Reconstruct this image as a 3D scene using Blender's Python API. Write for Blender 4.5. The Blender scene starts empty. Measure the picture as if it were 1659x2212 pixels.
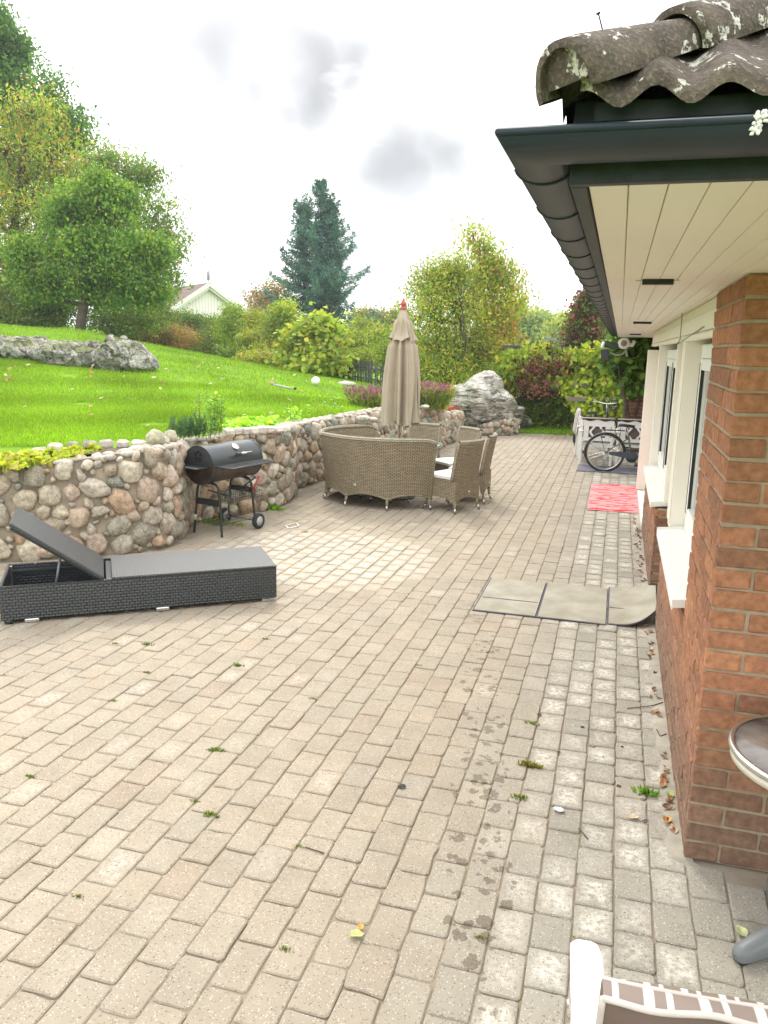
import bpy, bmesh, math, random
import numpy as np
from mathutils import Matrix, Vector, noise as mnoise
R_ = math.radians
random.seed(7)
rng = np.random.default_rng(11)
sc = bpy.context.scene
COL = sc.collection

# ---------------------------------------------------------------- camera, sky, sun, exposure
cx, cy, FPX, CAMH = 829.5, 1106.0, 1710.0, 2.02          # photograph measured at 1659 x 2212
def _d(v):
    a = np.array([v[0]-cx, -(v[1]-cy), -FPX]); return a/np.linalg.norm(a)
_Y = _d((1341., 760.)); _X = -_d((-5305., 619.)); _X = _X-_Y*_X.dot(_Y); _X /= np.linalg.norm(_X); _Z = np.cross(_X, _Y)
RW = np.array([_X, _Y, _Z]); CAM = np.array([0, 0, CAMH])
cam_d = bpy.data.cameras.new('camera'); cam = bpy.data.objects.new('camera', cam_d); COL.objects.link(cam)
cam_d.sensor_fit = 'VERTICAL'; cam_d.sensor_height = 36; cam_d.lens = 36*FPX/2212; cam_d.clip_start = 0.05; cam_d.clip_end = 2000
M4 = Matrix([[*RW[0], 0], [*RW[1], 0], [*RW[2], CAMH], [0, 0, 0, 1]]); cam.matrix_world = M4
sc.camera = cam
def ray(x, y): return RW@np.array([x-cx, -(y-cy), -FPX])
def G(x, y, z=0.0):
    r = ray(x, y); return CAM+r*((z-CAMH)/r[2])
def AY(x, y, Y):
    r = ray(x, y); return CAM+r*(Y/r[1])

SUN_EL, SUN_AZ = R_(48), R_(-25)                          # sun high ahead, a little left, behind cloud
w = bpy.data.worlds.new('World'); sc.world = w; w.use_nodes = True
nt = w.node_tree; nt.nodes.clear(); N = nt.nodes.new; L = nt.links.new
out = N('ShaderNodeOutputWorld'); bg = N('ShaderNodeBackground'); bg.inputs[1].default_value = 0.1
sky = N('ShaderNodeTexSky'); sky.sky_type = 'NISHITA'; sky.sun_disc = False; sky.sun_elevation = SUN_EL; sky.sun_rotation = SUN_AZ
tc = N('ShaderNodeTexCoord'); mp = N('ShaderNodeMapping'); mp.inputs['Scale'].default_value = (1.2, 1.2, 3.4)
no = N('ShaderNodeTexNoise'); no.inputs['Scale'].default_value = 2.4; no.inputs['Detail'].default_value = 5; no.inputs['Roughness'].default_value = .5
L(tc.outputs['Generated'], mp.inputs[0]); L(mp.outputs[0], no.inputs['Vector'])
# soft grey cloud bellies at a few bearings of the sky
wn0 = N('ShaderNodeTexNoise'); wn0.inputs['Scale'].default_value = 5; wn0.inputs['Detail'].default_value = 4; L(tc.outputs['Generated'], wn0.inputs['Vector'])
ws0 = N('ShaderNodeVectorMath'); ws0.operation = 'SUBTRACT'; ws0.inputs[1].default_value = (.5, .5, .5); L(wn0.outputs['Color'], ws0.inputs[0])
wrp = N('ShaderNodeVectorMath'); wrp.operation = 'MULTIPLY'; wrp.inputs[1].default_value = (.24, .24, .14); L(ws0.outputs[0], wrp.inputs[0])
acc = None
for (px, py, k, s) in ((640, 195, 95, 1.03), (730, 150, 170, 1.0), (890, 350, 120, 1.02), (990, 330, 120, 1.02), (430, 150, 110, .93), (800, 590, 300, .94), (1050, 285, 180, .98), (560, 235, 170, .99)):
    v = ray(px, py); v = v/np.linalg.norm(v)
    dp = N('ShaderNodeVectorMath'); dp.operation = 'DISTANCE'; dp.inputs[1].default_value = tuple(v)
    nv = N('ShaderNodeVectorMath'); nv.operation = 'ADD'; L(wrp.outputs[0], nv.inputs[1])
    L(tc.outputs['Generated'], nv.inputs[0]); L(nv.outputs[0], dp.inputs[0])
    sq = N('ShaderNodeMath'); sq.operation = 'MULTIPLY'; L(dp.outputs['Value'], sq.inputs[0]); L(dp.outputs['Value'], sq.inputs[1])
    m1 = N('ShaderNodeMath'); m1.operation = 'MULTIPLY'; L(sq.outputs[0], m1.inputs[0]); m1.inputs[1].default_value = -k
    ex = N('ShaderNodeMath'); ex.operation = 'EXPONENT'; L(m1.outputs[0], ex.inputs[0])
    ms = N('ShaderNodeMath'); ms.operation = 'MULTIPLY'; ms.inputs[1].default_value = s; L(ex.outputs[0], ms.inputs[0])
    if acc is None: acc = ms
    else:
        ad = N('ShaderNodeMath'); ad.operation = 'MAXIMUM'; L(acc.outputs[0], ad.inputs[0]); L(ms.outputs[0], ad.inputs[1]); acc = ad
rp = N('ShaderNodeMapRange'); rp.inputs[1].default_value = .30; rp.inputs[2].default_value = .46; L(no.outputs[0], rp.inputs[0])
mm = N('ShaderNodeMath'); mm.operation = 'MULTIPLY'; L(acc.outputs[0], mm.inputs[0]); L(rp.outputs[0], mm.inputs[1])
cmix = N('ShaderNodeMixRGB'); cmix.inputs[1].default_value = (15.0, 15.2, 15.4, 1); cmix.inputs[2].default_value = (4.15, 4.2, 4.35, 1); L(mm.outputs[0], cmix.inputs[0])
smix = N('ShaderNodeMixRGB'); smix.inputs[0].default_value = .985; L(sky.outputs[0], smix.inputs[1]); L(cmix.outputs[0], smix.inputs[2])
L(smix.outputs[0], bg.inputs[0]); L(bg.outputs[0], out.inputs[0])
sd = bpy.data.lights.new('sun', 'SUN'); sd.energy = 1.5; sd.angle = R_(14); sd.color = (1, .95, .86)
so = bpy.data.objects.new('sun', sd); COL.objects.link(so)
sdir = Vector((math.sin(-SUN_AZ)*-1*math.cos(SUN_EL), math.cos(SUN_AZ)*math.cos(SUN_EL), math.sin(SUN_EL)))
so.rotation_euler = sdir.to_track_quat('Z', 'Y').to_euler()
sc.view_settings.view_transform = 'Standard'; sc.view_settings.look = 'None'; sc.view_settings.exposure = 0.72; sc.view_settings.gamma = 1
sc.cycles.max_bounces = 6; sc.cycles.diffuse_bounces = 3; sc.cycles.glossy_bounces = 3; sc.cycles.transmission_bounces = 4; sc.cycles.transparent_max_bounces = 8
sc.cycles.caustics_reflective = False; sc.cycles.caustics_refractive = False

# ---------------------------------------------------------------- object helpers
def tag(o, label=None, cat=None, group=None, kind=None):
    if label: o['label'] = label
    if cat: o['category'] = cat
    if group: o['group'] = group
    if kind: o['kind'] = kind
    return o
def empty(name, loc=(0, 0, 0), rz=0, label=None, cat=None, group=None):
    o = bpy.data.objects.new(name, None); COL.objects.link(o); o.location = tuple(float(v) for v in loc); o.rotation_euler = (0, 0, rz)
    o.empty_display_size = .1
    return tag(o, label, cat, group)
def kids(o): return [c for c in COL.objects if c.parent == o]
def copy_tree(o, parent=None):
    c = o.copy(); COL.objects.link(c); c.parent = parent
    for ch in kids(o): copy_tree(ch, c)
    return c

def _cham():
    vs = []
    for sx in (-1, 1):
        for sy in (-1, 1):
            for sz in (-1, 1):
                for a in range(3): vs.append(((sx, sy, sz), a))
    bm = bmesh.new()
    for (s, a) in vs:
        p = [s[i]*(1 if i == a else .8) for i in range(3)]; bm.verts.new(p)
    bm.verts.ensure_lookup_table()
    bmesh.ops.convex_hull(bm, input=bm.verts); bmesh.ops.dissolve_limit(bm, angle_limit=.05, verts=bm.verts, edges=bm.edges)
    bm.verts.ensure_lookup_table(); bm.verts.index_update()
    co = [tuple(v.co) for v in bm.verts]; fs = [[v.index for v in f.verts] for f in bm.faces]; bm.free()
    sg = np.array([[1 if c > 0 else -1 for c in v] for v in co]); am = np.array([int(np.argmax(np.abs(v))) for v in co])
    return sg, am, fs
CH_S, CH_A, CH_F = _cham()

class MB:
    def __init__(s): s.v = []; s.f = []; s.c = []; s.n = 0; s.uv = []; s.sm = []; s.mi = []; s.m = 0
    def add(s, v, f, col=None, uv=None, smooth=True):
        v = np.asarray(v, float).reshape(-1, 3); k = len(v)
        s.v.append(v); o = s.n; s.f.extend([[i+o for i in q] for q in f]); s.n += k
        c = np.ones((k, 4)) if col is None else (np.tile(np.asarray(list(col)+[1]*(4-len(col)), float), (k, 1)) if np.ndim(col) == 1 else np.asarray(col, float))
        s.c.append(c); s.uv.append(np.zeros((k, 2)) if uv is None else np.asarray(uv, float)); s.sm.extend([smooth]*len(f)); s.mi.extend([s.m]*len(f))
        return s
    def box(s, c, size, bev=.003, rot=None, col=None, jit=0):
        h = np.asarray(size, float)/2; b = min(bev, min(h)*.9)
        v = np.where(np.arange(3)[None, :] == CH_A[:, None], CH_S*h, CH_S*(h-b))
        ax = CH_A; u = np.where(ax[:, None] == 0, v[:, [1, 2]], np.where(ax[:, None] == 1, v[:, [0, 2]], v[:, [0, 1]]))
        if jit: v = v+rng.normal(0, jit, v.shape)
        if rot is not None: v = v@np.array(rot).T
        return s.add(v+np.asarray(c, float), CH_F, col, u, False)
    def bar(s, a, b, wd, th, bev=.002, col=None, up=(0, 0, 1)):
        a = np.array(a, float); b = np.array(b, float); d = b-a; l = np.linalg.norm(d); d /= l
        u = np.array(up, float)
        if abs(d.dot(u)) > .98: u = np.array([1, 0, 0.])
        x = np.cross(u, d); x /= np.linalg.norm(x); z = np.cross(d, x)
        return s.box((a+b)/2, (wd, l, th), bev, np.array([x, d, z]).T, col)
    def tube(s, pts, r, seg=10, col=None, closed=False, cap=True, smooth=True, flat=1.0):
        P = np.array(pts, float); n = len(P); rr = np.full(n, r, float) if np.isscalar(r) else np.array(r, float)
        T = np.gradient(P, axis=0) if not closed else (np.roll(P, -1, 0)-np.roll(P, 1, 0))
        T /= np.maximum(np.linalg.norm(T, axis=1, keepdims=True), 1e-9)
        up = np.array([0, 0, 1.]) if abs(T[0][2]) < .9 else np.array([1., 0, 0])
        V = []; UV = []
        x = np.cross(up, T[0]); x /= np.linalg.norm(x); ln = 0
        for i in range(n):
            x = x-T[i]*x.dot(T[i]); x /= np.linalg.norm(x); y = np.cross(T[i], x)
            if i: ln += np.linalg.norm(P[i]-P[i-1])
            for k in range(seg):
                a = 2*math.pi*k/seg; V.append(P[i]+rr[i]*(math.cos(a)*x*flat+math.sin(a)*y)); UV.append((ln, k/seg*2*math.pi*rr[i]))
        F = []
        for i in range(n if closed else n-1):
            for k in range(seg):
                j = (i+1) % n; F.append([i*seg+k, i*seg+(k+1) % seg, j*seg+(k+1) % seg, j*seg+k])
        if cap and not closed: F.append(list(range(seg))[::-1]); F.append([(n-1)*seg+k for k in range(seg)])
        return s.add(V, F, col, UV, smooth)
    def lathe(s, prof, c=(0, 0, 0), seg=24, axis='z', col=None, a0=0, a1=2*math.pi, smooth=True):
        full = abs(a1-a0-2*math.pi) < 1e-6; m = seg if full else seg+1; V = []; UV = []
        for (r, z) in prof:
            for k in range(m):
                a = a0+(a1-a0)*k/seg; p = (r*math.cos(a), r*math.sin(a), z)
                if axis == 'x': p = (z, r*math.cos(a), r*math.sin(a))
                if axis == 'y': p = (r*math.cos(a), z, r*math.sin(a))
                V.append(p); UV.append((a*max(r, .01), z))
        F = []
        for i in range(len(prof)-1):
            for k in range(seg):
                j = (k+1) % m
                F.append([i*m+k, i*m+j, (i+1)*m+j, (i+1)*m+k])
        return s.add(np.array(V)+np.asarray(c, float), F, col, UV, smooth)
    def grid(s, P, col=None, uv=None, closed_u=False, smooth=True):
        P = np.asarray(P, float); a, b = P.shape[:2]; F = []
        for i in range(a-1 if not closed_u else a):
            for j in range(b-1):
                i2 = (i+1) % a; F.append([i*b+j, i2*b+j, i2*b+j+1, i*b+j+1])
        return s.add(P.reshape(-1, 3), F, col, None if uv is None else np.asarray(uv).reshape(-1, 2), smooth)
    def prism(s, poly, z0, z1, col=None, T=None, smooth=False):
        n = len(poly); V = [(x, y, z0) for x, y in poly]+[(x, y, z1) for x, y in poly]
        F = [list(range(n))[::-1], list(range(n, 2*n))]+[[i, (i+1) % n, n+(i+1) % n, n+i] for i in range(n)]
        V = np.array(V, float)
        uv = V[:, :2]
        if T is not None: V = (np.array(T)[:3, :3]@V.T).T+np.array(T)[:3, 3]
        return s.add(V, F, col, uv, smooth)
    def xf(s, T):
        T = np.array(T); s.v = [(T[:3, :3]@v.T).T+T[:3, 3] for v in s.v]; return s
    def merge(s, o, T=None):
        off = s.n
        for v in o.v:
            s.v.append(v if T is None else (np.array(T)[:3, :3]@v.T).T+np.array(T)[:3, 3])
        s.f.extend([[i+off for i in q] for q in o.f]); s.n += o.n; s.c += o.c; s.uv += o.uv; s.sm += o.sm; s.mi += o.mi; return s
    def build(s, name, mat, parent=None, loc=None, fixn=True):
        me = bpy.data.meshes.new(name); V = np.vstack(s.v)
        ls = np.fromiter((len(q) for q in s.f), int, len(s.f)); li = np.fromiter((i for q in s.f for i in q), int, int(ls.sum()))
        me.vertices.add(len(V)); me.vertices.foreach_set('co', V.astype(np.float32).ravel())
        me.loops.add(len(li)); me.loops.foreach_set('vertex_index', li.astype(np.int32))
        me.polygons.add(len(ls)); me.polygons.foreach_set('loop_start', np.concatenate([[0], np.cumsum(ls)[:-1]]).astype(np.int32))
        me.polygons.foreach_set('loop_total', ls.astype(np.int32)); me.polygons.foreach_set('use_smooth', np.array(s.sm, bool))
        me.update(calc_edges=True)
        ca = me.color_attributes.new('col', 'FLOAT_COLOR', 'POINT'); ca.data.foreach_set('color', np.vstack(s.c).astype(np.float32).ravel())
        U = np.vstack(s.uv); ul = me.uv_layers.new(name='UVMap'); ul.data.foreach_set('uv', U[li].astype(np.float32).ravel())
        for m in (mat if isinstance(mat, (list, tuple)) else [mat]): me.materials.append(m)
        if isinstance(mat, (list, tuple)): me.polygons.foreach_set('material_index', np.array(s.mi, np.int32))
        if fixn and len(ls) < 60000:
            bm = bmesh.new(); bm.from_mesh(me); bmesh.ops.recalc_face_normals(bm, faces=bm.faces); bm.to_mesh(me); bm.free()
        me.validate()
        o = bpy.data.objects.new(name, me); COL.objects.link(o)
        if parent is not None: o.parent = parent
        if loc is not None: o.location = tuple(float(v) for v in loc)
        return o

def RZ(a): c, s_ = math.cos(a), math.sin(a); return np.array([[c, -s_, 0], [s_, c, 0], [0, 0, 1.]])
def T4(R=None, t=(0, 0, 0)):
    T = np.eye(4); T[:3, :3] = np.eye(3) if R is None else R; T[:3, 3] = t; return T
def euler(rx, ry, rz): return np.array(Matrix.Rotation(rz, 3, 'Z')@Matrix.Rotation(ry, 3, 'Y')@Matrix.Rotation(rx, 3, 'X'))
_ico = {}
def ico(sub):
    if sub not in _ico:
        bm = bmesh.new(); bmesh.ops.create_icosphere(bm, subdivisions=sub, radius=1)
        _ico[sub] = (np.array([tuple(v.co) for v in bm.verts]), [[v.index for v in f.verts] for f in bm.faces]); bm.free()
    return _ico[sub]
def rock(mb, c, rad, sub=3, rough=.25, freq=1.3, seed=0, rot=None, col=None, facets=0, smooth=True):
    v, f = ico(sub); o = Vector((seed*7.3, seed*3.1, seed*1.7)); v = v.copy()
    sc_ = np.array([1+rough*(mnoise.noise(Vector(p)*freq+o)+.5*mnoise.noise(Vector(p)*freq*2.3+o)+.22*mnoise.noise(Vector(p)*freq*5+o)) for p in v])
    v = v*sc_[:, None]
    rs = np.random.default_rng(int(seed*1000) % 99991)
    for _ in range(facets):
        d = rs.normal(size=3); d /= np.linalg.norm(d); h = rs.uniform(.6, .85); t = v@d; m = t > h
        v[m] -= np.outer((t[m]-h)*.85, d)
    v = v*np.asarray(rad, float)
    if rot is not None: v = v@np.array(rot).T
    mb.add(v+np.asarray(c, float), f, col, None, smooth); return mb

# ---------------------------------------------------------------- materials
def newmat(name):
    m = bpy.data.materials.new(name); m.use_nodes = True; t = m.node_tree; t.nodes.clear()
    o = t.nodes.new('ShaderNodeOutputMaterial'); b = t.nodes.new('ShaderNodeBsdfPrincipled'); t.links.new(b.outputs[0], o.inputs[0])
    return m, t, b, o
def noi(t, scale, det=4, rough=.55, vec=None, coord='Object', stretch=None):
    n = t.nodes.new('ShaderNodeTexNoise'); n.inputs['Scale'].default_value = scale; n.inputs['Detail'].default_value = det; n.inputs['Roughness'].default_value = rough
    if vec is None:
        c = t.nodes.new('ShaderNodeTexCoord'); vec = c.outputs[coord]
    if stretch:
        m = t.nodes.new('ShaderNodeMapping'); m.inputs['Scale'].default_value = stretch; t.links.new(vec, m.inputs[0]); vec = m.outputs[0]
    t.links.new(vec, n.inputs['Vector']); return n.outputs[0]
def rampv(t, v, a, b, lo=0., hi=1.):
    n = t.nodes.new('ShaderNodeMapRange'); n.inputs[1].default_value = a; n.inputs[2].default_value = b; n.inputs[3].default_value = lo; n.inputs[4].default_value = hi
    t.links.new(v, n.inputs[0]); return n.outputs[0]
def mixc(t, f, a, b, mode='MIX'):
    n = t.nodes.new('ShaderNodeMixRGB'); n.blend_type = mode
    for i, x in ((0, f), (1, a), (2, b)):
        if isinstance(x, (int, float)): n.inputs[i].default_value = x
        elif isinstance(x, tuple): n.inputs[i].default_value = (*x, 1) if len(x) == 3 else x
        else: t.links.new(x, n.inputs[i])
    return n.outputs[0]
def mth(t, op, a, b=None):
    n = t.nodes.new('ShaderNodeMath'); n.operation = op
    for i, x in ((0, a), (1, b)):
        if x is None: continue
        if isinstance(x, (int, float)): n.inputs[i].default_value = x
        else: t.links.new(x, n.inputs[i])
    return n.outputs[0]
def bump(t, b, h, strength=.3, dist=.01):
    n = t.nodes.new('ShaderNodeBump'); n.inputs['Strength'].default_value = strength; n.inputs['Distance'].default_value = dist
    t.links.new(h, n.inputs['Height']); t.links.new(n.outputs[0], b.inputs['Normal']); return n
def attr(t, name='col'):
    n = t.nodes.new('ShaderNodeAttribute'); n.attribute_name = name; return n
def plain(name, c, rough=.5, metal=0., var=.12, vs=6., bmp=.0, bs=60., spec=.5, useattr=False):
    m, t, b, o = newmat(name)
    n = noi(t, vs); base = mixc(t, rampv(t, n, .3, .7), tuple(x*(1-var) for x in c), tuple(min(1, x*(1+var)) for x in c))
    if useattr: base = mixc(t, 1., base, attr(t).outputs[0], 'MULTIPLY')
    t.links.new(base, b.inputs['Base Color']); b.inputs['Roughness'].default_value = rough; b.inputs['Metallic'].default_value = metal
    b.inputs['Specular IOR Level'].default_value = spec
    if bmp: bump(t, b, noi(t, bs, 5), bmp, .004)
    return m
def leafmat(name, trans=.35, rough=.55, tint=(1, 1, 1)):
    m, t, b, o = newmat(name); a = attr(t)
    base = mixc(t, 1., a.outputs[0], tint, 'MULTIPLY')
    t.links.new(base, b.inputs['Base Color']); b.inputs['Roughness'].default_value = rough; b.inputs['Specular IOR Level'].default_value = .3
    tr = t.nodes.new('ShaderNodeBsdfTranslucent'); t.links.new(mixc(t, 1., base, (1.5, 1.5, .7), 'MULTIPLY'), tr.inputs[0])
    mx = t.nodes.new('ShaderNodeMixShader'); mx.inputs[0].default_value = trans; t.links.new(b.outputs[0], mx.inputs[1]); t.links.new(tr.outputs[0], mx.inputs[2]); t.links.new(mx.outputs[0], o.inputs[0])
    return m
LEAF = leafmat('foliage'); NEEDLE = leafmat('needles', .12)
BARK = plain('bark', (.09, .07, .05), .9, var=.35, vs=9, bmp=.6, bs=25)
WHITE = plain('white_paint', (.80, .79, .74), .45, var=.03, bmp=.05)
CREAM = plain('cream_paint', (.83, .775, .67), .5, var=.03, vs=2, bmp=.04)
GUTTER = plain('gutter_metal', (.018, .030, .038), .42, var=.3, vs=5, spec=.35)
BLACKMETAL = plain('black_metal', (.025, .03, .03), .38, var=.2, spec=.5)

# ---------------------------------------------------------------- plan of the site
WALL = [(-6.6, 5.05), (-5.343, 5.781), (-4.716, 6.284), (-4.36, 6.52), (-4.2, 6.84), (-4.27, 7.2), (-4.45, 7.6), (-4.53, 7.95), (-4.4, 8.3), (-4.12, 8.7), (-4.0, 9.15), (-4.05, 9.65), (-4.24, 10.15), (-4.30, 10.6), (-4.2, 11.2), (-4.05, 12.3), (-3.88, 13.4), (-3.68, 14.6), (-3.47, 15.7), (-3.40, 16.25)]
WALLH = [.86, .875, .93, .99, 1.02, 1.0, .97, .95, .955, .97, .98, .98, .94, .93, .93, .94, .95, .95, .95, .95]
def smooth_line(P, n=3):
    P = np.array(P, float)
    for _ in range(n):
        Q = [P[0]]
        for a, b in zip(P[:-1], P[1:]): Q += [a*.75+b*.25, a*.25+b*.75]
        Q.append(P[-1]); P = np.array(Q)
    return P
def resample(P, step):
    P = np.array(P, float); d = np.r_[0, np.cumsum(np.linalg.norm(np.diff(P[:, :2], axis=0), axis=1))]
    n = max(2, int(round(d[-1]/step))+1); t = np.linspace(0, d[-1], n)
    return np.array([np.interp(t, d, P[:, k]) for k in range(P.shape[1])]).T, t
WL3 = resample(smooth_line([(x, y, h) for (x, y), h in zip(WALL, WALLH)], 2), .05)[0]
PATIO = np.array([(-7.2, 4.6), (-7.2, -2)][::-1]+[tuple(p[:2]) for p in WL3[::4]]+[(-3.4, 17.6), (-3.45, 18.7), (-2.95, 18.8), (-2.4, 19.0), (-2.25, 19.75), (3.5, 20.1), (3.5, -2)])
_T = np.gradient(WL3[:, :2], axis=0); _T /= np.linalg.norm(_T, axis=1, keepdims=True); _OF = WL3[:, :2]-np.c_[_T[:, 1], -_T[:, 0]]*.16
CUT = np.array([(-7.2, 4.6), (-7.2, -2)][::-1]+[tuple(p) for p in _OF[::4]]+[(-3.6, 16.45), (-3.5, 17.2), (-3.55, 18.0), (-3.6, 18.8), (-2.95, 18.95), (-2.5, 19.15), (-2.35, 19.75), (3.5, 20.1), (3.5, -2)])
def inside(P, poly):
    P = np.asarray(P, float); x, y = P[:, 0], P[:, 1]; r = np.zeros(len(P), bool); j = len(poly)-1
    for i in range(len(poly)):
        xi, yi = poly[i]; xj, yj = poly[j]
        c = ((yi > y) != (yj > y)) & (x < (xj-xi)*(y-yi)/((yj-yi) or 1e-9)+xi); r ^= c; j = i
    return r
TP = [(-7.5, 4.0, .92), (-6.3, 6.0, .92), (-5.2, 7.0, .93), (-4.6, 8.1, .95), (-4.4, 9.6, .95), (-4.5, 12, .92), (-4.1, 14.5, .9), (-4.0, 16.3, .85),
      (-11.15, 17, 1.5), (-13.4, 15, 1.6), (-18.6, 20, 2.45), (-15.8, 21, 2.3), (-6.93, 24, .77), (-9.43, 27, .81), (-12.86, 31, .93), (-16.9, 35, 1.0), (-22, 38, 1.2), (-24, 34, 1.95), (-28, 25, 2.7), (-20, 12, 2.1), (-14, 8, 1.45),
      (-3.9, 18.0, .25), (-2.9, 20.5, .03), (0, 20.5, .0), (4, 20.5, 0), (8, 10, 0), (0, 30, 0.05), (-4, 24, .4), (-2, 40, 0.3), (10, 40, .3), (-20, 60, 1.2), (30, 60, 1), (-50, 60, 2.5), (-50, 20, 4), (-10, 90, 2), (40, 20, .5), (0, 150, 3), (-80, 150, 5), (60, 150, 4), (-9, 13, 1.2), (-8.1, 21, 1.03), (-7.3, 17, 1.03), (-8, 9.5, 1.05)]
TP = np.array(TP)
def _rbf(): 
    P = TP[:, :2]; n = len(P); K = np.linalg.norm(P[:, None]-P[None], axis=2); A = np.c_[np.ones(n), P]
    M = np.block([[K+np.eye(n)*.02, A], [A.T, np.zeros((3, 3))]]); return np.linalg.solve(M, np.r_[TP[:, 2], 0, 0, 0])
RBF = _rbf()
def terr(x, y):
    x = np.atleast_1d(np.asarray(x, float)); y = np.atleast_1d(np.asarray(y, float))
    K = np.sqrt((x[:, None]-TP[:, 0])**2+(y[:, None]-TP[:, 1])**2)
    return K@RBF[:-3]+RBF[-3]+RBF[-2]*x+RBF[-1]*y
def tz(x, y): return float(terr(x, y)[0])

# lawn / ground sheet, reaching the horizon
xs = np.unique(np.r_[np.linspace(-600, -60, 12), np.linspace(-60, -14, 30), np.arange(-14, 1, .14), np.linspace(1, 60, 30), np.linspace(60, 600, 12)])
ys = np.unique(np.r_[np.linspace(-300, -5, 10), np.linspace(-5, 3, 10), np.arange(3, 22, .14), np.linspace(22, 60, 60), np.linspace(60, 160, 20), np.linspace(160, 900, 12)])
XX, YY = np.meshgrid(xs, ys, indexing='ij'); zz = terr(np.clip(XX.ravel(), -90, 90), np.clip(YY.ravel(), -20, 200))
zz = zz-.015+.02*np.sin(XX.ravel()*1.3)*np.sin(YY.ravel()*1.7)
zz[inside(np.c_[XX.ravel(), YY.ravel()], CUT)] = -.25
zz[(XX.ravel() > -4) & (YY.ravel() < 20) & (XX.ravel() > 3)] = -.02
zz[(YY.ravel() < 3) & (XX.ravel() < -7)] = .9
gm, t, b, o = newmat('lawn_ground')
n1 = noi(t, .9, 5); n2 = noi(t, 14, 5)
c = mixc(t, rampv(t, n1, .35, .65), (.14, .27, .012), (.20, .34, .018)); c = mixc(t, rampv(t, n2, .4, .75, 0, .6), c, (.08, .19, .012))
t.links.new(c, b.inputs['Base Color']); b.inputs['Roughness'].default_value = .9; b.inputs['Specular IOR Level'].default_value = .1; bump(t, b, noi(t, 60, 4), .6, .02)
mb = MB(); mb.grid(np.stack([XX, YY, zz.reshape(XX.shape)], -1))
tag(mb.build('ground', gm, fixn=False), kind='structure')

# ---------------------------------------------------------------- paving
PB = MB(); PB.add([(-7.2, -2, -.008), (3.5, -2, -.008), (3.5, 19.9, -.008), (-7.2, 19.9, -.008)], [[0, 1, 2, 3]])
sm_, t, b, o = newmat('joint_sand')
c = mixc(t, rampv(t, noi(t, 3.0, 4), .50, .7), (.27, .22, .165), (.18, .18, .09)); sxx = t.nodes.new('ShaderNodeSeparateXYZ'); tcj = t.nodes.new('ShaderNodeTexCoord'); t.links.new(tcj.outputs['Object'], sxx.inputs[0]); c = mixc(t, mth(t, 'MULTIPLY', rampv(t, sxx.outputs[0], .10, .36), rampv(t, noi(t, 6, 4), .35, .5)), c, (.32, .29, .235)); c = mixc(t, mth(t, 'MULTIPLY', rampv(t, sxx.outputs[0], -1.0, -1.8), rampv(t, noi(t, 2.2, 4), .48, .58)), c, (.42, .37, .29)); c = mixc(t, rampv(t, noi(t, 120, 3), .3, .7, 0, .5), c, (.30, .24, .17))
t.links.new(c, b.inputs['Base Color']); b.inputs['Roughness'].default_value = .95; bump(t, b, noi(t, 150), .5, .004)
tag(PB.build('joint_sand', sm_), kind='structure')
RWD, RLN = .1395, .2095
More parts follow.
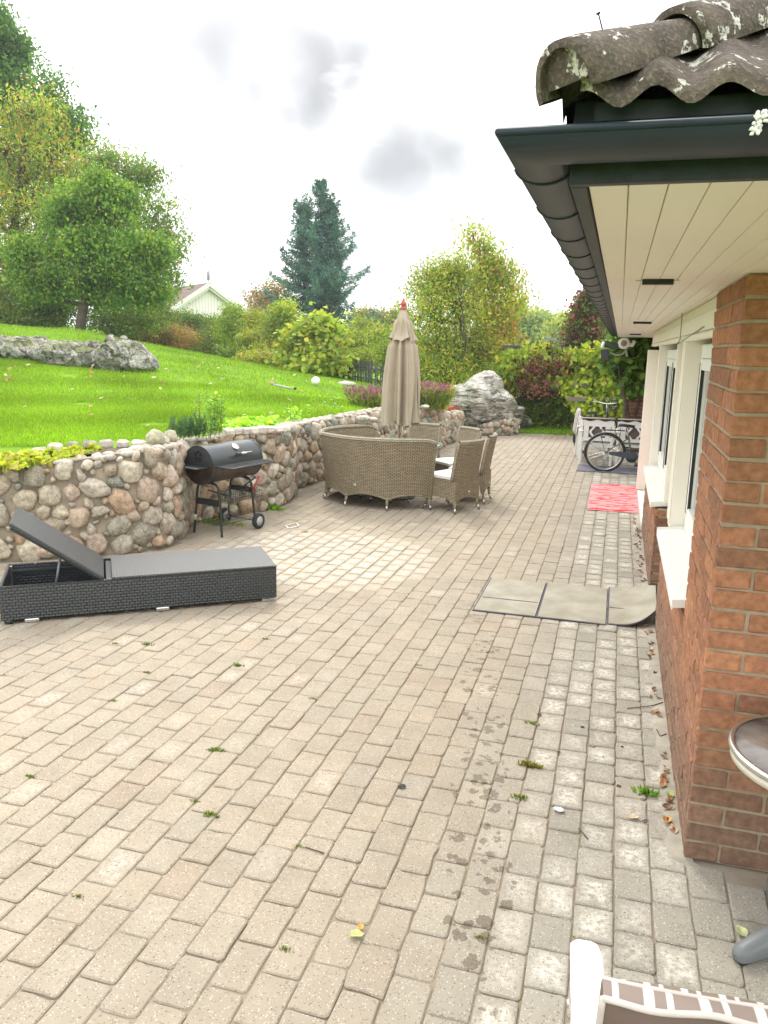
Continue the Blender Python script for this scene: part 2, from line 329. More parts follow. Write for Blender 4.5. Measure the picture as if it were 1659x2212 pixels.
def paver_mesh():
    m = MB(); px = []; k0 = int((-7.2+.006)/RWD)-1
    for k in range(k0, 22):
        x0 = -.006+k*RWD
        ln = .1815 if -.16 < x0 < .2 else RLN
        y = 0.7+(.5*ln if k % 2 else 0)+rng.normal(0, .012)
        while y < 19.9:
            px.append((x0+RWD/2, y+ln/2, RWD, ln)); y += ln
    px = np.array(px); ok = inside(px[:, :2], PATIO)
    dw = np.array([np.min(np.hypot(WL3[:, 0]-p[0], WL3[:, 1]-p[1])) for p in px[:, :2]])
    ok &= ~((px[:, 0] > .36) & (px[:, 1] > 3.0) & (px[:, 1] < 12.1)) & (dw > .06) & (px[:, 0] < 2.6)
    # skip what lies behind the camera
    fw = -RW[:, 2]; ok &= ((px[:, 0]*fw[0]+px[:, 1]*fw[1]) > .3)
    for (cx_, cy_, wd, ln) in px[ok]:
        near = cy_ < 9; g_ = rng.choice([.0016, .0024, .0036], p=[.5, .4, .1])
        hx, hy = wd/2-g_, ln/2-g_; r = rng.uniform(.008, .022); nn = 3 if near else 2
        pts = []
        for (sx, sy, a0) in ((1, 1, 0), (-1, 1, 90), (-1, -1, 180), (1, -1, 270)):
            for q in range(nn):
                a = R_(a0+90*q/(nn-1)); pts.append((sx*(hx-r)+r*math.cos(a), sy*(hy-r)+r*math.sin(a)))
            # one irregular point along the following side
            if near:
                if a0 == 0: pts.append((rng.uniform(-.5, .5)*hx, hy-abs(rng.normal(0, .0012))))
                if a0 == 90: pts.append((-hx+abs(rng.normal(0, .0012)), rng.uniform(-.5, .5)*hy))
                if a0 == 180: pts.append((rng.uniform(-.5, .5)*hx, -hy+abs(rng.normal(0, .0012))))
                if a0 == 270: pts.append((hx-abs(rng.normal(0, .0012)), rng.uniform(-.5, .5)*hy))
        P = np.array(pts)+rng.normal(0, rng.choice([.0010, .0018, .0030], p=[.5, .35, .15]) if near else 0.0004, (len(pts), 2))
        n = len(P); inn = P*np.array([(hx-.005)/hx, (hy-.005)/hy]); tx, ty = rng.normal(0, .009, 2); z0 = rng.normal(0, .0016)
        ra = rng.normal(0, .006); ca, sa = math.cos(ra), math.sin(ra)
        def up(Q, z): 
            q = np.c_[Q[:, 0]*ca-Q[:, 1]*sa, Q[:, 0]*sa+Q[:, 1]*ca]; return np.c_[q+[cx_, cy_], z+z0+q[:, 0]*tx+q[:, 1]*ty]
        V = np.vstack([up(P, -.02), up(P, -.0045), up(inn, 0)])
        F = [[i, (i+1) % n, n+(i+1) % n, n+i] for i in range(n)]+[[n+i, n+(i+1) % n, 2*n+(i+1) % n, 2*n+i] for i in range(n)]+[list(range(2*n, 3*n))]
        # colour of this block: tan, pinkish or greyer near the wall
        base = np.array([.355, .302, .232])*rng.normal(1, .028)
        base = base*(1+np.array([.008, 0, -.008])*rng.normal()) 
        if rng.random() < .06: base *= np.array([1.0, .965, .945])*.98
        gr = np.clip((cx_+.75)/.7, 0, 1); base = base*(1-gr)+np.array([.33, .305, .255])*rng.normal(1, .07)*gr
        wh = 0.
        if -.35 < cx_ < .36: wh = rng.choice([0, .25, .5, .9], p=[.15, .25, .3, .3])
        if rng.random() < .10: wh = max(wh, rng.uniform(.1, .4))
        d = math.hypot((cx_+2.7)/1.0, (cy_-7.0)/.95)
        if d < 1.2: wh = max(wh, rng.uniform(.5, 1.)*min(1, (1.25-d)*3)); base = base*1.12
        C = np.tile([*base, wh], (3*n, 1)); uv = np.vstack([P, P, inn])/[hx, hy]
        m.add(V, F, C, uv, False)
    return m
pm, t, b, o = newmat('concrete_paving')
a = attr(t); tcn = t.nodes.new('ShaderNodeTexCoord'); ob = tcn.outputs['Object']
uvs = t.nodes.new('ShaderNodeSeparateXYZ'); t.links.new(tcn.outputs['UV'], uvs.inputs[0])
mx_ = mth(t, 'MAXIMUM', mth(t, 'ABSOLUTE', uvs.outputs[0]), mth(t, 'ABSOLUTE', uvs.outputs[1]))
cen = rampv(t, mth(t, 'ADD', mx_, mth(t, 'MULTIPLY', mth(t, 'SUBTRACT', noi(t, 16, 3, vec=ob), .5), .9)), .95, .35)
base = a.outputs[0]
base = mixc(t, rampv(t, noi(t, 5, 4, vec=ob), .3, .72, 0, .55), base, mixc(t, 1., base, (.72, .71, .68), 'MULTIPLY'))
base = mixc(t, rampv(t, noi(t, 2.2, 3, vec=ob), .5, .75, 0, .35), base, mixc(t, 1., base, (1.25, 1.18, 1.1), 'MULTIPLY'))
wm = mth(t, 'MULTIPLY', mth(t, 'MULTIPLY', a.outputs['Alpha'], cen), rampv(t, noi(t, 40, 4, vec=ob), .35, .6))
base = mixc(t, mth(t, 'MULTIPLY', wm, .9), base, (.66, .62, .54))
# grit: dark and light aggregate grains
vo = t.nodes.new('ShaderNodeTexVoronoi'); vo.inputs['Scale'].default_value = 165; t.links.new(ob, vo.inputs['Vector'])
vs = t.nodes.new('ShaderNodeSeparateColor'); t.links.new(vo.outputs['Color'], vs.inputs[0])
gd = mth(t, 'MULTIPLY', rampv(t, vs.outputs[0], .80, .84), rampv(t, vo.outputs['Distance'], .5, .3))
gl = mth(t, 'MULTIPLY', rampv(t, vs.outputs[1], .86, .9), rampv(t, vo.outputs['Distance'], .5, .3))
base = mixc(t, mth(t, 'MULTIPLY', gd, .7), base, (.12, .09, .07)); base = mixc(t, mth(t, 'MULTIPLY', gl, .5), base, (.74, .70, .64))
vo2 = t.nodes.new('ShaderNodeTexVoronoi'); vo2.inputs['Scale'].default_value = 75; t.links.new(ob, vo2.inputs['Vector'])
vs2 = t.nodes.new('ShaderNodeSeparateColor'); t.links.new(vo2.outputs['Color'], vs2.inputs[0])
pit = mth(t, 'MULTIPLY', rampv(t, vs2.outputs[0], .90, .93), rampv(t, vo2.outputs['Distance'], .38, .22)); base = mixc(t, mth(t, 'MULTIPLY', pit, .6), base, (.15, .12, .09))
# damp drip spots below the gutter edge
sx = t.nodes.new('ShaderNodeSeparateXYZ'); t.links.new(ob, sx.inputs[0])
line = mth(t, 'ADD', sx.outputs[0], mth(t, 'MULTIPLY', mth(t, 'SUBTRACT', sx.outputs[1], 2.1), .17))   # drifts left with distance
dd = mth(t, 'ABSOLUTE', mth(t, 'ADD', line, .255))
band = rampv(t, dd, .16, .02)
vo3 = t.nodes.new('ShaderNodeTexVoronoi'); vo3.inputs['Scale'].default_value = 15; 
wob = t.nodes.new('ShaderNodeVectorMath'); wob.operation = 'ADD'; wn = t.nodes.new('ShaderNodeTexNoise'); wn.inputs['Scale'].default_value = 40; t.links.new(ob, wn.inputs['Vector'])
ws = t.nodes.new('ShaderNodeVectorMath'); ws.operation = 'SCALE'; ws.inputs['Scale'].default_value = .055; t.links.new(wn.outputs['Color'], ws.inputs[0]); t.links.new(ob, wob.inputs[0]); t.links.new(ws.outputs[0], wob.inputs[1]); t.links.new(wob.outputs[0], vo3.inputs['Vector'])
v3 = t.nodes.new('ShaderNodeSeparateColor'); t.links.new(vo3.outputs['Color'], v3.inputs[0])
clus = rampv(t, noi(t, 3.4, 3, vec=ob), .42, .54)
thr = mth(t, 'MULTIPLY', mth(t, 'MULTIPLY', band, clus), v3.outputs[0])
spot = mth(t, 'MULTIPLY', rampv(t, thr, .10, .13), rampv(t, mth(t, 'SUBTRACT', vo3.outputs['Distance'], mth(t, 'MULTIPLY', v3.outputs[1], .3)), .26, .2))
spot = mth(t, 'MULTIPLY', spot, rampv(t, sx.outputs[1], 7, 5))
base = mixc(t, mth(t, 'MULTIPLY', spot, .9), base, mixc(t, 1., base, (.46, .42, .37), 'MULTIPLY'))
t.links.new(base, b.inputs['Base Color']); t.links.new(rampv(t, spot, 0, 1, .9, .6), b.inputs['Roughness']); b.inputs['Specular IOR Level'].default_value = .25
hh = mth(t, 'ADD', noi(t, 110, 4, vec=ob), mth(t, 'MULTIPLY', noi(t, 22, 3, vec=ob), .8)); hh = mth(t, 'SUBTRACT', hh, mth(t, 'MULTIPLY', pit, .6)); bump(t, b, hh, .55, .0025)
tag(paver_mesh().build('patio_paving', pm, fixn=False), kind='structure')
# dusty mortar smear along the foot of the house wall
dm = plain('dust', (.34, .31, .25), .95, var=.25, vs=7, bmp=.4, bs=90)
mb = MB(); Pn = []
for y in np.arange(1.9, 12.2, .06):
    wdt = .075+.04*mnoise.noise(Vector((y*2.1, 0, 3)))+.02*mnoise.noise(Vector((y*9, 1, 3)))
    if y < 3.1: wdt += .05
    Pn.append([(.41-wdt if y >= 3.1 else .41-wdt, y, -.004), (.41-wdt*.7, y, .0035), (.44, y, .006)] if y >= 3.1 else [(.46, y, -.006), (.5, y, -.006), (.52, y, -.006)])
mb.grid(np.array(Pn)); tag(mb.build('mortar_dust', dm), kind='structure')

# ---------------------------------------------------------------- cobble retaining wall
mort = plain('wall_mortar', (.31, .26, .195), .95, var=.35, vs=5, bmp=.9, bs=38)
stm, t, b, o = newmat('cobblestone'); a = attr(t)
n1 = noi(t, 22, 5); n2 = noi(t, 75, 4); n3 = noi(t, 9, 4)
c = mixc(t, rampv(t, n1, .35, .65), mixc(t, 1., a.outputs[0], (.66, .66, .64), 'MULTIPLY'), mixc(t, 1., a.outputs[0], (1.22, 1.2, 1.16), 'MULTIPLY'))
c = mixc(t, rampv(t, n2, .56, .68, 0, .6), c, (.62, .60, .54)); c = mixc(t, rampv(t, n2, .42, .34, 0, .5), c, (.07, .07, .06)); c = mixc(t, rampv(t, n3, .60, .72, 0, .4), c, (.50, .49, .42))
t.links.new(c, b.inputs['Base Color']); b.inputs['Roughness'].default_value = .85; bump(t, b, mth(t, 'ADD', n1, n2), .5, .006)
STC = [(.36, .335, .27), (.28, .27, .22), (.40, .325, .26), (.35, .27, .18), (.44, .41, .34), (.33, .31, .26), (.20, .215, .18), (.42, .345, .29), (.35, .325, .275), (.50, .47, .41), (.32, .275, .21), (.37, .27, .19), (.40, .36, .29)]
def cobble_wall(name, line, hs, thick, label, rmin=.035, rmax=.125, seed=1, ends=False, sub=3, capst=True):
    """line: front-face plan points (patio side on the right hand when walking), hs: heights"""
    rs = np.random.default_rng(seed); P = np.array([(x, y, h) for (x, y), h in zip(line, hs)], float)
    P, S = resample(P, .05); T = np.gradient(P[:, :2], axis=0); T /= np.linalg.norm(T, axis=1, keepdims=True); Nn = np.c_[T[:, 1], -T[:, 0]]   # towards the patio
    root = empty(name, (*P[len(P)//2, :2], 0), 0, label, 'wall'); org = np.array([*P[len(P)//2, :2], 0])
    lvl = np.r_[-.1, np.linspace(0, 1, 12)]; rows = []
    for i in range(len(P)):
        h = P[i, 2]; r = []
        for l in lvl:
            z = l*h; d = .012*mnoise.noise(Vector((S[i]*4, z*4, seed)))+.008*mnoise.noise(Vector((S[i]*14, z*14, seed)))
            if l > .97: d -= .03
            q = P[i, :2]+Nn[i]*(d-.03); r.append((*q, z-(0.02 if l > .97 else 0)))
        for k, u in enumerate((.15, .5, .85, 1.0)):
            z = h-.005+.022*mnoise.noise(Vector((S[i]*5, u*6, seed+4))); q = P[i, :2]-Nn[i]*(thick*u); r.append((*q, z if u < 1 else h-.06))
        q = P[i, :2]-Nn[i]*thick; r.append((*q, -.1)); rows.append(r)
    m = MB(); A = np.array(rows); m.grid(A); nb = A.shape[1]
    m.add(A[0], [list(range(nb))]); m.add(A[-1], [list(range(nb))[::-1]])
    m.xf(T4(None, -org)).build('mortar_core', mort, root)
    # pack stones on the face
    st = []; Lh = S[-1]
    def hat(s): return np.interp(s, S, P[:, 2])
    cs = []
    for r0, tries in ((rmax, 700), (rmax*.85, 1200), (rmax*.7, 2400), (rmax*.55, 5000), (rmax*.42, 7000), (rmin, 7000)):
        for _ in range(int(tries*Lh/12)):
            s = rs.uniform(0, Lh); h = hat(s); r = r0*rs.uniform(.85, 1.1); z = rs.uniform(r*.55, h-r*.75)
            if z < 0: continue
            if cs:
                c_ = np.array(cs); dd = np.hypot(c_[:, 0]-s, c_[:, 1]-z)
                if np.any(dd < (c_[:, 2]+r)*.84): continue
            cs.append((s, z, r))
    mS = MB()
    for k, (s, z, r) in enumerate(cs):
        i = int(np.clip(np.searchsorted(S, s), 0, len(P)-1)); n = Nn[i]; tt = T[i]; asp = rs.uniform(.82, 1.22); rot = rs.uniform(-.7, .7)
        c0 = np.array([*P[i, :2], z])-np.r_[n*.025, 0]
        B = np.array([[tt[0], n[0], 0], [tt[1], n[1], 0], [0, 0, 1]]); Rr = np.array([[math.cos(rot), 0, -math.sin(rot)], [0, 1, 0], [math.sin(rot), 0, math.cos(rot)]])
        col = np.array(STC[rs.integers(len(STC))])*rs.uniform(.88, 1.15)*[1.16, 1.10, 1.04]
        rock(mS, c0, (r*asp, min(r, .075)*rs.uniform(.7, .9)+.012, r/asp), sub if r > .06 else 2, .30, 1.1, seed+k*.37, B@Rr, col, int(rs.integers(2, 6)))
    if capst:   # flat stones along the top edge
        s = .04
        while s < Lh-.05:
            r = rs.uniform(.05, .11); i = int(np.clip(np.searchsorted(S, s+r), 0, len(P)-1)); n = Nn[i]; tt = T[i]
            B = np.array([[tt[0], n[0], 0], [tt[1], n[1], 0], [0, 0, 1]])
            for u in (.07, .22):
                if rs.random() < .2: continue
                c0 = np.array([*(P[i, :2]-n*(u+rs.uniform(-.02, .02))), P[i, 2]-.018])
                rock(mS, c0, (r*.97, rs.uniform(.06, .085), .034), 2, .3, 1.2, seed+s*3.1+u, B, np.array([.46, .42, .35])*rs.uniform(.8, 1.15))
            s += 2*r*1.02
    mS.xf(T4(None, -org)).build('cobblestones', stm, root); return root
cobble_wall('cobblestone_wall', [tuple(p[:2]) for p in WL3[::2]], [p[2] for p in WL3[::2]], .30, 'long winding retaining wall of rounded cobbles holding up the lawn', seed=3)
cobble_wall('planter_wall', [(-3.62, 16.30), (-3.42, 16.36), (-3.36, 17.0), (-3.40, 18.0), (-3.48, 18.7), (-3.75, 18.9)], [.70, .70, .68, .62, .55, .5], .22, 'lower cobbled planter wall with red sedum between the long wall and the boulder', rmax=.12, seed=8)
cobble_wall('footing_wall', [(-3.3, 19.05), (-2.95, 18.75), (-2.45, 18.95), (-2.25, 19.5)], [.22, .30, .42, .40], .25, 'low cobbled footing wall right under the big boulder', rmax=.10, seed=12, capst=False)

# ---------------------------------------------------------------- the house on the right
HX = .405; PY = 3.12; SOF = 2.30; HEND = 12.0; ZC = 2.30/28; BL = .276
brm, t, b, o = newmat('brick'); a = attr(t); n1 = noi(t, 30, 5); n2 = noi(t, 6, 3); n3 = noi(t, 120, 3)
c = mixc(t, rampv(t, n1, .35, .68), mixc(t, 1., a.outputs[0], (.72, .70, .70), 'MULTIPLY'), mixc(t, 1., a.outputs[0], (1.2, 1.2, 1.18), 'MULTIPLY'))
c = mixc(t, rampv(t, n2, .52, .75, 0, .45), c, (.20, .12, .08)); c = mixc(t, rampv(t, n3, .66, .74, 0, .5), c, (.05, .035, .03)); c = mixc(t, rampv(t, n3, .32, .26, 0, .45), c, (.5, .38, .28))
t.links.new(c, b.inputs['Base Color']); b.inputs['Roughness'].default_value = .9; b.inputs['Specular IOR Level'].default_value = .2; bump(t, b, mth(t, 'ADD', n1, n3), .7, .005)
mortar = plain('brick_mortar', (.34, .275, .195), .95, var=.18, vs=14, bmp=.6, bs=90)
house = empty('brick_house', (HX, PY, 0), 0, 'long single storey brick house with white windows and a dark tiled roof', 'house'); HO = np.array([HX, PY, 0])
def hb(m, name, mat, parent=None): return m.xf(T4(None, -HO)).build(name, mat, parent or house)
MJ = .0118
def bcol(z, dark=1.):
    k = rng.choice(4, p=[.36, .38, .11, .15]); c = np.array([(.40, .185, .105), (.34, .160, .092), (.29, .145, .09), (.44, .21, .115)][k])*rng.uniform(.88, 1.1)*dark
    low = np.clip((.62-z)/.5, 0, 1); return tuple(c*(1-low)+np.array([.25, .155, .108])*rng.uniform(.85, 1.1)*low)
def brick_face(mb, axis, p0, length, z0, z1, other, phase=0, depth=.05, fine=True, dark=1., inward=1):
    """axis 'x': face looks to -y at y=other, bricks run along x from p0; axis 'y': face looks to -x at x=other"""
    k = 0; z = z0
    while z < z1-.01:
        h = min(ZC, z1-z)-MJ; x = p0; first = True
        while x < p0+length-.01:
            L = BL/2 if (first and (k+phase) % 2 == 0) else BL; L = min(L, p0+length-x); first = False
            if L > .03:
                w_ = L-(MJ if x+L < p0+length-.001 else 0); pr = rng.normal(0, .0012)
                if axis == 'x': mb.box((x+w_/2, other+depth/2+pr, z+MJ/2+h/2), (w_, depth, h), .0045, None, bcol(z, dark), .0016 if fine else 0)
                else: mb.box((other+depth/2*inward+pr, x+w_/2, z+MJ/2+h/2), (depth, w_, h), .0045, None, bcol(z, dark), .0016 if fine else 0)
            x += L
        z += ZC; k += 1
# mortar / wall body
pier_x1 = 2.7; W1a, W1b = 4.06, 6.12; W2a, W2b = 6.95, 9.55; SZ = .78
mb = MB()
def mbox(x0, x1, y0, y1, z0, z1): mb.box(((x0+x1)/2, (y0+y1)/2, (z0+z1)/2), (x1-x0, y1-y0, z1-z0), .001)
I = .007
mbox(HX+I, pier_x1, PY+I, W1a, 0, SOF); mbox(HX+I, 1.0, W1a, W1b-I, 0, SZ-.04); mbox(1.0, 3, W1a+.01, HEND, 0, SOF-.003); mbox(HX+I, .995, W2a+I, W2b, 0, SZ-.06)
hb(mb, 'mortar_bed', mortar)
mb = MB()
brick_face(mb, 'x', HX, 1.9, 0, 2.299, PY, 0); brick_face(mb, 'y', PY+.052, W1a-PY-.052, 0, 2.299, HX, 1)
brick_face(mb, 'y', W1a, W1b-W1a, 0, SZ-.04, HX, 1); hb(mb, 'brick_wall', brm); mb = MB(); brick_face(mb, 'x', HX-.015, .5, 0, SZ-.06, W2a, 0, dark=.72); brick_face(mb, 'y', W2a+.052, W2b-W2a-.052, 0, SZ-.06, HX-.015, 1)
hb(mb, 'brick_wall', brm)
# sills
silm = plain('sill_metal', (.82, .81, .76), .28, var=.02)
def sill(y0, y1, z, xo):
    m = MB(); prof = [(.60, z+.035), (xo+.012, z+.004), (xo, z), (xo, z-.035), (xo+.006, z-.035), (xo+.007, z-.004), (.60, z+.028)]
    n = len(prof); V = [(x, y0, zz) for x, zz in prof]+[(x, y1, zz) for x, zz in prof]
    m.add(V, [[i, (i+1) % n, n+(i+1) % n, n+i] for i in range(n)]+[list(range(n))[::-1], list(range(n, 2*n))], None, None, False)
    for yy in (y0, y1): m.box(((xo+.60)/2, yy, z+.012), (.60-xo, .006, .045), .002, euler(0, -.11, 0))
    return m
def window(y0, y1, z0, z1, xf, zs, xo, lbl=None):
    w_ = MB(); fr = .09
    w_.box((xf, y0+fr/2, (z0+z1)/2), (.07, fr, z1-z0), .004); w_.box((xf, y1-fr/2, (z0+z1)/2), (.07, fr, z1-z0), .004)
    w_.box((xf, (y0+y1)/2, z0+fr/2), (.068, y1-y0-2*fr, fr), .004); w_.box((xf, (y0+y1)/2, z1-fr/2), (.068, y1-y0-2*fr, fr), .004)
    w_.box((xf, (y0+y1)/2, (z0+z1)/2), (.066, .06, z1-z0-2*fr), .004)
    f = hb(w_, 'window', WHITE)
    for (a_, b_) in ((y0+fr, (y0+y1)/2-.03), ((y0+y1)/2+.03, y1-fr)):
        s2 = MB(); e = .08
        s2.box((xf-.012, a_+e/2, (z0+z1)/2), (.06, e-.004, z1-z0-2*fr-.01), .006); s2.box((xf-.012, b_-e/2, (z0+z1)/2), (.06, e-.004, z1-z0-2*fr-.01), .006)
        s2.box((xf-.012, (a_+b_)/2, z0+fr+e/2), (.058, b_-a_-2*e, e-.004), .006); s2.box((xf-.012, (a_+b_)/2, z1-fr-e/2), (.058, b_-a_-2*e, e-.004), .006)
        s2.xf(T4(None, -HO)).build('sash', WHITE, f)
        p = MB(); p.box((xf+.005, (a_+b_)/2, (z0+z1)/2), (.012, b_-a_-2*e, z1-z0-2*fr-2*e), .001); p.xf(T4(None, -HO)).build('pane', GLASS, f)
    sill(y0+.02, y1-.02, zs, xo).xf(T4(None, -HO)).build('sill', silm, f)
    for (a_, b_) in ((y0+fr, (y0+y1)/2-.03), ((y0+y1)/2+.03, y1-fr)):
        for yy in (a_+.076, b_-.076, a_-.002, b_+.002):
            g_ = MB(); g_.box((xf-.034 if abs(yy-a_) < .01 or abs(yy-b_) < .01 else xf-.030, yy, (z0+z1)/2), (.022, .007, z1-z0-2*fr-.06), .001)
            g_.xf(T4(None, -HO)).build('gasket', GASK, f)
    return f
GLASS, t, b, o = newmat('window_glass'); b.inputs['Base Color'].default_value = (.36, .37, .34, 1); b.inputs['Roughness'].default_value = .03; b.inputs['Specular IOR Level'].default_value = .9
GASK = plain('gasket', (.02, .02, .02), .6)
window(W1a+.01, W1b-.26, SZ+.03, 2.08, .56, SZ, .345); window(W2a+.06, W2b-.2, SZ+.01, 2.05, .53, SZ-.03, .345)
# white cladding: post beside the first window, jambs, frieze, door
mb = MB(); B = lambda x0, x1, y0, y1, z0, z1, e=.003: mb.box(((x0+x1)/2, (y0+y1)/2, (z0+z1)/2), (x1-x0, y1-y0, z1-z0), e)
B(.43, .60, W1b-.255, W1b-.005, SZ+.002, 2.12); B(.60, .99, W1b-.253, W1b+.02, 0.0, 2.12)
for k in range(2): B(.420, .43, W1b-.245+k*.117, W1b-.135+k*.117, SZ+.05, 2.10, .004)
B(.44, .99, W2a-.03, W2a+.05, SZ+.002, 2.12); B(.41, .60, W2b-.19, W2b, SZ-.02, 2.12); B(.43, .98, W2b+.002, W2b+.06, 0.0, 2.12)
B(.43, .95, W1a+.004, HEND-.02, 2.122, SOF-.004); B(.415, .43, W1a+.01, HEND-.02, 2.14, 2.235, .004); B(.408, .46, W1a+.01, HEND-.02, 2.10, 2.135, .008)
hb(mb, 'white_cladding', CREAM)
mb = MB(); B(.62, .66, W1b+.03, W2a-.035, .02, 2.1); B(.605, .62, W1b+.13, W2a-.13, .15, .9); B(.605, .62, W1b+.13, W2a-.13, 1.0, 1.95)
d_ = hb(mb, 'door', WHITE); m2 = MB(); m2.tube([(.60, W1b+.12, 1.02), (.57, W1b+.12, 1.02), (.57, W1b+.24, 1.02)], .011, 8); m2.xf(T4(None, -HO)).build('handle', silm, d_)
mb = MB(); B(.60, .64, W2b+.35, HEND-.16, .05, 2.05); B(.585, .60, W2b+.5, HEND-.3, .2, .95)
d_ = hb(mb, 'door', WHITE); m2 = MB(); m2.tube([(.59, W2b+.5, 1.02), (.555, W2b+.5, 1.02), (.555, W2b+.62, 1.02)], .011, 8); m2.xf(T4(None, -HO)).build('handle', silm, d_)
mb = MB(); B(.365, .62, HEND-.09, HEND-.01, .07, 2.055, .006); B(.40, .56, HEND-.1, HEND-.09, .12, 2.0, .006); hb(mb, 'corner_board', CREAM)
mb = MB(); B(.385, .62, W2b+.07, HEND-.005, 0.004, .065, .008); hb(mb, 'door_step', silm)
# far wing of the house: brick wall facing the patio
mb = MB(); B(.14+I, 3.5, 17.2+I, 17.6, 0, 2.42); hb(mb, 'wing_mortar', mortar)
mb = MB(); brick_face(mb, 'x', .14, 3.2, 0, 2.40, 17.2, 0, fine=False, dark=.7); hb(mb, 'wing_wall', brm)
mb = MB(); B(.995, 1.1, HEND+.005, 17.19, 0, SOF-.01); hb(mb, 'nook_wall', brm)
mb = MB(); B(.02, .98, 16.98, 17.02, 2.02, 2.29); hb(mb, 'end_board', plain('vine_shaded_board', (.17, .19, .13), .8, var=.3))  # dark greenish tone puts the vine's shade into the board colour
# soffit boards
FX, FY = -.076, 1.49; YE = 17.0
mb = MB(); x = FX; k = 0; bw = .0665
while x < 2.9:
    mb.box((x+bw/2, (FY+YE)/2, SOF+.010), (bw-(.0022 if k % 2 else .0008), YE-FY, .02), .0018); x += bw; k += 1
mb.box(((FX+2.9)/2, (FY+YE)/2, SOF+.03), (2.9-FX, YE-FY, .012), .001)
sofo = hb(mb, 'soffit', CREAM)
vm = plain('vent_black', (.01, .012, .014), .6)
for (y, xa, xb) in ((3.39, .06, .176), (8.0, .091, .255), (13.2, .11, .28)):
    m2 = MB(); m2.box(((xa+xb)/2, y, SOF-.0095), (xb-xa, .05, .019), .001)
    v_ = m2.xf(T4(None, -HO)).build('ventilation_grille', vm, house)
    m3 = MB(); m3.box(((xa+xb)/2, y+.035, SOF-.002), (xb-xa+.05, .012, .0035), .001); m3.xf(T4(None, -HO)).build('trim_strip', CREAM, v_)
# fascia boards
mb = MB(); mb.box(((FX-.03+2.9)/2, FY-.014, SOF+.062), (2.9-FX+.03, .026, .13), .002); mb.box((FX-.016, (FY+YE)/2+.002, SOF+.062), (.028, YE-FY-.01, .13), .002); mb.box((FX-.030, (FY+YE)/2, SOF+.035), (.006, YE-FY-.02, .03), .001)
fasm = plain('fascia_paint', (.012, .02, .022), .55, var=.5, vs=30); hb(mb, 'fascia_board', fasm)
# gutters: half round, mitred at the corner
GR = .054; gx, gy, gz = FX-.03-GR, FY-.027-GR, SOF+.055
GK = .66
def gutter_prof(n=12, r=GR): return [(-r*math.cos(math.pi*k/n), -GK*r*math.sin(math.pi*k/n)) for k in range(n+1)]
mb = MB(); pr = gutter_prof(); P2 = [(u*(GR-.004)/GR, v*(GR-.004)/GR) for u, v in pr][::-1]
allp = pr+P2
rows = []
for (X, Y, mode) in ((gx, YE, 'y'), (gx, gy, 'm'), (2.9, gy, 'x')):
    rows.append([(X+u, Y if mode == 'y' else Y+u, gz+v) if mode != 'x' else (X, Y+u, gz+v) for u, v in allp])
mb.grid(np.array(rows), closed_u=False, smooth=True)
mb.tube([(gx-GR, YE, gz+.004), (gx-GR, gy-GR, gz+.004), (2.9, gy-GR, gz+.004)], .0065, 8)
hb(mb, 'gutter', GUTTER)
y = gy+.16; k = 0
while y < YE:
    m2 = MB(); m2.tube([(gx-(GR+.001)*math.cos(math.pi*q/14), y, gz-(GK*GR+.001)*math.sin(math.pi*q/14)) for q in range(1, 15)], .0030, 6); m2.xf(T4(None, -HO)).build('gutter_bracket', GUTTER, house)
    y += .40; k += 1
# tiled roof: S-profile tiles, hip at the corner
TM, t, b, o = newmat('roof_tile'); n1 = noi(t, 18, 5); n2 = noi(t, 130, 3); n3 = noi(t, 24, 5, .62)
c = mixc(t, rampv(t, n1, .35, .7), (.072, .055, .044), (.135, .105, .08)); c = mixc(t, rampv(t, n2, .5, .7, 0, .4), c, (.30, .26, .20))
c = mixc(t, mth(t, 'MULTIPLY', rampv(t, n3, .59, .605), rampv(t, noi(t, 60, 4), .38, .5)), c, (.62, .60, .53)); c = mixc(t, mth(t, 'MULTIPLY', rampv(t, noi(t, 11, 4, .6, stretch=(1.3, 1, 1)), .60, .68), .7), c, (.06, .06, .03))
t.links.new(c, b.inputs['Base Color']); b.inputs['Roughness'].default_value = .92; bump(t, b, mth(t, 'ADD', mth(t, 'ADD', n1, n2), n3), .8, .008)
PIT = math.tan(R_(29)); ex0, ey0, ez0 = FX-.045, FY-.125, 2.412; LAM = .105; AMP = .0125
mb = MB(); CR = .22     # course length along the slope
xs_ = np.arange(ex0+.03, 2.9, LAM/10); th = .014
for cse in range(6):
    y0 = ey0+cse*CR; rows = []; lim = cse*CR
    for (dy, dz, bot) in ((0.0, -.022, 1), (-.002, -.004, 0), (.02, .006, 0), (CR+.05, .004, 0)):
        rows.append([(x_, min(y0+dy, max(y0-.002, ey0+(x_-ex0))), ez0+(min(y0+max(dy, 0), max(y0, ey0+(x_-ex0)))-ey0)*PIT+dz+.012+AMP*math.sin(2*math.pi*(x_-ex0)/LAM-.6)+.004*mnoise.noise(Vector((x_*20, cse, 0)))) for x_ in xs_])
    A = np.array(rows)
    keep = [j for j in range(len(xs_)) if xs_[j] > ex0+.02+lim]
    A = A[:, keep]
    if A.shape[1] > 2: mb.grid(A, smooth=True)
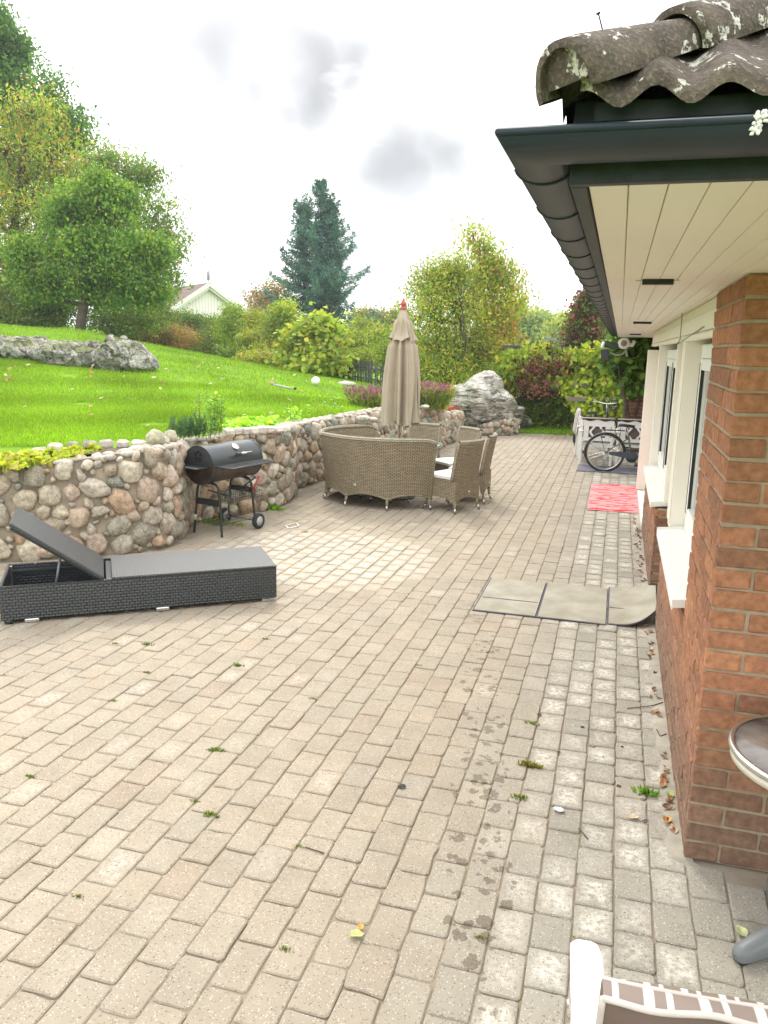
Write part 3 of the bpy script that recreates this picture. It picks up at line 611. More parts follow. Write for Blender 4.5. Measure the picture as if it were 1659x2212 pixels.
# slope on the long side
ys_ = np.arange(ey0+.03, YE, LAM/8)
for cse in range(6):
    x0 = ex0+cse*CR; rows = []
    for (dx, dz) in ((0.0, -.022), (-.002, -.004), (.02, .006), (CR+.05, .004)):
        rows.append([(min(x0+dx, max(x0-.002, ex0+(y_-ey0))), y_, ez0+(min(x0+max(dx, 0), max(x0, ex0+(y_-ey0)))-ex0)*PIT+dz+.012+AMP*math.sin(2*math.pi*(y_-ey0)/LAM)) for y_ in ys_])
    A = np.array(rows); A = A[:, [j for j in range(len(ys_)) if ys_[j] > ey0+.02+cse*CR]]; mb.grid(A, smooth=True)
roof = hb(mb, 'tiled_roof', TM)
mb = MB(); mb.add([(ex0+.05, ey0+.05, ez0-.03), (2.9, ey0+.05, ez0-.03), (2.9, ey0+1.3, ez0-.03+1.25*PIT), (ex0+1.3, ey0+1.3, ez0-.03+1.25*PIT)], [[0, 1, 2, 3]]); mb.add([(ex0+.05, ey0+.05, ez0-.03), (ex0+.05, YE, ez0-.03), (ex0+1.3, YE, ez0-.03+1.25*PIT), (ex0+1.3, ey0+1.3, ez0-.03+1.25*PIT)], [[0, 1, 2, 3]])
mb.add([(ex0+.05, ey0+.052, ez0-.03), (2.9, ey0+.052, ez0-.03), (2.9, ey0+.052, SOF+.11), (ex0+.05, ey0+.052, SOF+.11)], [[0, 1, 2, 3]]); mb.add([(ex0+.052, ey0+.05, ez0-.03), (ex0+.052, YE, ez0-.03), (ex0+.052, YE, SOF+.11), (ex0+.052, ey0+.05, SOF+.11)], [[0, 1, 2, 3]])
hb(mb, 'underlay', fasm)
# barrel caps along the hip
hd = np.array([1, 1, PIT*1.0]); hl = np.linalg.norm(hd); hd = hd/hl; side = np.array([1, -1, 0])/math.sqrt(2); upv = np.cross(side, hd); upv = upv if upv[2] > 0 else -upv
def barrel(base, ln=.44):
    m = MB(); rows = []; nn = 16
    for (s, r) in ((0, .060), (.0, .054), (.02, .054), (ln, .034)):
        rows.append([tuple(np.array(base)+hd*s+side*r*math.cos(math.pi*(q/nn*1.16-.08))+upv*r*.95*math.sin(math.pi*(q/nn*1.16-.08))) for q in range(nn+1)])
    rows2 = [[tuple(np.array(base)+hd*s+side*r*math.cos(math.pi*(q/nn*1.16-.08))+upv*r*.95*math.sin(math.pi*(q/nn*1.16-.08))) for q in range(nn+1)] for (s, r) in ((ln, .036), (ln, .043), (.03, .067), (0, .066))]
    A = np.array([rows[1]]+[rows2[3]]+[rows2[2]]+[rows2[1]]); A = A+np.array([[[.002*mnoise.noise(Vector(p)*30) for _ in range(3)] for p in r] for r in A])
    m.grid(A); m.grid(np.array([rows[1], rows2[0]])); return m
c0 = np.array([ex0+.005, ey0-.010, ez0+.006])
nailm = plain('rusty_nail', (.08, .055, .045), .7, metal=.5)
for k in range(6):
    h_ = barrel(c0+hd*(.25*k)+np.array([0, 0, .004]), .29)
    if k == 0:
        pts = [tuple(c0+np.array([0, 0, .008])+side*.051*math.cos(a_)*.97+upv*.049*math.sin(a_)+hd*.010) for a_ in np.linspace(-.1, math.pi+.1, 14)]; h_.add(pts, [list(range(14))])
    hp = h_.xf(T4(None, -HO)).build('ridge_cap', TM, house)
    n_ = MB(); q = c0+hd*(.25*k+.10)+upv*.062; n_.tube([tuple(q), tuple(q+np.array([-.008, 0, .024]))], .0014, 6); n_.tube([tuple(q+np.array([-.008, 0, .0235])), tuple(q+np.array([-.0085, 0, .025]))], .0036, 8); n_.xf(T4(None, -HO)).build('nail', nailm, hp)
# white lint caught on the gutter
mb = MB()
for k in range(40):
    q_ = abs(rng.normal(0, 1)); rock(mb, (.168+rng.normal(0, .0045)+(k/40-.5)*.012, gy-GR-.006+rng.normal(0, .002), gz-.004+(k/40-.5)*.030+rng.normal(0, .003)), (.0035, .002, .0032), 1, .6, 2, k+.3)
tag(mb.build('feather_tuft', WHITE), 'small white fluffy tuft caught on the outer face of the gutter', 'feather')
# flood lamp cluster under the far end of the soffit
fl = empty('flood_lamp', (.02, 13.6, 2.25), 0, 'white round lamp with black box head hanging under the far roof corner', 'lamp')
mb = MB(); mb.lathe([(0, 0), (.10, 0), (.115, .02), (.115, .07), (.08, .12), (0, .13)], (0, 0, 0), 24, 'y'); mb.tube([(0, .06, 0), (.17, .1, -.03), (.2, .12, .05)], .04, 10); mb.xf(T4(None, (.02, -.1, -.12))).build('lamp_housing', plain('lamp_white', (.68, .66, .58), .5), fl)
mb = MB(); mb.lathe([(0, -.004), (.055, -.004), (.06, 0)], (.02, -.104, -.12), 20, 'y'); mb.build('lens', plain('lens_grey', (.20, .18, .16), .3), fl)
mb = MB(); mb.box((-.22, -.02, -.16), (.30, .16, .13), .02, euler(0, .25, 0)); mb.box((-.33, -.08, -.36), (.15, .10, .24), .012, euler(0, -.15, 0)); mb.build('black_box', BLACKMETAL, fl)
mb = MB(); mb.box((-.385, -.08, -.16), (.06, .15, .13), .02, euler(0, .25, 0)); mb.build('white_cap', plain('cap_white', (.75, .74, .7), .5), fl)
mb = MB(); mb.tube([(-.28, -.03, -.28), (-.12, -.05, -.36), (.02, -.05, -.33), (.08, -.02, -.22)], .016, 8); mb.tube([(.06, -.02, -.22), (.10, 0, -.38)], .022, 8); mb.build('arm', plain('arm_grey', (.30, .32, .26), .6), fl)
fl.scale = (.8, .8, .8)
# thin cable and hook on the frieze
mb = MB(); mb.tube([(.40, 6.2, 2.298), (.402, 6.2, 2.2), (.404, 6.22, 2.12)], .0035, 6); mb.tube([(.404, 6.22, 2.12), (.39, 6.25, 2.08), (.404, 6.05, 2.10), (.412, 4.6, 2.16)], .0035, 6)
tag(mb.build('wall_cable', plain('cable_grey', (.25, .23, .18), .6)), 'thin slack cable running down the white frieze over the windows', 'cable')

# ---------------------------------------------------------------- woven materials
def weave(name, c1, c2, dark, sx, sy, rough=.5, bstr=.8, bd=.003, spec=.4, edge=None):
    m, t, b, o = newmat(name); tc = t.nodes.new('ShaderNodeTexCoord')
    mp = t.nodes.new('ShaderNodeMapping'); mp.inputs['Scale'].default_value = (1/sx, 1/sy, 1); t.links.new(tc.outputs['UV'], mp.inputs[0])
    br = t.nodes.new('ShaderNodeTexBrick'); br.inputs['Scale'].default_value = 1; br.inputs['Brick Width'].default_value = 1; br.inputs['Row Height'].default_value = 1
    br.offset = .5; br.inputs['Mortar Size'].default_value = .07; br.inputs['Mortar Smooth'].default_value = .6; br.inputs['Color1'].default_value = (*c1, 1); br.inputs['Color2'].default_value = (*c2, 1); br.inputs['Mortar'].default_value = (*dark, 1)
    t.links.new(mp.outputs[0], br.inputs['Vector'])
    n = noi(t, 6, 4, .6, coord='UV', stretch=(1.1, 6, 1)); c = mixc(t, rampv(t, n, .42, .58, 0, .75), br.outputs['Color'], mixc(t, 1., br.outputs['Color'], (.74, .84, .84), 'MULTIPLY'))
    sp = t.nodes.new('ShaderNodeSeparateXYZ'); t.links.new(mp.outputs[0], sp.inputs[0])
    # rounded strand profile: over / under alternation
    row = mth(t, 'FLOOR', sp.outputs[1]); ph = mth(t, 'MULTIPLY', mth(t, 'MODULO', row, 2), .5)
    u = mth(t, 'FRACT', mth(t, 'ADD', sp.outputs[0], ph)); v = mth(t, 'FRACT', sp.outputs[1])
    hu = mth(t, 'SINE', mth(t, 'MULTIPLY', u, math.pi)); hv = mth(t, 'SINE', mth(t, 'MULTIPLY', v, math.pi))
    h = mth(t, 'MULTIPLY', mth(t, 'POWER', hu, .5), mth(t, 'POWER', hv, .6))
    c = mixc(t, rampv(t, h, .15, .75), tuple(dark), c)
    if edge: c = mixc(t, rampv(t, h, .8, 1.0, 0, .35), c, edge)
    t.links.new(c, b.inputs['Base Color']); b.inputs['Roughness'].default_value = rough; b.inputs['Specular IOR Level'].default_value = spec; bump(t, b, h, bstr, bd); return m
RAT = weave('rattan_weave', (.45, .33, .205), (.27, .235, .16), (.10, .075, .05), .052, .0185, .6, .9, .004, .3, (.50, .42, .29))
BRAID = weave('rattan_braid', (.50, .43, .30), (.38, .32, .21), (.09, .07, .045), .022, .03, .6, .8, .004, .3)
BLW = weave('black_weave', (.055, .062, .068), (.042, .048, .052), (.003, .004, .004), .040, .022, .32, .9, .004, .7)
BLT = weave('black_weave_top', (.050, .053, .060), (.036, .039, .044), (.008, .009, .010), .045, .028, .3, .8, .003, .8)
STEEL = plain('brushed_steel', (.62, .61, .58), .25, metal=.9, var=.08)
CUSH = plain('cushion_white', (.74, .72, .66), .85, var=.06, vs=20, bmp=.15, bs=200)

# ---------------------------------------------------------------- sun lounger
lu = np.array([.81, .587]); lu /= np.linalg.norm(lu); lv = np.array([-lu[1], lu[0]]); lfr = np.array([-2.50, 5.60])
lz = math.atan2(-lu[1], -lu[0]); lo = lfr+lv*.32
lg = empty('sun_lounger', (*(lfr-lu*1.0+lv*.33), 0), math.atan2(lu[1], lu[0]), 'black woven sun lounger with raised backrest in front of the cobble wall', 'sun lounger')
# local frame: +x toward the foot end, +y toward the cobble wall; half length 1.0, half width .33
LZ0, LZ1, HL, HW, HGX = .03, .285, 1.005, .325, -.275
mb = MB()
for sy in (-1, 1): mb.box((0, sy*(HW-.012), (LZ0+LZ1)/2), (2*HL, .024, LZ1-LZ0), .006)
mb.box((HL-.012, 0, (LZ0+LZ1)/2), (.0239, 2*HW-.05, LZ1-LZ0-.001), .006); mb.box((-HL+.012, 0, (LZ0+LZ1)/2), (.0239, 2*HW-.05, LZ1-LZ0-.001), .006)
mb.build('side_panel', BLW, lg)
mb = MB(); mb.box(((HL+HGX)/2+.02, 0, LZ1+.004), (HL-HGX-.035, 2*HW+.006, .018), .006); mb.build('seat_panel', BLT, lg)
mb = MB(); mb.box((-.3, 0, LZ0+.03), (1.3, 2*HW-.06, .01), .002); mb.box((HGX+.02, 0, LZ1-.05), (.05, 2*HW-.06, .06), .004); mb.box((-.64, HW-.045, LZ1-.06), (.7, .03, .03), .003); mb.box((-.64, -HW+.045, LZ1-.06), (.7, .03, .03), .003); mb.build('inner_frame', BLACKMETAL, lg)
ba = R_(36.5); bl_ = .76
mb = MB(); Rb = euler(0, ba, 0); cb = np.array([HGX-.02, 0, LZ1])+np.array([-math.cos(ba), 0, math.sin(ba)])*bl_/2
mb.box(cb, (bl_, 2*HW-.03, .028), .007, Rb); bk = mb.build('backrest', BLT, lg)
mb = MB()
for sy in (-1, 1): mb.bar(np.array([HGX-.05, sy*.27, LZ1+.0]), cb+np.array([-math.cos(ba)*.36, sy*.27, math.sin(ba)*.36])+np.array([-.012, 0, -.022]), .025, .025)
mb.build('backrest_frame', BLACKMETAL, lg)
grey = plain('strut_grey', (.16, .18, .18), .4, metal=.4)
for sy in (-.2, .2):
    mb = MB(); e = cb+np.array([.02, sy, -.03]); mb.tube([tuple(e), (-.66, sy, LZ0+.07)], .010, 8); mb.tube([(-.66, sy-.06, LZ0+.07), (-.66, sy+.06, LZ0+.07)], .009, 8); mb.build('support_strut', grey, lg)
mb = MB(); mb.box((-HL+.03, HW-.05, .20), (.02, .03, .16), .003); mb.build('latch', STEEL, lg); mb = MB(); mb.box((-.80, HW-.03, LZ1-.005), (.02, .03, .02), .004); mb.build('catch', STEEL, lg)
for (x, y) in ((HL-.07, -HW+.03), (0.12, -HW+.02), (-.80, -HW+.02), (HL-.07, HW-.03), (-.80, HW-.03)):
    mb = MB(); mb.box((x, y, .017), (.10, .05, .03), .006); mb.build('foot', STEEL, lg)
mb = MB(); mb.lathe([(0, .0), (.03, 0), (.035, .02), (.03, .035), (0, .035)], (-HL+.05, -HW+.03, 0), 16); mb.build('corner_foot', BLACKMETAL, lg)

# ---------------------------------------------------------------- barrel grill
gA = np.array([-4.316, 7.477]); gB = np.array([-3.91, 7.45]); gax = np.array([.25, .97]); gax /= np.linalg.norm(gax); gc = (gA+gB)/2
grl = empty('barrel_grill', (*gc, 0), math.atan2(gax[1], gax[0])-math.pi/2, 'black barrel charcoal grill on wheels in front of the cobble wall', 'grill')
# local: +y along the drum (away), +x to the right
GZ, GRD, Y0, Y1 = .765, .205, -.13, .66
def halfdrum(r, a0, a1, y0, y1, col=None):
    m = MB(); n = 22; rows = []
    for (yy, rr) in ((y0, r), (y1, r)):
        rows.append([(rr*math.cos(a0+(a1-a0)*k/n), yy, GZ+rr*math.sin(a0+(a1-a0)*k/n)) for k in range(n+1)])
    m.grid(np.array(rows)); 
    for yy in (y0, y1): m.add([(r*math.cos(a0+(a1-a0)*k/n), yy, GZ+r*math.sin(a0+(a1-a0)*k/n)) for k in range(n+1)], [list(range(n+1))], None, None, False)
    m.tube([(r*math.cos(a0+(a1-a0)*k/n), y0, GZ+r*math.sin(a0+(a1-a0)*k/n)) for k in range(n+1)], .006, 6); m.tube([(r*math.cos(a0+(a1-a0)*k/n), y1, GZ+r*math.sin(a0+(a1-a0)*k/n)) for k in range(n+1)], .006, 6)
    return m
lidm = plain('grill_lid', (.055, .06, .062), .36, metal=.35, var=.1, bmp=.08, bs=140)
bowl_reflm, t, b, o = newmat('grill_bowl'); n1 = noi(t, 7, 5, .65); c = mixc(t, rampv(t, n1, .42, .62), (.03, .03, .028), (.10, .055, .035)); t.links.new(c, b.inputs['Base Color']); b.inputs['Roughness'].default_value = .38; b.inputs['Metallic'].default_value = .3  # brown blotches paint the paving's reflection into the bowl colour
lid = halfdrum(GRD, 0, math.pi, Y0, Y1).build('lid', lidm, grl)
mb = MB(); mb.tube([(-GRD-.004, Y0, GZ), (-GRD-.004, Y1, GZ)], .006, 6); mb.tube([(GRD+.004, Y0, GZ), (GRD+.004, Y1, GZ)], .006, 6); mb.build('rim', BLACKMETAL, lid)
halfdrum(GRD*.985, math.pi, 2*math.pi, Y0+.004, Y1-.004).build('bowl', bowl_reflm, grl)
mb = MB()
for k in range(5):
    a_ = k*2*math.pi/5+.3; c_ = np.array([-.0+.034*math.cos(a_), Y0-.004, GZ+.105+.034*math.sin(a_)])
    pts = [(c_+np.array([.02*math.cos(a_+q)*1.0, -.001, .02*math.sin(a_+q)])*1.0) for q in (-1.1, -.4, .4, 1.1)]+[np.array([.012*math.cos(a_), Y0-.005, GZ+.105+.012*math.sin(a_)])]
    mb.add(pts, [[0, 1, 2, 3, 4]], None, None, False)
mb.build('vent_hole', plain('vent_dark', (.003, .003, .003), .9), lid)
mb = MB(); mb.lathe([(.058, -.002), (.060, -.008), (.056, -.008)], (0, Y0, GZ+.105), 28, 'y'); mb.build('vent_disc', BLACKMETAL, lid)
# thermometer and handle on the +x side of the lid
def onlid(ang, y, out=0.): return np.array([(GRD+out)*math.cos(ang), y, GZ+(GRD+out)*math.sin(ang)])
mb = MB(); A_ = R_(52); mb.lathe([(0, .012), (.040, .010), (.044, .004), (.044, -.004)], (0, 0, 0), 24, 'x'); mb.xf(T4(euler(0, -A_, 0), onlid(A_, .30, .006))); mb.build('thermometer', STEEL, lid)
A_ = R_(24); mb = MB(); mb.tube([tuple(onlid(A_, .22, .05)), tuple(onlid(A_, .44, .05))], .013, 12); hdl = mb.build('handle', STEEL, lid)
mb = MB(); mb.tube([tuple(onlid(A_, .23, 0)), tuple(onlid(A_, .23, .05))], .007, 8); mb.tube([tuple(onlid(A_, .43, 0)), tuple(onlid(A_, .43, .05))], .007, 8); mb.tube([tuple(onlid(A_, .20, .05)), tuple(onlid(A_, .27, .05))], .016, 10); mb.build('handle_bracket', BLACKMETAL, hdl)
# trays
def wire_tray(name, x0, x1, y0, y1, z, n, along='x', parent=grl):
    m = MB(); m.tube([(x0, y0, z), (x1, y0+.03, z), (x1, y1-.03, z), (x0, y1, z)], .007, 8)
    m.tube([(x0, y0, z), (x0, y1, z)], .006, 6)
    for k in range(1, n): 
        f_ = k/n
        if along == 'x': m.tube([(x0, y0+(y1-y0)*f_, z), (x1, y0+(y1-y0)*f_, z)], .0025, 4, cap=False)
        else: m.tube([(x0+(x1-x0)*f_, y0+.01, z), (x0+(x1-x0)*f_, y1-.01, z)], .0025, 4, cap=False)
    for k in range(1, 9): m.tube([(x0+(x1-x0)*k/9, y0+.02, z+.003), (x0+(x1-x0)*k/9, y1-.02, z+.003)], .0022, 4, cap=False)
    return m.build(name, BLACKMETAL, parent)
wire_tray('side_shelf', GRD+.012, GRD+.215, Y0+.02, Y1-.02, GZ-.004, 26)
mb = MB(); mb.box((-.03, Y0-.085, GZ-.006), (.36, .15, .012), .004); mb.tube([(-.21, Y0-.01, GZ-.01), (-.215, Y0-.16, GZ-.01), (.14, Y0-.165, GZ-.01), (.155, Y0-.01, GZ-.01)], .008, 8); mb.build('end_shelf', BLACKMETAL, grl)
# legs: two bent tube frames
LX = .20
pts_front = lambda y: [(-LX, y, 0), (-LX*.80, y, .38), (-LX*.72, y, .50), (-LX*.55, y, .555), (0, y, .565), (LX*.55, y, .555), (LX*.72, y, .50), (LX*.80, y, .38), (LX, y, 0)]
for y, zb in ((0.0, 0.), (.53, .06)):
    for s in (-1, 1):
        mb = MB(); q = [(s*LX, y+(0 if y else -.02), zb), (s*LX*.86, y, .30), (s*LX*.78, y, .46), (s*LX*.70, y, .53), (s*LX*.5, y, .562), (0, y, .565)]
        mb.tube(smooth_line(q, 2), .0135, 10); lgq = mb.build('leg', BLACKMETAL, grl)
        if not y and s < 0: m2 = MB(); m2.tube([(-LX*.935, -.012, .14), (-LX*.90, -.010, .20)], .0150, 10); m2.build('sticker', plain('sticker_silver', (.55, .54, .5), .4), lgq)
mb = MB(); mb.box((0, -.004, .355), (2*LX*.84, .012, .07), .003); mb.build('cross_plate', BLACKMETAL, grl)
mb = MB(); mb.box((0, .53, .43), (2*LX*.80, .012, .06), .003); mb.build('cross_plate', BLACKMETAL, grl)
mb = MB(); mb.tube([(-LX-.05, .53, .085), (LX+.05, .53, .085)], .006, 8); mb.build('axle', BLACKMETAL, grl)
rub = plain('tyre_rubber', (.03, .03, .03), .8); hub = plain('hub_grey', (.42, .44, .44), .5)
for s in (-1, 1):
    x = s*(LX+.045); mb = MB(); mb.lathe([(.055, -.022), (.082, -.024), (.086, -.018), (.086, .018), (.082, .024), (.055, .022)], (x, .53, .086), 32, 'x')
    for k in range(28):
        a_ = 2*math.pi*k/28; mb.box((x, .53+.086*math.cos(a_), .086+.086*math.sin(a_)), (.030, .006, .004), .001, euler(a_-math.pi/2, 0, 0))
    wh = mb.build('wheel', rub, grl); mb = MB(); mb.lathe([(0, -.020), (.056, -.020), (.056, .020), (0, .020)], (x, .53, .086), 28, 'x'); mb.build('hub_cap', hub, wh)
mb = MB()
for k in range(11): mb.tube([(-LX*.9, .02+.5*k/10, .115+.02*0), (LX*.9, .02+.5*k/10, .115)], .0022, 4, cap=False)
for k in range(4): mb.tube([(-LX*.9+2*LX*.9*k/3, 0, .115), (-LX*.9+2*LX*.9*k/3, .53, .115)], .003, 5)
mb.build('bottom_rack', BLACKMETAL, grl)
mb = MB(); bx0, bx1, by0, by1 = LX*.72, LX*.72+.13, .0, .58
for z in (.37, .43, .485): mb.tube([(bx0, by0, z), (bx1, by0, z), (bx1, by1, z), (bx0, by1, z)], .0028, 5, closed=True, cap=False)
for k in range(20):
    y = by0+(by1-by0)*k/19; mb.tube([(bx0, y, .485), (bx0, y, .37), (bx1, y, .37), (bx1, y, .485)], .0018, 4, cap=False)
mb.build('wire_basket', BLACKMETAL, grl)
mb = MB(); mb.tube([(.06, -.06, .50), (.16, .10, .43)], .010, 8); mb.tube([(.16, .10, .43), (.20, .35, .42)], .004, 6)
tag(mb.xf(T4(RZ(grl.rotation_euler[2]), (*gc, 0))).build('grill_tongs', BLACKMETAL), 'black handled tongs poking out of the wire basket under the grill', 'tongs')
mb = MB(); mb.tube([(.19, .50, .42), (.22, .58, .58)], .012, 8)
tag(mb.xf(T4(RZ(grl.rotation_euler[2]), (*gc, 0))).build('grill_brush', plain('brush_red', (.50, .06, .06), .5)), 'red handled brush standing in the grill basket', 'brush')
mb = MB(); mb.tube([(.17, .46, .42), (.19, .36, .50), (.20, .54, .575)], .011, 8)
tag(mb.xf(T4(RZ(grl.rotation_euler[2]), (*gc, 0))).build('grill_scraper', BLACKMETAL), 'black handle standing in the grill basket beside the red one', 'scraper')
for k, (x, z) in enumerate(((.215, .22), (.20, .25), (.23, .24))):
    mb = MB(); mb.tube([(x, .05+.05*k, .42), (x+.01, .055+.05*k, z), (x+.02, .055+.05*k, z-.015)], .0022, 5)
    tag(mb.xf(T4(RZ(grl.rotation_euler[2]), (*gc, 0))).build('skewer', plain('brass', (.35, .28, .15), .35, metal=.8)), 'thin metal skewer hanging from the wire basket of the grill', 'skewer', 'skewers hanging from the grill basket')

# ---------------------------------------------------------------- rattan dining set round a table
TC = np.array([-2.85, 10.34])
def legs(pts, parent, r=.021, h=.15, z=.13, lean=.05):
    for (x, y) in pts:
        d = np.array([x, y]); n = np.linalg.norm(d) or 1; o_ = d/n*lean
        m = MB(); m.tube([(x, y, z+.05), (x+o_[0]*.6, y+o_[1]*.6, .055)], [r, r*.8], 12); l = m.build('leg', RATL, parent)
        m = MB(); m.tube([(x+o_[0]*.58, y+o_[1]*.58, .058), (x+o_[0], y+o_[1], .008)], [r*.82, r*.62], 12); f_ = m.build('foot_cap', STEEL, l)
        m = MB(); m.tube([(x+o_[0]*1.0, y+o_[1]*1.0, .008), (x+o_[0], y+o_[1], 0)], [r*.66, r*.66], 10); m.build('foot_pad', BLACKMETAL, l)
RATL = plain('rattan_leg', (.33, .27, .17), .6, var=.15, vs=40)
badge = plain('badge_cream', (.62, .60, .52), .5)
def bench(a0, a1, label, rb=.94, rt=1.03, top=.885, drop0=0.):
    root = empty('rattan_bench', (*TC, 0), 0, label, 'bench', 'curved rattan benches at the round table'); n = 64; nz = 14
    A = np.linspace(a0, a1, n+1)
    def bot(f_):
        nl = 3; return .125+.065*abs(math.sin(f_*math.pi*nl))**.8
    def wall(off, flip=False):
        rows = []; uv = []
        for i, a_ in enumerate(A):
            f_ = i/n; b0 = bot(f_); e = 1-abs(2*f_-1); tp = top-.05*math.exp(-e*14)
            r = []; u_ = []
            for k in range(nz+1):
                q = k/nz; z = b0+(tp-b0)*q; R0 = rb+(rt-rb)*max(0, (z-.12)/.76)**1.6-off
                r.append((R0*math.cos(a_), R0*math.sin(a_), z)); u_.append((a_*rb, z))
            rows.append(r); uv.append(u_)
        return np.array(rows), np.array(uv)
    O, U = wall(0); I_, U2 = wall(.05); m = MB(); m.grid(O, None, U); m.grid(I_, None, U2)
    for e in (0, -1):   # end faces
        m.grid(np.stack([O[e], I_[e]]), None, np.stack([U[e], U[e]+[.05, 0]]))
    m.grid(np.stack([O[:, 0], I_[:, 0]]), None, np.stack([U[:, 0], U[:, 0]+[0, .05]]))
    m.build('backrest', RAT, root)
    rim = (O[:, -1]+I_[:, -1])/2; m = MB(); m.tube(rim+[0, 0, .002], .033, 12)
    m.tube(np.vstack([(O[0]+I_[0])[::-1]/2]), .027, 10); m.tube((O[-1]+I_[-1])[::-1]/2, .027, 10); m.tube(O[:, 0]+[0, 0, .004], .010, 8)
    m.build('rim', BRAID, root)
    # seat
    m = MB(); S1, S0 = rb-.04, rb-.48
    P_ = [[(r*math.cos(a_), r*math.sin(a_), z) for (r, z) in ((S1, .40), (S0, .40), (S0-.01, .385), (S0, .18), (S0+.02, .17), (S1, .17))] for a_ in A]
    UVs = [[(a_*r, z) for (r, z) in ((S1, .8), (S0, .4), (S0, .385), (S0, .18), (S0, .17), (S1, .0))] for a_ in A]
    m.grid(np.array(P_), None, np.array(UVs), smooth=False)
    for e in (0, -1): m.add(P_[e], [list(range(6))], None, UVs[e], False)
    m.build('seat', RAT, root)
    outl = [(rb*.975*math.cos(a0+(a1-a0)*f_), rb*.975*math.sin(a0+(a1-a0)*f_)) for f_ in (.012, .333, .667, .988)]; legs(outl, root)
    innl = [(S0*1.06*math.cos(a0+(a1-a0)*f_), S0*1.06*math.sin(a0+(a1-a0)*f_)) for f_ in (.05, .333, .667, .95)]; legs(innl, root, lean=-.02)
    af = a0+(a1-a0)*.42; m = MB(); Rr = RZ(af); m.box((0, 0, 0), (.006, .035, .028), .002); m.xf(T4(Rr, (math.cos(af)*(rb+.012), math.sin(af)*(rb+.012), .30))); m.build('badge', badge, root)
    # seat pad, a thing of its own
    m = MB(); nn = 40; rows = []
    for i in range(nn+1):
        a_ = a0+.04+(a1-a0-.08)*i/nn; pr_ = [(S1-.02, .405), (S1-.015, .43), (S1-.05, .455), ((S1+S0)/2, .462), (S0+.03, .452), (S0+.005, .43), (S0+.012, .405)]
        rows.append([(r*math.cos(a_), r*math.sin(a_), z+.004*math.sin(i*1.7)) for r, z in pr_])
    m.grid(np.array(rows)); m.add(rows[0], [list(range(7))]); m.add(rows[-1], [list(range(7))])
    return root, m
r1, m = bench(R_(-151), R_(-44), 'curved rattan bench seen from behind, nearest to the camera')
tag(m.build('seat_cushion', CUSH, None, (*TC, 0)), 'white seat pad on the nearest curved rattan bench, hidden behind its back', 'cushion')
r2, m = bench(R_(122), R_(206), 'curved rattan bench on the left whose inner back shows, against the cobble wall', top=.87)
tag(m.build('seat_cushion', CUSH, None, (*TC, 0)), 'white seat pad on the far left curved rattan bench', 'cushion')

def make_chair(loc, rz, label):
    root = empty('rattan_chair', (*loc, 0), rz, label, 'chair', 'rattan dining chairs'); W = .24   # faces +y, back at -y
    def backpt(u, q, off):     # u -1..1, q 0..1
        z = .40+(.885-.40)*q; y = -.235-.085*q**1.2+.045*(u*u)+off; return (u*(W-.005*q), y, z)
    O = np.array([[backpt(u, q, -.025) for q in np.linspace(0, 1, 9)] for u in np.linspace(-1, 1, 13)]); I_ = np.array([[backpt(u, q, .025) for q in np.linspace(0, 1, 9)] for u in np.linspace(-1, 1, 13)])
    U = np.array([[(u*W, z) for z in np.linspace(.4, .885, 9)] for u in np.linspace(-1, 1, 13)])
    m = MB(); m.grid(O, None, U); m.grid(I_, None, U)
    for e in (0, -1): m.grid(np.stack([O[e], I_[e]]), None, np.stack([U[e], U[e]+[.05, 0]]))
    m.build('backrest', RAT, root)
    m = MB(); m.tube((O[:, -1]+I_[:, -1])/2, .030, 12); m.tube((O[0]+I_[0])/2, .026, 10); m.tube((O[-1]+I_[-1])/2, .026, 10); m.build('rim', BRAID, root)
    # skirted seat with scalloped lower edge
    m = MB(); per = []
    def side(p, q, n_=8):
        for k in range(n_): f_ = k/n_; per.append((p[0]+(q[0]-p[0])*f_, p[1]+(q[1]-p[1])*f_, .13+.06*math.sin(math.pi*f_)))
    cs = [(-W, -.25), (W, -.25), (W, .25), (-W, .25)]
    for i in range(4): side(cs[i], cs[(i+1) % 4])
    per = np.array(per); L_ = np.r_[0, np.cumsum(np.linalg.norm(np.diff(per[:, :2], axis=0), axis=1))]
    m.grid(np.array([[tuple(p), (p[0], p[1], .30), (p[0], p[1], .41)] for p in np.vstack([per, per[:1]])]), None, np.array([[(l, p[2]), (l, .30), (l, .41)] for p, l in zip(np.vstack([per, per[:1]]), np.r_[L_, L_[-1]+.06])]), smooth=False)
    m.add([(x, y, .41) for x, y in cs], [[0, 1, 2, 3]], None, cs, False); m.add([(x, y, .20) for x, y in cs], [[0, 1, 2, 3]], None, cs, False); m.build('seat', RAT, root)
    legs([(-W+.03, -.22), (W-.03, -.22), (W-.03, .22), (-W+.03, .22)], root, z=.13)
    m = MB(); m.box((0, -.275, .26), (.028, .006, .024), .002); m.build('badge', badge, root)
    return root
def cushion(loc, rz, label, strap=True, name='seat_cushion'):
    root = empty(name, (*loc, 0), rz, label, 'cushion'); m = MB(); n_ = 14; rows = []
    for i in range(n_+1):
        u = -1+2*i/n_; r = []
        for j in range(n_+1):
            v = -1+2*j/n_; e = (1-abs(u)**6)*(1-abs(v)**6); r.append((u*.225, .02+v*.235, .448+.022*e**.35))
        rows.append(r)
    A = np.array(rows); Bm = A.copy(); Bm[:, :, 2] = .414; m.grid(A); m.grid(Bm)
    for q in (A[0], A[-1], A[:, 0], A[:, -1]):
        w_ = q.copy(); w_[:, 2] = .414; m.grid(np.stack([q, w_]))
    m.build('pad', CUSH, root)
    if strap:
        m = MB(); P_ = smooth_line([(.20, -.20, .44), (.245, -.19, .435), (.262, -.20, .40), (.266, -.225, .30), (.262, -.24, .16)], 2); m.tube(P_, .012, 8, flat=.4); m.build('strap', CUSH, root)
    return root
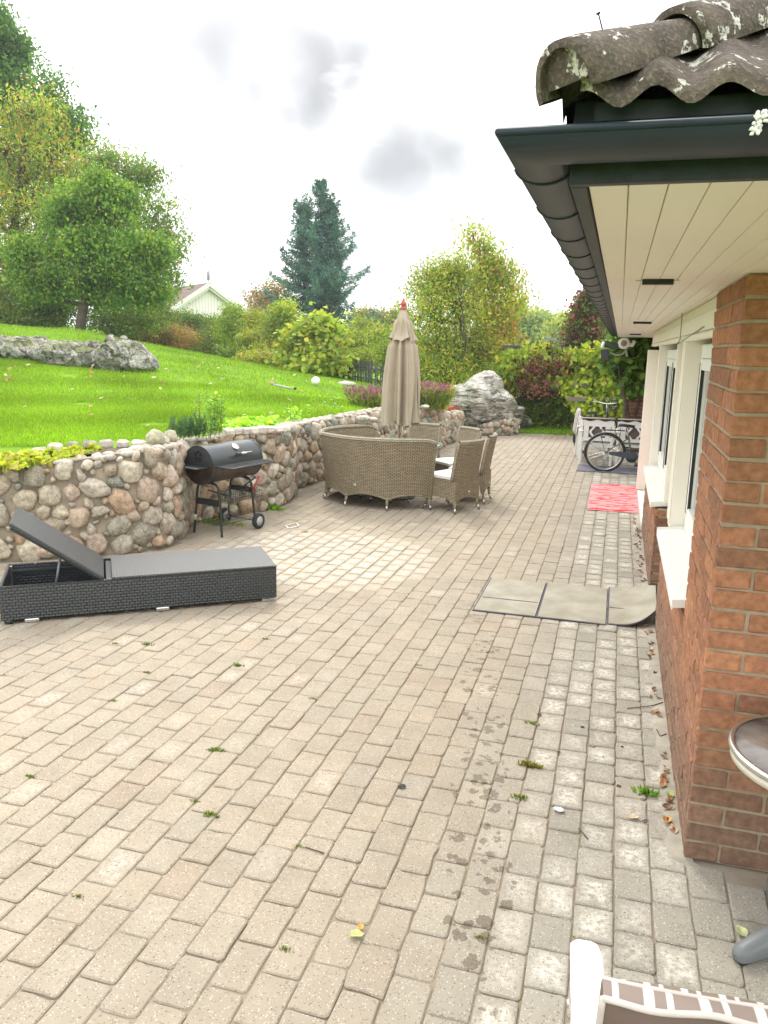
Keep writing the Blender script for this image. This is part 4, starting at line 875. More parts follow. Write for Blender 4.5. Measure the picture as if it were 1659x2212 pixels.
def seat(ang, r, label, cl, strap=True, extra=0):
    a_ = R_(ang); p = TC+np.array([math.cos(a_), math.sin(a_)])*r; rz = a_+math.pi/2+R_(extra)
    o_ = make_chair(p, rz, label); cushion(p, rz, cl, strap); return o_
seat(-28, 1.03, 'rattan dining chair right of the curved bench, seen from behind', 'white seat pad with hanging strap on the chair next to the curved bench')
seat(11, 1.03, 'rattan dining chair seen edge-on, rightmost at the round table', 'white seat pad with hanging strap on the rightmost rattan chair', True, -12)
seat(47, 1.00, 'rattan dining chair at the far right of the table behind the nearer one', 'white seat pad on the far right rattan chair', False)
seat(84, .98, 'rattan dining chair at the far side of the table facing the camera behind the parasol', 'white seat pad on the chair behind the parasol pole', False)
# dark folded rail frame with pad by the chair (reclining lever seen through the gap)
tb = empty('round_table', (*TC, 0), 0, 'round rattan table with green glass top under the closed parasol', 'table')
mb = MB(); mb.lathe([(.0, .685), (.63, .685), (.655, .70), (.655, .735), (.63, .742), (.03, .742)], (0, 0, 0), 64); mb.build('tabletop', RAT, tb)
mb = MB(); mb.lathe([(.028, .744), (.640, .744), (.645, .748), (.640, .752), (.028, .752)], (0, 0, 0), 64); gl, t, b, o = newmat('green_glass'); b.inputs['Base Color'].default_value = (.22, .34, .27, 1); b.inputs['Roughness'].default_value = .05; b.inputs['Specular IOR Level'].default_value = .8; mb.build('glass_top', gl, tb)
mb = MB(); mb.lathe([(.30, .02), (.22, .30), (.22, .50), (.34, .684)], (0, 0, 0), 32); mb.build('table_base', RAT, tb)
# parasol
ps = empty('closed_parasol', (TC[0]+.045, TC[1], 0), 0, 'closed beige fabric parasol with red finial standing through the round table', 'parasol'); ps.rotation_euler = (R_(.3), R_(.7), 0)
wood = plain('parasol_wood', (.30, .17, .09), .5, var=.2, vs=20)
mb = MB(); mb.lathe([(.019, .15), (.019, 2.58), (0, 2.58)], (0, 0, 0), 16); mb.build('pole', wood, ps)
mb = MB(); mb.lathe([(0, .0), (.24, 0), (.25, .03), (.22, .06), (.05, .07), (.03, .16), (0, .16)], (0, 0, 0), 32); mb.build('parasol_base', BLACKMETAL, ps)
def fabric(name): return plain(name, (.42, .35, .26), .9, var=.07, vs=5, bmp=.12, bs=300)
FAB = fabric('parasol_fabric')
def drape(prof, nf, amp, seed, botwave=0.0):
    na = 192; rows = []
    for (z, r, am) in prof:
        row = []
        for k in range(na+1):
            a_ = 2*math.pi*k/na; q = mnoise.noise(Vector((math.cos(a_)*1.3+seed, math.sin(a_)*1.3, z*.35)))*2.2
            s_ = math.sin(a_*nf+q*2.0); fold = (abs(s_)**.75*np.sign(s_))*am+.35*am*math.sin(a_*nf*2.3+seed+z*.8)
            rr = r*(1+fold+.10*mnoise.noise(Vector((a_*2, z*1.2, seed)))); zz_ = z
            if z == prof[-1][0]: zz_ = z+botwave*(math.sin(a_*4+seed)*.6+math.sin(a_*7+1)*.4)
            row.append((rr*math.cos(a_), rr*math.sin(a_), zz_))
        rows.append(row)
    return np.array(rows)
zt = 2.50
prof = [(zt-.12, .085, .1)]+[(zt-.12-(zt-.12-1.02)*f_, .092+.078*f_**.7+.022*math.sin(f_*math.pi)**2+(.02 if f_ > .25 else 0), .26+.10*f_) for f_ in np.linspace(.03, 1, 40)]
mb = MB(); mb.grid(drape(prof, 7, .3, 2.0, .035)); cn = mb.build('canopy', FAB, ps)
prof = [(zt+.012, .030, .02), (zt-.02, .042, .06)]+[(zt-.02-.36*f_, .045+.105*f_**.85+.035*f_**6, .05+.12*f_) for f_ in np.linspace(.06, 1, 22)]
mb = MB(); mb.grid(drape(prof, 4, .2, 5.0, .035)); mb.build('vent_flap', FAB, cn)
mb = MB(); mb.lathe([(.022, zt), (.046, zt+.005), (.046, zt+.02), (.026, zt+.035), (.030, zt+.05), (.043, zt+.065), (.043, zt+.08), (.022, zt+.105), (.012, zt+.115), (.016, zt+.13), (.012, zt+.142), (0, zt+.146)], (0, 0, 0), 20); mb.build('finial', plain('finial_red', (.42, .07, .06), .45, var=.1), ps)
mb = MB(); mb.tube(smooth_line([(.03, -.03, 1.04), (.05, -.04, .96), (.028, -.03, .87), (.02, -.045, .78), (-.06, -.06, .765)], 2), .004, 6); mb.build('cord', BLACKMETAL, ps)

# ---------------------------------------------------------------- mats and rugs
mt, t, b, o = newmat('rubber_granulate'); n1 = noi(t, 160, 3); n2 = noi(t, 4, 4); c = mixc(t, rampv(t, n2, .35, .7), (.29, .26, .20), (.41, .38, .31)); c = mixc(t, rampv(t, n1, .5, .7, 0, .4), c, (.10, .09, .07)); t.links.new(c, b.inputs['Base Color']); b.inputs['Roughness'].default_value = .95; bump(t, b, n1, .6, .003)
def mat_tile(x0, x1, y0, y1, name, label, curl=0., inset=.012):
    root = empty(name, ((x0+x1)/2, (y0+y1)/2, 0), 0, label, 'mat', 'grey granulate doormat tiles'); c = np.array([(x0+x1)/2, (y0+y1)/2, 0])
    def surf(a, b_, e0, e1, z, th):
        m = MB(); nx, ny = 26, 12; rows = []
        for i in range(nx+1):
            for_ = []
            u = i/nx; x = a+(b_-a)*u
            for j in range(ny+1):
                v = j/ny; y = e0+(e1-e0)*v
                lift = curl*max(0, (x-(x1-.33))/.33)**2.0*(.50+.5*abs(1-2*v)**2); shr = curl*.45*max(0, (x-(x1-.33))/.33)**2*0
                yy = y+(((.5-v)*.42)*max(0, (x-(x1-.24))/.24)**2.4*(e1-e0) if curl else 0)
                for_.append((x-shr, yy, z+lift+.002*mnoise.noise(Vector((x*6, y*6, 0)))))
            rows.append(for_)
        A = np.array(rows); B_ = A-np.array([0, 0, th]); m.grid(A); m.grid(B_)
        for q, w_ in ((A[0], B_[0]), (A[-1], B_[-1]), (A[:, 0], B_[:, 0]), (A[:, -1], B_[:, -1])): m.grid(np.stack([q, w_]))
        return m.xf(T4(None, -c))
    surf(x0, x1, y0, y1, .010, .008).build('rubber_edge', plain('mat_edge', (.07, .06, .085), .8, var=.1), root)
    surf(x0+inset, x1-inset*.3, y0+inset, y1-.004, .0135, .004).build('mat_surface', mt, root)
    return root
mat_tile(-.965, -.475, 5.905, 6.85, 'doormat', 'grey mat with dark edge and thin seam, leftmost of three in front of the door')
mat_tile(-.470, .050, 5.905, 6.87, 'doormat', 'grey seamless square mat in the middle of three in front of the door')
mat_tile(.056, .432, 5.93, 6.93, 'doormat', 'grey mat curling up against the brick wall', curl=.11)
seamm = plain('seam', (.09, .08, .09), .8)
for (xa, xb, lb) in ((-.94, -.49, 0), (.07, .33, 1)):
    mb = MB(); mb.box(((xa+xb)/2, 6.25 if not lb else 6.33, .0160), (xb-xa, .012, .002), .0005); mb.xf(T4(None, (0.2450 if lb and 0 else 0, 0, 0)))
    par = [o_ for o_ in COL.objects if o_.name.startswith('doormat')][2 if lb else 0]; mb.xf(T4(None, -np.array(par.location))).build('seam_line', seamm, par)
# red woven rug
rm, t, b, o = newmat('red_rug'); tc = t.nodes.new('ShaderNodeTexCoord'); n1 = noi(t, 4.2, 4, .6, stretch=(1.0, 3.2, 1)); n2 = noi(t, 9, 3, .5, stretch=(.7, 2.4, 1))
wv = t.nodes.new('ShaderNodeTexWave'); wv.wave_type = 'BANDS'; wv.bands_direction = 'Y'; wv.inputs['Scale'].default_value = 1.7; wv.inputs['Distortion'].default_value = 9; wv.inputs['Detail'].default_value = 3; wv.inputs['Detail Scale'].default_value = 2.2; t.links.new(tc.outputs['Object'], wv.inputs[0])
c = mixc(t, rampv(t, n1, .45, .52), (.55, .010, .022), (.72, .25, .26)); c = mixc(t, rampv(t, wv.outputs['Fac'], .62, .7, 0, .9), c, (.74, .30, .30)); c = mixc(t, rampv(t, n2, .62, .66), c, (.22, .004, .015)); t.links.new(c, b.inputs['Base Color']); b.inputs['Roughness'].default_value = .8; bump(t, b, noi(t, 90, 3), .4, .003)
mb = MB(); rows = []
for i in range(31):
    r = []
    for j in range(41):
        u, v = i/30, j/40; x = -.262+.655*u-.010*v; y = 10.40+2.10*v+.05*u
        z = .010+.018*max(0, mnoise.noise(Vector((x*2.5, y*3, 1))))+.012*max(0, math.sin(y*9+x*3))*u
        if i in (0, 30) or j in (0, 40): z = .006+abs(mnoise.noise(Vector((x*3, y*5, 4))))*.03
        r.append((x, y, z))
    rows.append(r)
A = np.array(rows); mb.grid(A); B_ = A-[0, 0, .006]; mb.grid(B_)
for q, w_ in ((A[0], B_[0]), (A[-1], B_[-1]), (A[:, 0], B_[:, 0]), (A[:, -1], B_[:, -1])): mb.grid(np.stack([q, w_]))
c_ = np.array([.07, 11.4, 0]); tag(mb.xf(T4(None, -c_)).build('red_rug', rm, None, c_), 'red and pink streaked rug on the paving beside the white door step', 'rug')
bm_ = plain('slate_mat', (.105, .105, .135), .75, var=.12, vs=3, bmp=.3, bs=120)
for (xa, xb, lb) in ((-.575, -.08, 'left'), (-.075, .42, 'middle'), (.425, .92, 'right')):
    mb = MB(); mb.box(((xa+xb)/2, 14.2, .008), (xb-xa-.004, .74, .016), .003)
    tag(mb.build('rubber_mat', bm_), 'slate blue rubber tile under the bicycle, %s one of the row' % lb, 'mat', 'slate rubber tiles under the bicycle')

# ---------------------------------------------------------------- white garden armchairs
stripe, t, b, o = newmat('striped_fabric'); tc = t.nodes.new('ShaderNodeTexCoord'); sp = t.nodes.new('ShaderNodeSeparateXYZ'); t.links.new(tc.outputs['UV'], sp.inputs[0])
f1 = mth(t, 'FRACT', mth(t, 'MULTIPLY', sp.outputs[0], 11.5)); f2 = mth(t, 'FRACT', mth(t, 'MULTIPLY', sp.outputs[0], 23)); s1 = mth(t, 'MULTIPLY', rampv(t, f1, .30, .34), rampv(t, f1, .52, .48)); s2 = mth(t, 'MULTIPLY', rampv(t, f1, .72, .75), rampv(t, f1, .86, .83))
c = mixc(t, mth(t, 'MAXIMUM', s1, s2), (.235, .185, .155), (.78, .77, .74)); t.links.new(c, b.inputs['Base Color']); b.inputs['Roughness'].default_value = .85; bump(t, b, noi(t, 300, 2), .1, .002)
BRN = plain('brown_fabric', (.15, .105, .085), .85, var=.08, vs=8, bmp=.1, bs=300)
PIPE = plain('piping_fabric', (.50, .44, .40), .8)
def pillow(W, H, T_, nx=18, ny=18, bulge=.5):
    rows = []
    for s in (1, -1):
        g = []
        for i in range(nx+1):
            u = -1+2*i/nx; r = []
            for j in range(ny+1):
                v = -1+2*j/ny; e = max(0, (1-abs(u)**5))*max(0, (1-abs(v)**5)); w_ = mnoise.noise(Vector((u*2, v*2, s*3)))*.006
                r.append((u*W/2, v*H/2, s*(T_/2*e**bulge)+w_))
            g.append(r)
        rows.append(np.array(g))
    return rows
def armchair(loc, rz, label, group, cushion_top=True):
    root = empty('white_armchair', (*loc, 0), rz, label, 'armchair', group)     # faces +y; width .60, back at -y
    for sx in (-1, 1):
        for (y, z1, ln) in ((.25, .60, 0), (-.25, .80, 0)):
            m = MB(); m.box((sx*.27, y, z1/2), (.045, .06, z1), .004); m.build('leg', WHITE, root)
        m = MB(); m.box((sx*.275, -.0, .615), (.075, .62, .030), .008); m.build('armrest', WHITE, root)
        m = MB(); m.box((sx*.27, 0, .20), (.025, .45, .05), .003); m.build('stretcher', WHITE, root)
    m = MB(); m.box((0, .245, .36), (.50, .03, .08), .003); m.box((0, -.20, .36), (.50, .03, .08), .003)
    for k in range(6): m.box((0, -.16+.078*k, .405), (.54, .062, .02), .003)
    m.build('seat', WHITE, root)
    # back: wavy top rail, lower rail, three shaped slats
    m = MB(); n_ = 24; top = [(-.25+.5*k/n_, .800+.018*math.cos((k/n_-.5)*4*math.pi)*.8+.012*(1-abs(2*k/n_-1))) for k in range(n_+1)]; poly = [(-.25, .70)]+top+[(.25, .70)]
    Tm = T4(np.array([[1, 0, 0], [0, 0, -1], [0, 1, 0]]), (0, -.255, 0)); m.prism(poly, -.012, .012, None, Tm); m.prism([(-.25, .44), (.25, .44), (.25, .50), (-.25, .50)], -.012, .012, None, Tm); m.build('back_rail', WHITE, root)
    for xc in (-.19, .19):
        m = MB(); m.prism([(xc-.045, .501), (xc+.045, .501), (xc+.045, .699), (xc-.045, .699)], -.009, .009, None, Tm); m.build('slat', WHITE, root)
    for s in (-1, 1):
        m = MB(); P_ = []
        for k in range(13): q = k/12; P_.append((s*(.085-.030*math.cos(2*math.pi*q)), .501+.198*q))
        poly = [(x+.022, z) for x, z in P_]+[(x-.022, z) for x, z in P_[::-1]]; m.prism(poly, -.009, .009, None, Tm); m.build('slat', WHITE, root)
    return root
GA = 'white armchairs at the far bicycle corner'
def chair_cushion(loc, rz, label, lean=.22, h=.52):
    root = empty('chair_cushion', (*loc, 0), rz, label, 'cushion')
    A, Bk = pillow(.49, .50, .09); m = MB(); uv = A[:, :, :2]; m.grid(A+[0, .02, .465], None, uv); m.grid(Bk+[0, .02, .465], None, uv); m.build('seat_pad', stripe, root)
    A, Bk = pillow(.50, h, .09); Rr = euler(math.pi/2+lean, 0, 0); m = MB(); Tm = T4(Rr, (0, -.235-.055, .44+h/2)); uv = A[:, :, :2]
    m.grid(A, None, uv); m.grid(Bk, None, uv); m.m = 1; m.m = 0; m.xf(Tm).build('back_pad', stripe, root)
    return root
def far_cush(loc, rz, label):
    root = empty('chair_cushion', (*loc, 0), rz, label, 'cushion')
    A, Bk = pillow(.50, .50, .07); m = MB(); m.grid(A+[0, .02, .455]); m.grid(Bk+[0, .02, .455]); m.build('seat_pad', BRN, root)
    m = MB(); m.box((0, -.20, .66), (.50, .05, .40), .02); m.box((0, -.25, .845), (.60, .11, .022), .008); m.build('back_pad', BRN, root)
    m = MB(); m.tube([(-.30, -.305, .85), (.30, -.305, .85)], .008, 6); m.build('piping', PIPE, root)
    return root
armchair((-.30, 14.98), .0, 'white slatted armchair seen from behind, just left of the bicycle saddle', GA); far_cush((-.30, 14.98), 0, 'brown cushion draped over the white chair behind the bicycle rear wheel')
armchair((.34, 15.0), .0, 'white slatted armchair seen from behind, partly hidden by the white corner board', GA); far_cush((.34, 15.0), 0, 'brown cushion draped over the white chair nearest to the corner board')
armchair((-.42, 15.85), R_(-82), 'white armchair turned sideways at the left end of the group of chairs', GA); chair_cushion((-.42, 15.85), R_(-82), 'striped brown and white cushion on the sideways armchair at the far end', lean=-.12, h=.50)
# near armchair in the lower right corner
wa = empty('white_armchair', (.353, 1.50, 0), R_(4), 'big white painted armchair at the very front of the terrace, cut by the frame', 'armchair')
for sx in (-1, 1):
    x = sx*.307
    m = MB(); pl = [(-.036, -.46), (.036, -.46), (.040, .225), (.030, .268), (.012, .275), (-.022, .275), (-.036, .258)]; m.prism(pl, .590, .620, None, T4(None, (x, 0, 0)))
    bmh = m.build('armrest', plain('arm_white', (.84, .84, .80), .35, var=.02), wa)
    mod = bmh.modifiers.new('bevel', 'BEVEL'); mod.width = .008; mod.segments = 3; mod.limit_method = 'ANGLE'; mod.angle_limit = R_(40)
    m = MB(); m.box((x, .21, .294), (.045, .06, .588), .004); m.build('leg', WHITE, wa); m = MB(); m.bar((x, -.26, 0), (x, -.44, .92), .045, .05); m.build('leg', WHITE, wa)
    m = MB(); m.lathe([(0, -.006), (.009, -.005), (.011, 0)], (0, 0, 0), 12, 'x'); m.xf(T4(None, (x-sx*0-.040, .09, .598))); m.build('bolt', STEEL, wa)
m = MB()
for k in range(6): m.box((0, -.22+.085*k, .395), (.56, .07, .022), .004)
m.box((0, .265, .36), (.56, .025, .09), .003); m.build('seat', WHITE, wa)
m = MB()
for k in range(6): m.bar((-.23+.092*k, -.325, .42), (-.23+.092*k, -.435, .88), .06, .018)
m.box((0, -.442, .895), (.60, .03, .07), .005); m.build('backrest', WHITE, wa)
nc = empty('chair_cushion', (.335, 1.50, 0), R_(4), 'brown and white striped cushion with light piping on the front armchair', 'cushion')
# seat pad
A, Bk = pillow(.545, .64, .10, 24, 24); m = MB(); uv = A[:, :, :2]; m.grid(A+[0.005, .015, .470], None, uv); m.grid(Bk+[0.005, .015, .470], None, uv); m.build('seat_pad', stripe, nc)
# back pad: boxy, brown rear face with piped seams, striped front
BW, BH, BT = .60, .545, .045; lean = R_(-16); Rr = euler(lean*-1*-1, 0, 0)
def bp(u, v, w_):    # u across, v up, w 0 rear .. 1 front ; wavy top edge
    edge = (.012*math.exp(-((u+.42)/.16)**2)-.006*math.exp(-((u+.75)/.14)**2))*(v > .9)*(1-w_); x = u*BW/2; y = (w_-.5)*BT+.012*math.sin(u*3)*(1-abs(v-.5)); z = v*BH+edge*(v)
    q = Rr.T@np.array([x, y, 0]); a_ = R_(14); return (x-.002, -.140+y*math.cos(a_)-z*math.sin(a_), .44+z*math.cos(a_)+y*math.sin(a_)*0)
nu, nv = 40, 20; U_ = np.linspace(-1, 1, nu+1); V_ = np.linspace(0, 1, nv+1)
rear = np.array([[bp(u, v, 0) for v in V_] for u in U_]); bul = np.array([[(0, -.018*(1-u**4)*(1-(2*v-1)**4), 0) for v in V_] for u in U_]); rear = rear+bul
m = MB(); m.grid(rear); m.build('rear_panel', BRN, nc)
m = MB(); frn = np.array([[bp(u, v, 1) for v in V_] for u in U_])-bul; uvf = np.array([[(u*BW/2, v*BH) for v in V_] for u in U_]); m.grid(frn, None, uvf)
topb = np.array([[bp(u, 1, w_) for w_ in np.linspace(0, 1, 5)] for u in U_]); topb[:, 1:4, 2] += .004; m.grid(topb, None, np.array([[(u*BW/2, w_*.1) for w_ in np.linspace(0, 1, 5)] for u in U_])); m.build('front_panel', stripe, nc)
m = MB()
for e in (-1, 1):
    sd_ = np.array([[bp(e, v, w_) for w_ in np.linspace(0, 1, 5)] for v in V_]); m.grid(sd_)
m.build('side_gusset', BRN, nc)
m = MB(); m.tube([bp(u, 1, 0) for u in U_], .0055, 8); m.tube([bp(-1, v, 0) for v in V_], .0055, 8); m.tube([bp(1, v, 0) for v in V_], .0055, 8); m.tube([bp(u, 1, 1) for u in U_], .0045, 8); m.build('piping', PIPE, nc)

# ---------------------------------------------------------------- bistro table, orange jar, ashtray
bt = empty('bistro_table', (.762, 2.745, 0), 0, 'small round metal table with glassy top beside the brick pier', 'table')
tm, t, b, o = newmat('table_glass'); n1 = noi(t, 9, 4); c = mixc(t, rampv(t, n1, .35, .7), (.15, .115, .10), (.28, .24, .21)); t.links.new(c, b.inputs['Base Color']); b.inputs['Roughness'].default_value = .16; b.inputs['Specular IOR Level'].default_value = .8
mb = MB(); mb.lathe([(0, .702), (.283, .702), (.283, .716), (0, .716)], (0, 0, 0), 64); mb.build('tabletop', tm, bt)
mb = MB(); mb.lathe([(.284, .695), (.298, .697), (.302, .708), (.300, .718), (.290, .722), (.284, .718)], (0, 0, 0), 64); mb.build('rim', STEEL, bt)
mb = MB(); mb.lathe([(.284, .668), (.292, .668), (.292, .6965), (.284, .6965)], (0, 0, 0), 64); mb.build('apron', plain('apron_cream', (.62, .58, .48), .5), bt)
lgm = plain('leg_grey', (.15, .16, .165), .45, var=.1, bmp=.1)
mb = MB(); mb.lathe([(.03, .09), (.024, .12), (.024, .69), (.09, .70)], (0, 0, 0), 20); mb.build('column', lgm, bt)
for k in range(3):
    a_ = R_(218+120*k); d = np.array([math.cos(a_), math.sin(a_), 0]); s_ = np.array([-d[1], d[0], 0]); rows = []
    for (r, w_, zt_) in ((.0, .03, .115), (.10, .032, .10), (.20, .033, .075), (.265, .031, .058), (.288, .024, .048), (.297, .012, .036)):
        c3 = d*r; rows.append([tuple(c3-s_*w_+[0, 0, .018]), tuple(c3-s_*w_+[0, 0, zt_-.012]), tuple(c3-s_*w_*.7+[0, 0, zt_]), tuple(c3+s_*w_*.7+[0, 0, zt_]), tuple(c3+s_*w_+[0, 0, zt_-.012]), tuple(c3+s_*w_+[0, 0, .018])])
    m = MB(); m.grid(np.array(rows)); m.add(rows[-1], [list(range(6))]); lq = m.build('leg', lgm, bt); m = MB(); m.box(tuple(d*.262+[0, 0, .009]), (.05, .045, .018), .005, RZ(a_)); m.build('foot_pad', BLACKMETAL, lq)
mb = MB(); mb.lathe([(0, 0), (.052, 0), (.058, .01), (.060, .10), (.055, .13), (.045, .14), (0, .14)], (0, 0, 0), 32)
tag(mb.build('orange_jar', plain('orange_plastic', (.72, .34, .02), .3, var=.05), None, (.712, 2.90, .7165)), 'orange yellow jar standing on the round table at the frame edge', 'jar')
mb = MB(); mb.lathe([(0, 0), (.035, 0), (.042, .016), (.038, .016), (.033, .005), (0, .005)], (0, 0, 0), 24)
tag(mb.build('ashtray', BLACKMETAL, None, (.635, 2.69, .7165)), 'small dark ashtray on the round metal table', 'ashtray')

# ---------------------------------------------------------------- bicycles
def tyre(c, R_o, parent, mesh_sp=True):
    m = MB(); P_ = [(c[0]+R_o*math.cos(a_), c[1], c[2]+R_o*math.sin(a_)) for a_ in np.linspace(0, 2*math.pi, 49)[:-1]]
    m.tube(P_, .019, 8, closed=True, cap=False); wl = m.build('wheel', rub, parent)
    m = MB(); P_ = [(c[0]+(R_o-.026)*math.cos(a_), c[1], c[2]+(R_o-.026)*math.sin(a_)) for a_ in np.linspace(0, 2*math.pi, 49)[:-1]]; m.tube(P_, .011, 6, closed=True, cap=False); m.build('rim', STEEL, wl)
    m = MB()
    for k in range(28):
        a_ = 2*math.pi*k/28; s_ = (-1)**k; a2 = a_+s_*.9; m.tube([(c[0]+.02*math.cos(a2), c[1]+s_*.025, c[2]+.02*math.sin(a2)), (c[0]+(R_o-.03)*math.cos(a_), c[1], c[2]+(R_o-.03)*math.sin(a_))], .0016, 4, cap=False)
    m.lathe([(.018, -.035), (.022, -.03), (.022, .03), (.018, .035)], c, 12, 'y'); m.build('spokes', STEEL, wl)
def bicycle(loc, rz, label, basket=False):
    root = empty('bicycle', (*loc, 0), rz, label, 'bicycle'); FRM = plain('frame_olive', (.14, .135, .10), .35, metal=.5) if not basket else plain('frame_black', (.03, .03, .035), .4)
    R0 = .335; rw = (0, 0, R0); fw = (1.06, 0, R0); tyre(rw, R0-.019, root); tyre(fw, R0-.019, root)
    bb = (.44, 0, .29); st = (.36, 0, .66); hd1 = (.90, 0, .78); hd0 = (.935, 0, .62); m = MB()
    m.tube([bb, st], .016, 10); m.tube(smooth_line([bb, (.55, 0, .30), (.72, 0, .40), hd0], 2), .019, 10); m.tube(smooth_line([(.41, 0, .43), (.55, 0, .42), (.72, 0, .52), (.91, 0, .72)], 2), .013, 8); m.tube([hd0, hd1], .019, 10)
    for s in (-.05, .05):
        m.tube([(0, s, R0), (.38, s*.5, .60)], .008, 6); m.tube([(0, s, R0), (.44, s*.6, .29)], .009, 6); m.tube(smooth_line([(1.06, s, R0), (.99, s, .50), (.945, s*.6, .60)], 2), .010, 6)
    m.build('frame', FRM, root)
    for (c, a0, a1) in ((rw, -12, 195), (fw, 20, 190)):
        m = MB(); rows = []
        for a_ in np.linspace(R_(a0), R_(a1), 30):
            rows.append([(c[0]+(R0+.012+o_)*math.cos(a_), yy, c[2]+(R0+.012+o_)*math.sin(a_)) for yy, o_ in ((-.028, -.016), (-.018, 0), (.018, 0), (.028, -.016))])
        m.grid(np.array(rows)); a_ = R_(150); m.tube([(c[0], -.045, c[2]), (c[0]+(R0+.006)*math.cos(a_), -.03, c[2]+(R0+.006)*math.sin(a_))], .0025, 5); m.build('mudguard', BLACKMETAL, root)
    m = MB(); m.tube([st, (.33, 0, .80)], .012, 8); pts_ = [(.20, .075, .815), (.18, .0, .825), (.20, -.075, .815), (.30, -.06, .82), (.40, -.02, .815), (.46, 0, .80), (.40, .02, .815), (.30, .06, .82)]; m.build('seat_post', STEEL, root)
    m = MB(); sd_ = []
    for (x, w_, z) in ((.185, .045, .815), (.20, .085, .832), (.26, .085, .835), (.33, .045, .828), (.40, .024, .822), (.455, .016, .815)):
        sd_.append([(x, w_*math.cos(a_), z-.022+.026*math.sin(a_)) for a_ in np.linspace(0, 2*math.pi, 13)])
    m.grid(np.array(sd_)); m.add(sd_[0][:-1], [list(range(12))]); m.add(sd_[-1][:-1], [list(range(12))]); m.build('saddle', rub, root)
    m = MB(); m.tube([hd1, (.87, 0, .94)], .012, 8); m.tube(smooth_line([(.66, -.27, .95), (.78, -.27, .98), (.88, -.20, .99), (.89, 0, .95), (.88, .20, .99), (.78, .27, .98), (.66, .27, .95)], 2), .011, 8); hb_ = m.build('handlebar', STEEL, root)
    m = MB()
    for s in (-1, 1): m.tube([(.65, s*.27, .948), (.76, s*.27, .975)], .017, 8)
    m.build('grip', rub, hb_)
    m = MB(); m.lathe([(.02, -.055), (.09, -.055), (.10, -.050), (.09, -.045), (.02, -.045)], bb, 24, 'y'); m.tube([bb, (.44+.09, -.07, .29-.13)], .009, 6); m.tube([bb, (.44-.09, .07, .29+.13)], .009, 6); m.build('crank', BLACKMETAL, root)
    for (x, y, z) in ((.53, -.11, .155), (.35, .11, .425)): m = MB(); m.box((x, y, z), (.09, .07, .025), .005); m.build('pedal', rub, root)
    m = MB(); m.prism([(.06, .36), (.50, .375), (.53, .33), (.50, .27), (.42, .25), (.08, .31)], -.058, -.046, None, T4(np.array([[1, 0, 0], [0, 0, -1], [0, 1, 0]]), (0, -.104, 0))); m.build('chain_guard', plain('guard', (.05, .06, .08), .4), root)
    m = MB()
    for s in (-.06, .06): m.tube([(-.20, s, .72), (.30, s, .72)], .006, 6); m.tube([(-.12, s, .72), (0, s*.9, R0+.02)], .005, 5)
    for k in range(5): m.tube([(-.18+.1*k, -.06, .72), (-.18+.1*k, .06, .72)], .005, 5)
    m.build('rear_rack', BLACKMETAL, root)
    m = MB(); m.box((-.03*0+R0*.0+.18, -.012, R0+.02), (.035, .008, .035), .004); m.build('reflector', plain('orange_reflector', (.7, .25, .03), .3), root)
    if basket:
        m = MB(); rows = []
        for (z, s_) in ((.80, .8), (1.08, 1.0)): rows.append([(1.02+s_*.14*math.cos(a_), s_*.17*math.sin(a_), z) for a_ in np.linspace(0, 2*math.pi, 25)])
        for k in range(24): m.tube([rows[0][k], rows[1][k]], .003, 4, cap=False)
        for q in np.linspace(0, 1, 7): m.tube([tuple(np.array(a_)*(1-q)+np.array(b_)*q) for a_, b_ in zip(rows[0], rows[1])], .004, 4, cap=False)
        m.add(rows[0][:-1], [list(range(24))]); m.build('basket', BLACKMETAL, root)
    return root
bicycle((-.13, 13.93), R_(3), 'bicycle with olive frame leaning across the paving, front half hidden by the white corner board')
bicycle((-.60, 16.35), R_(62), 'darker bicycle with wire basket standing behind the white armchairs', True)

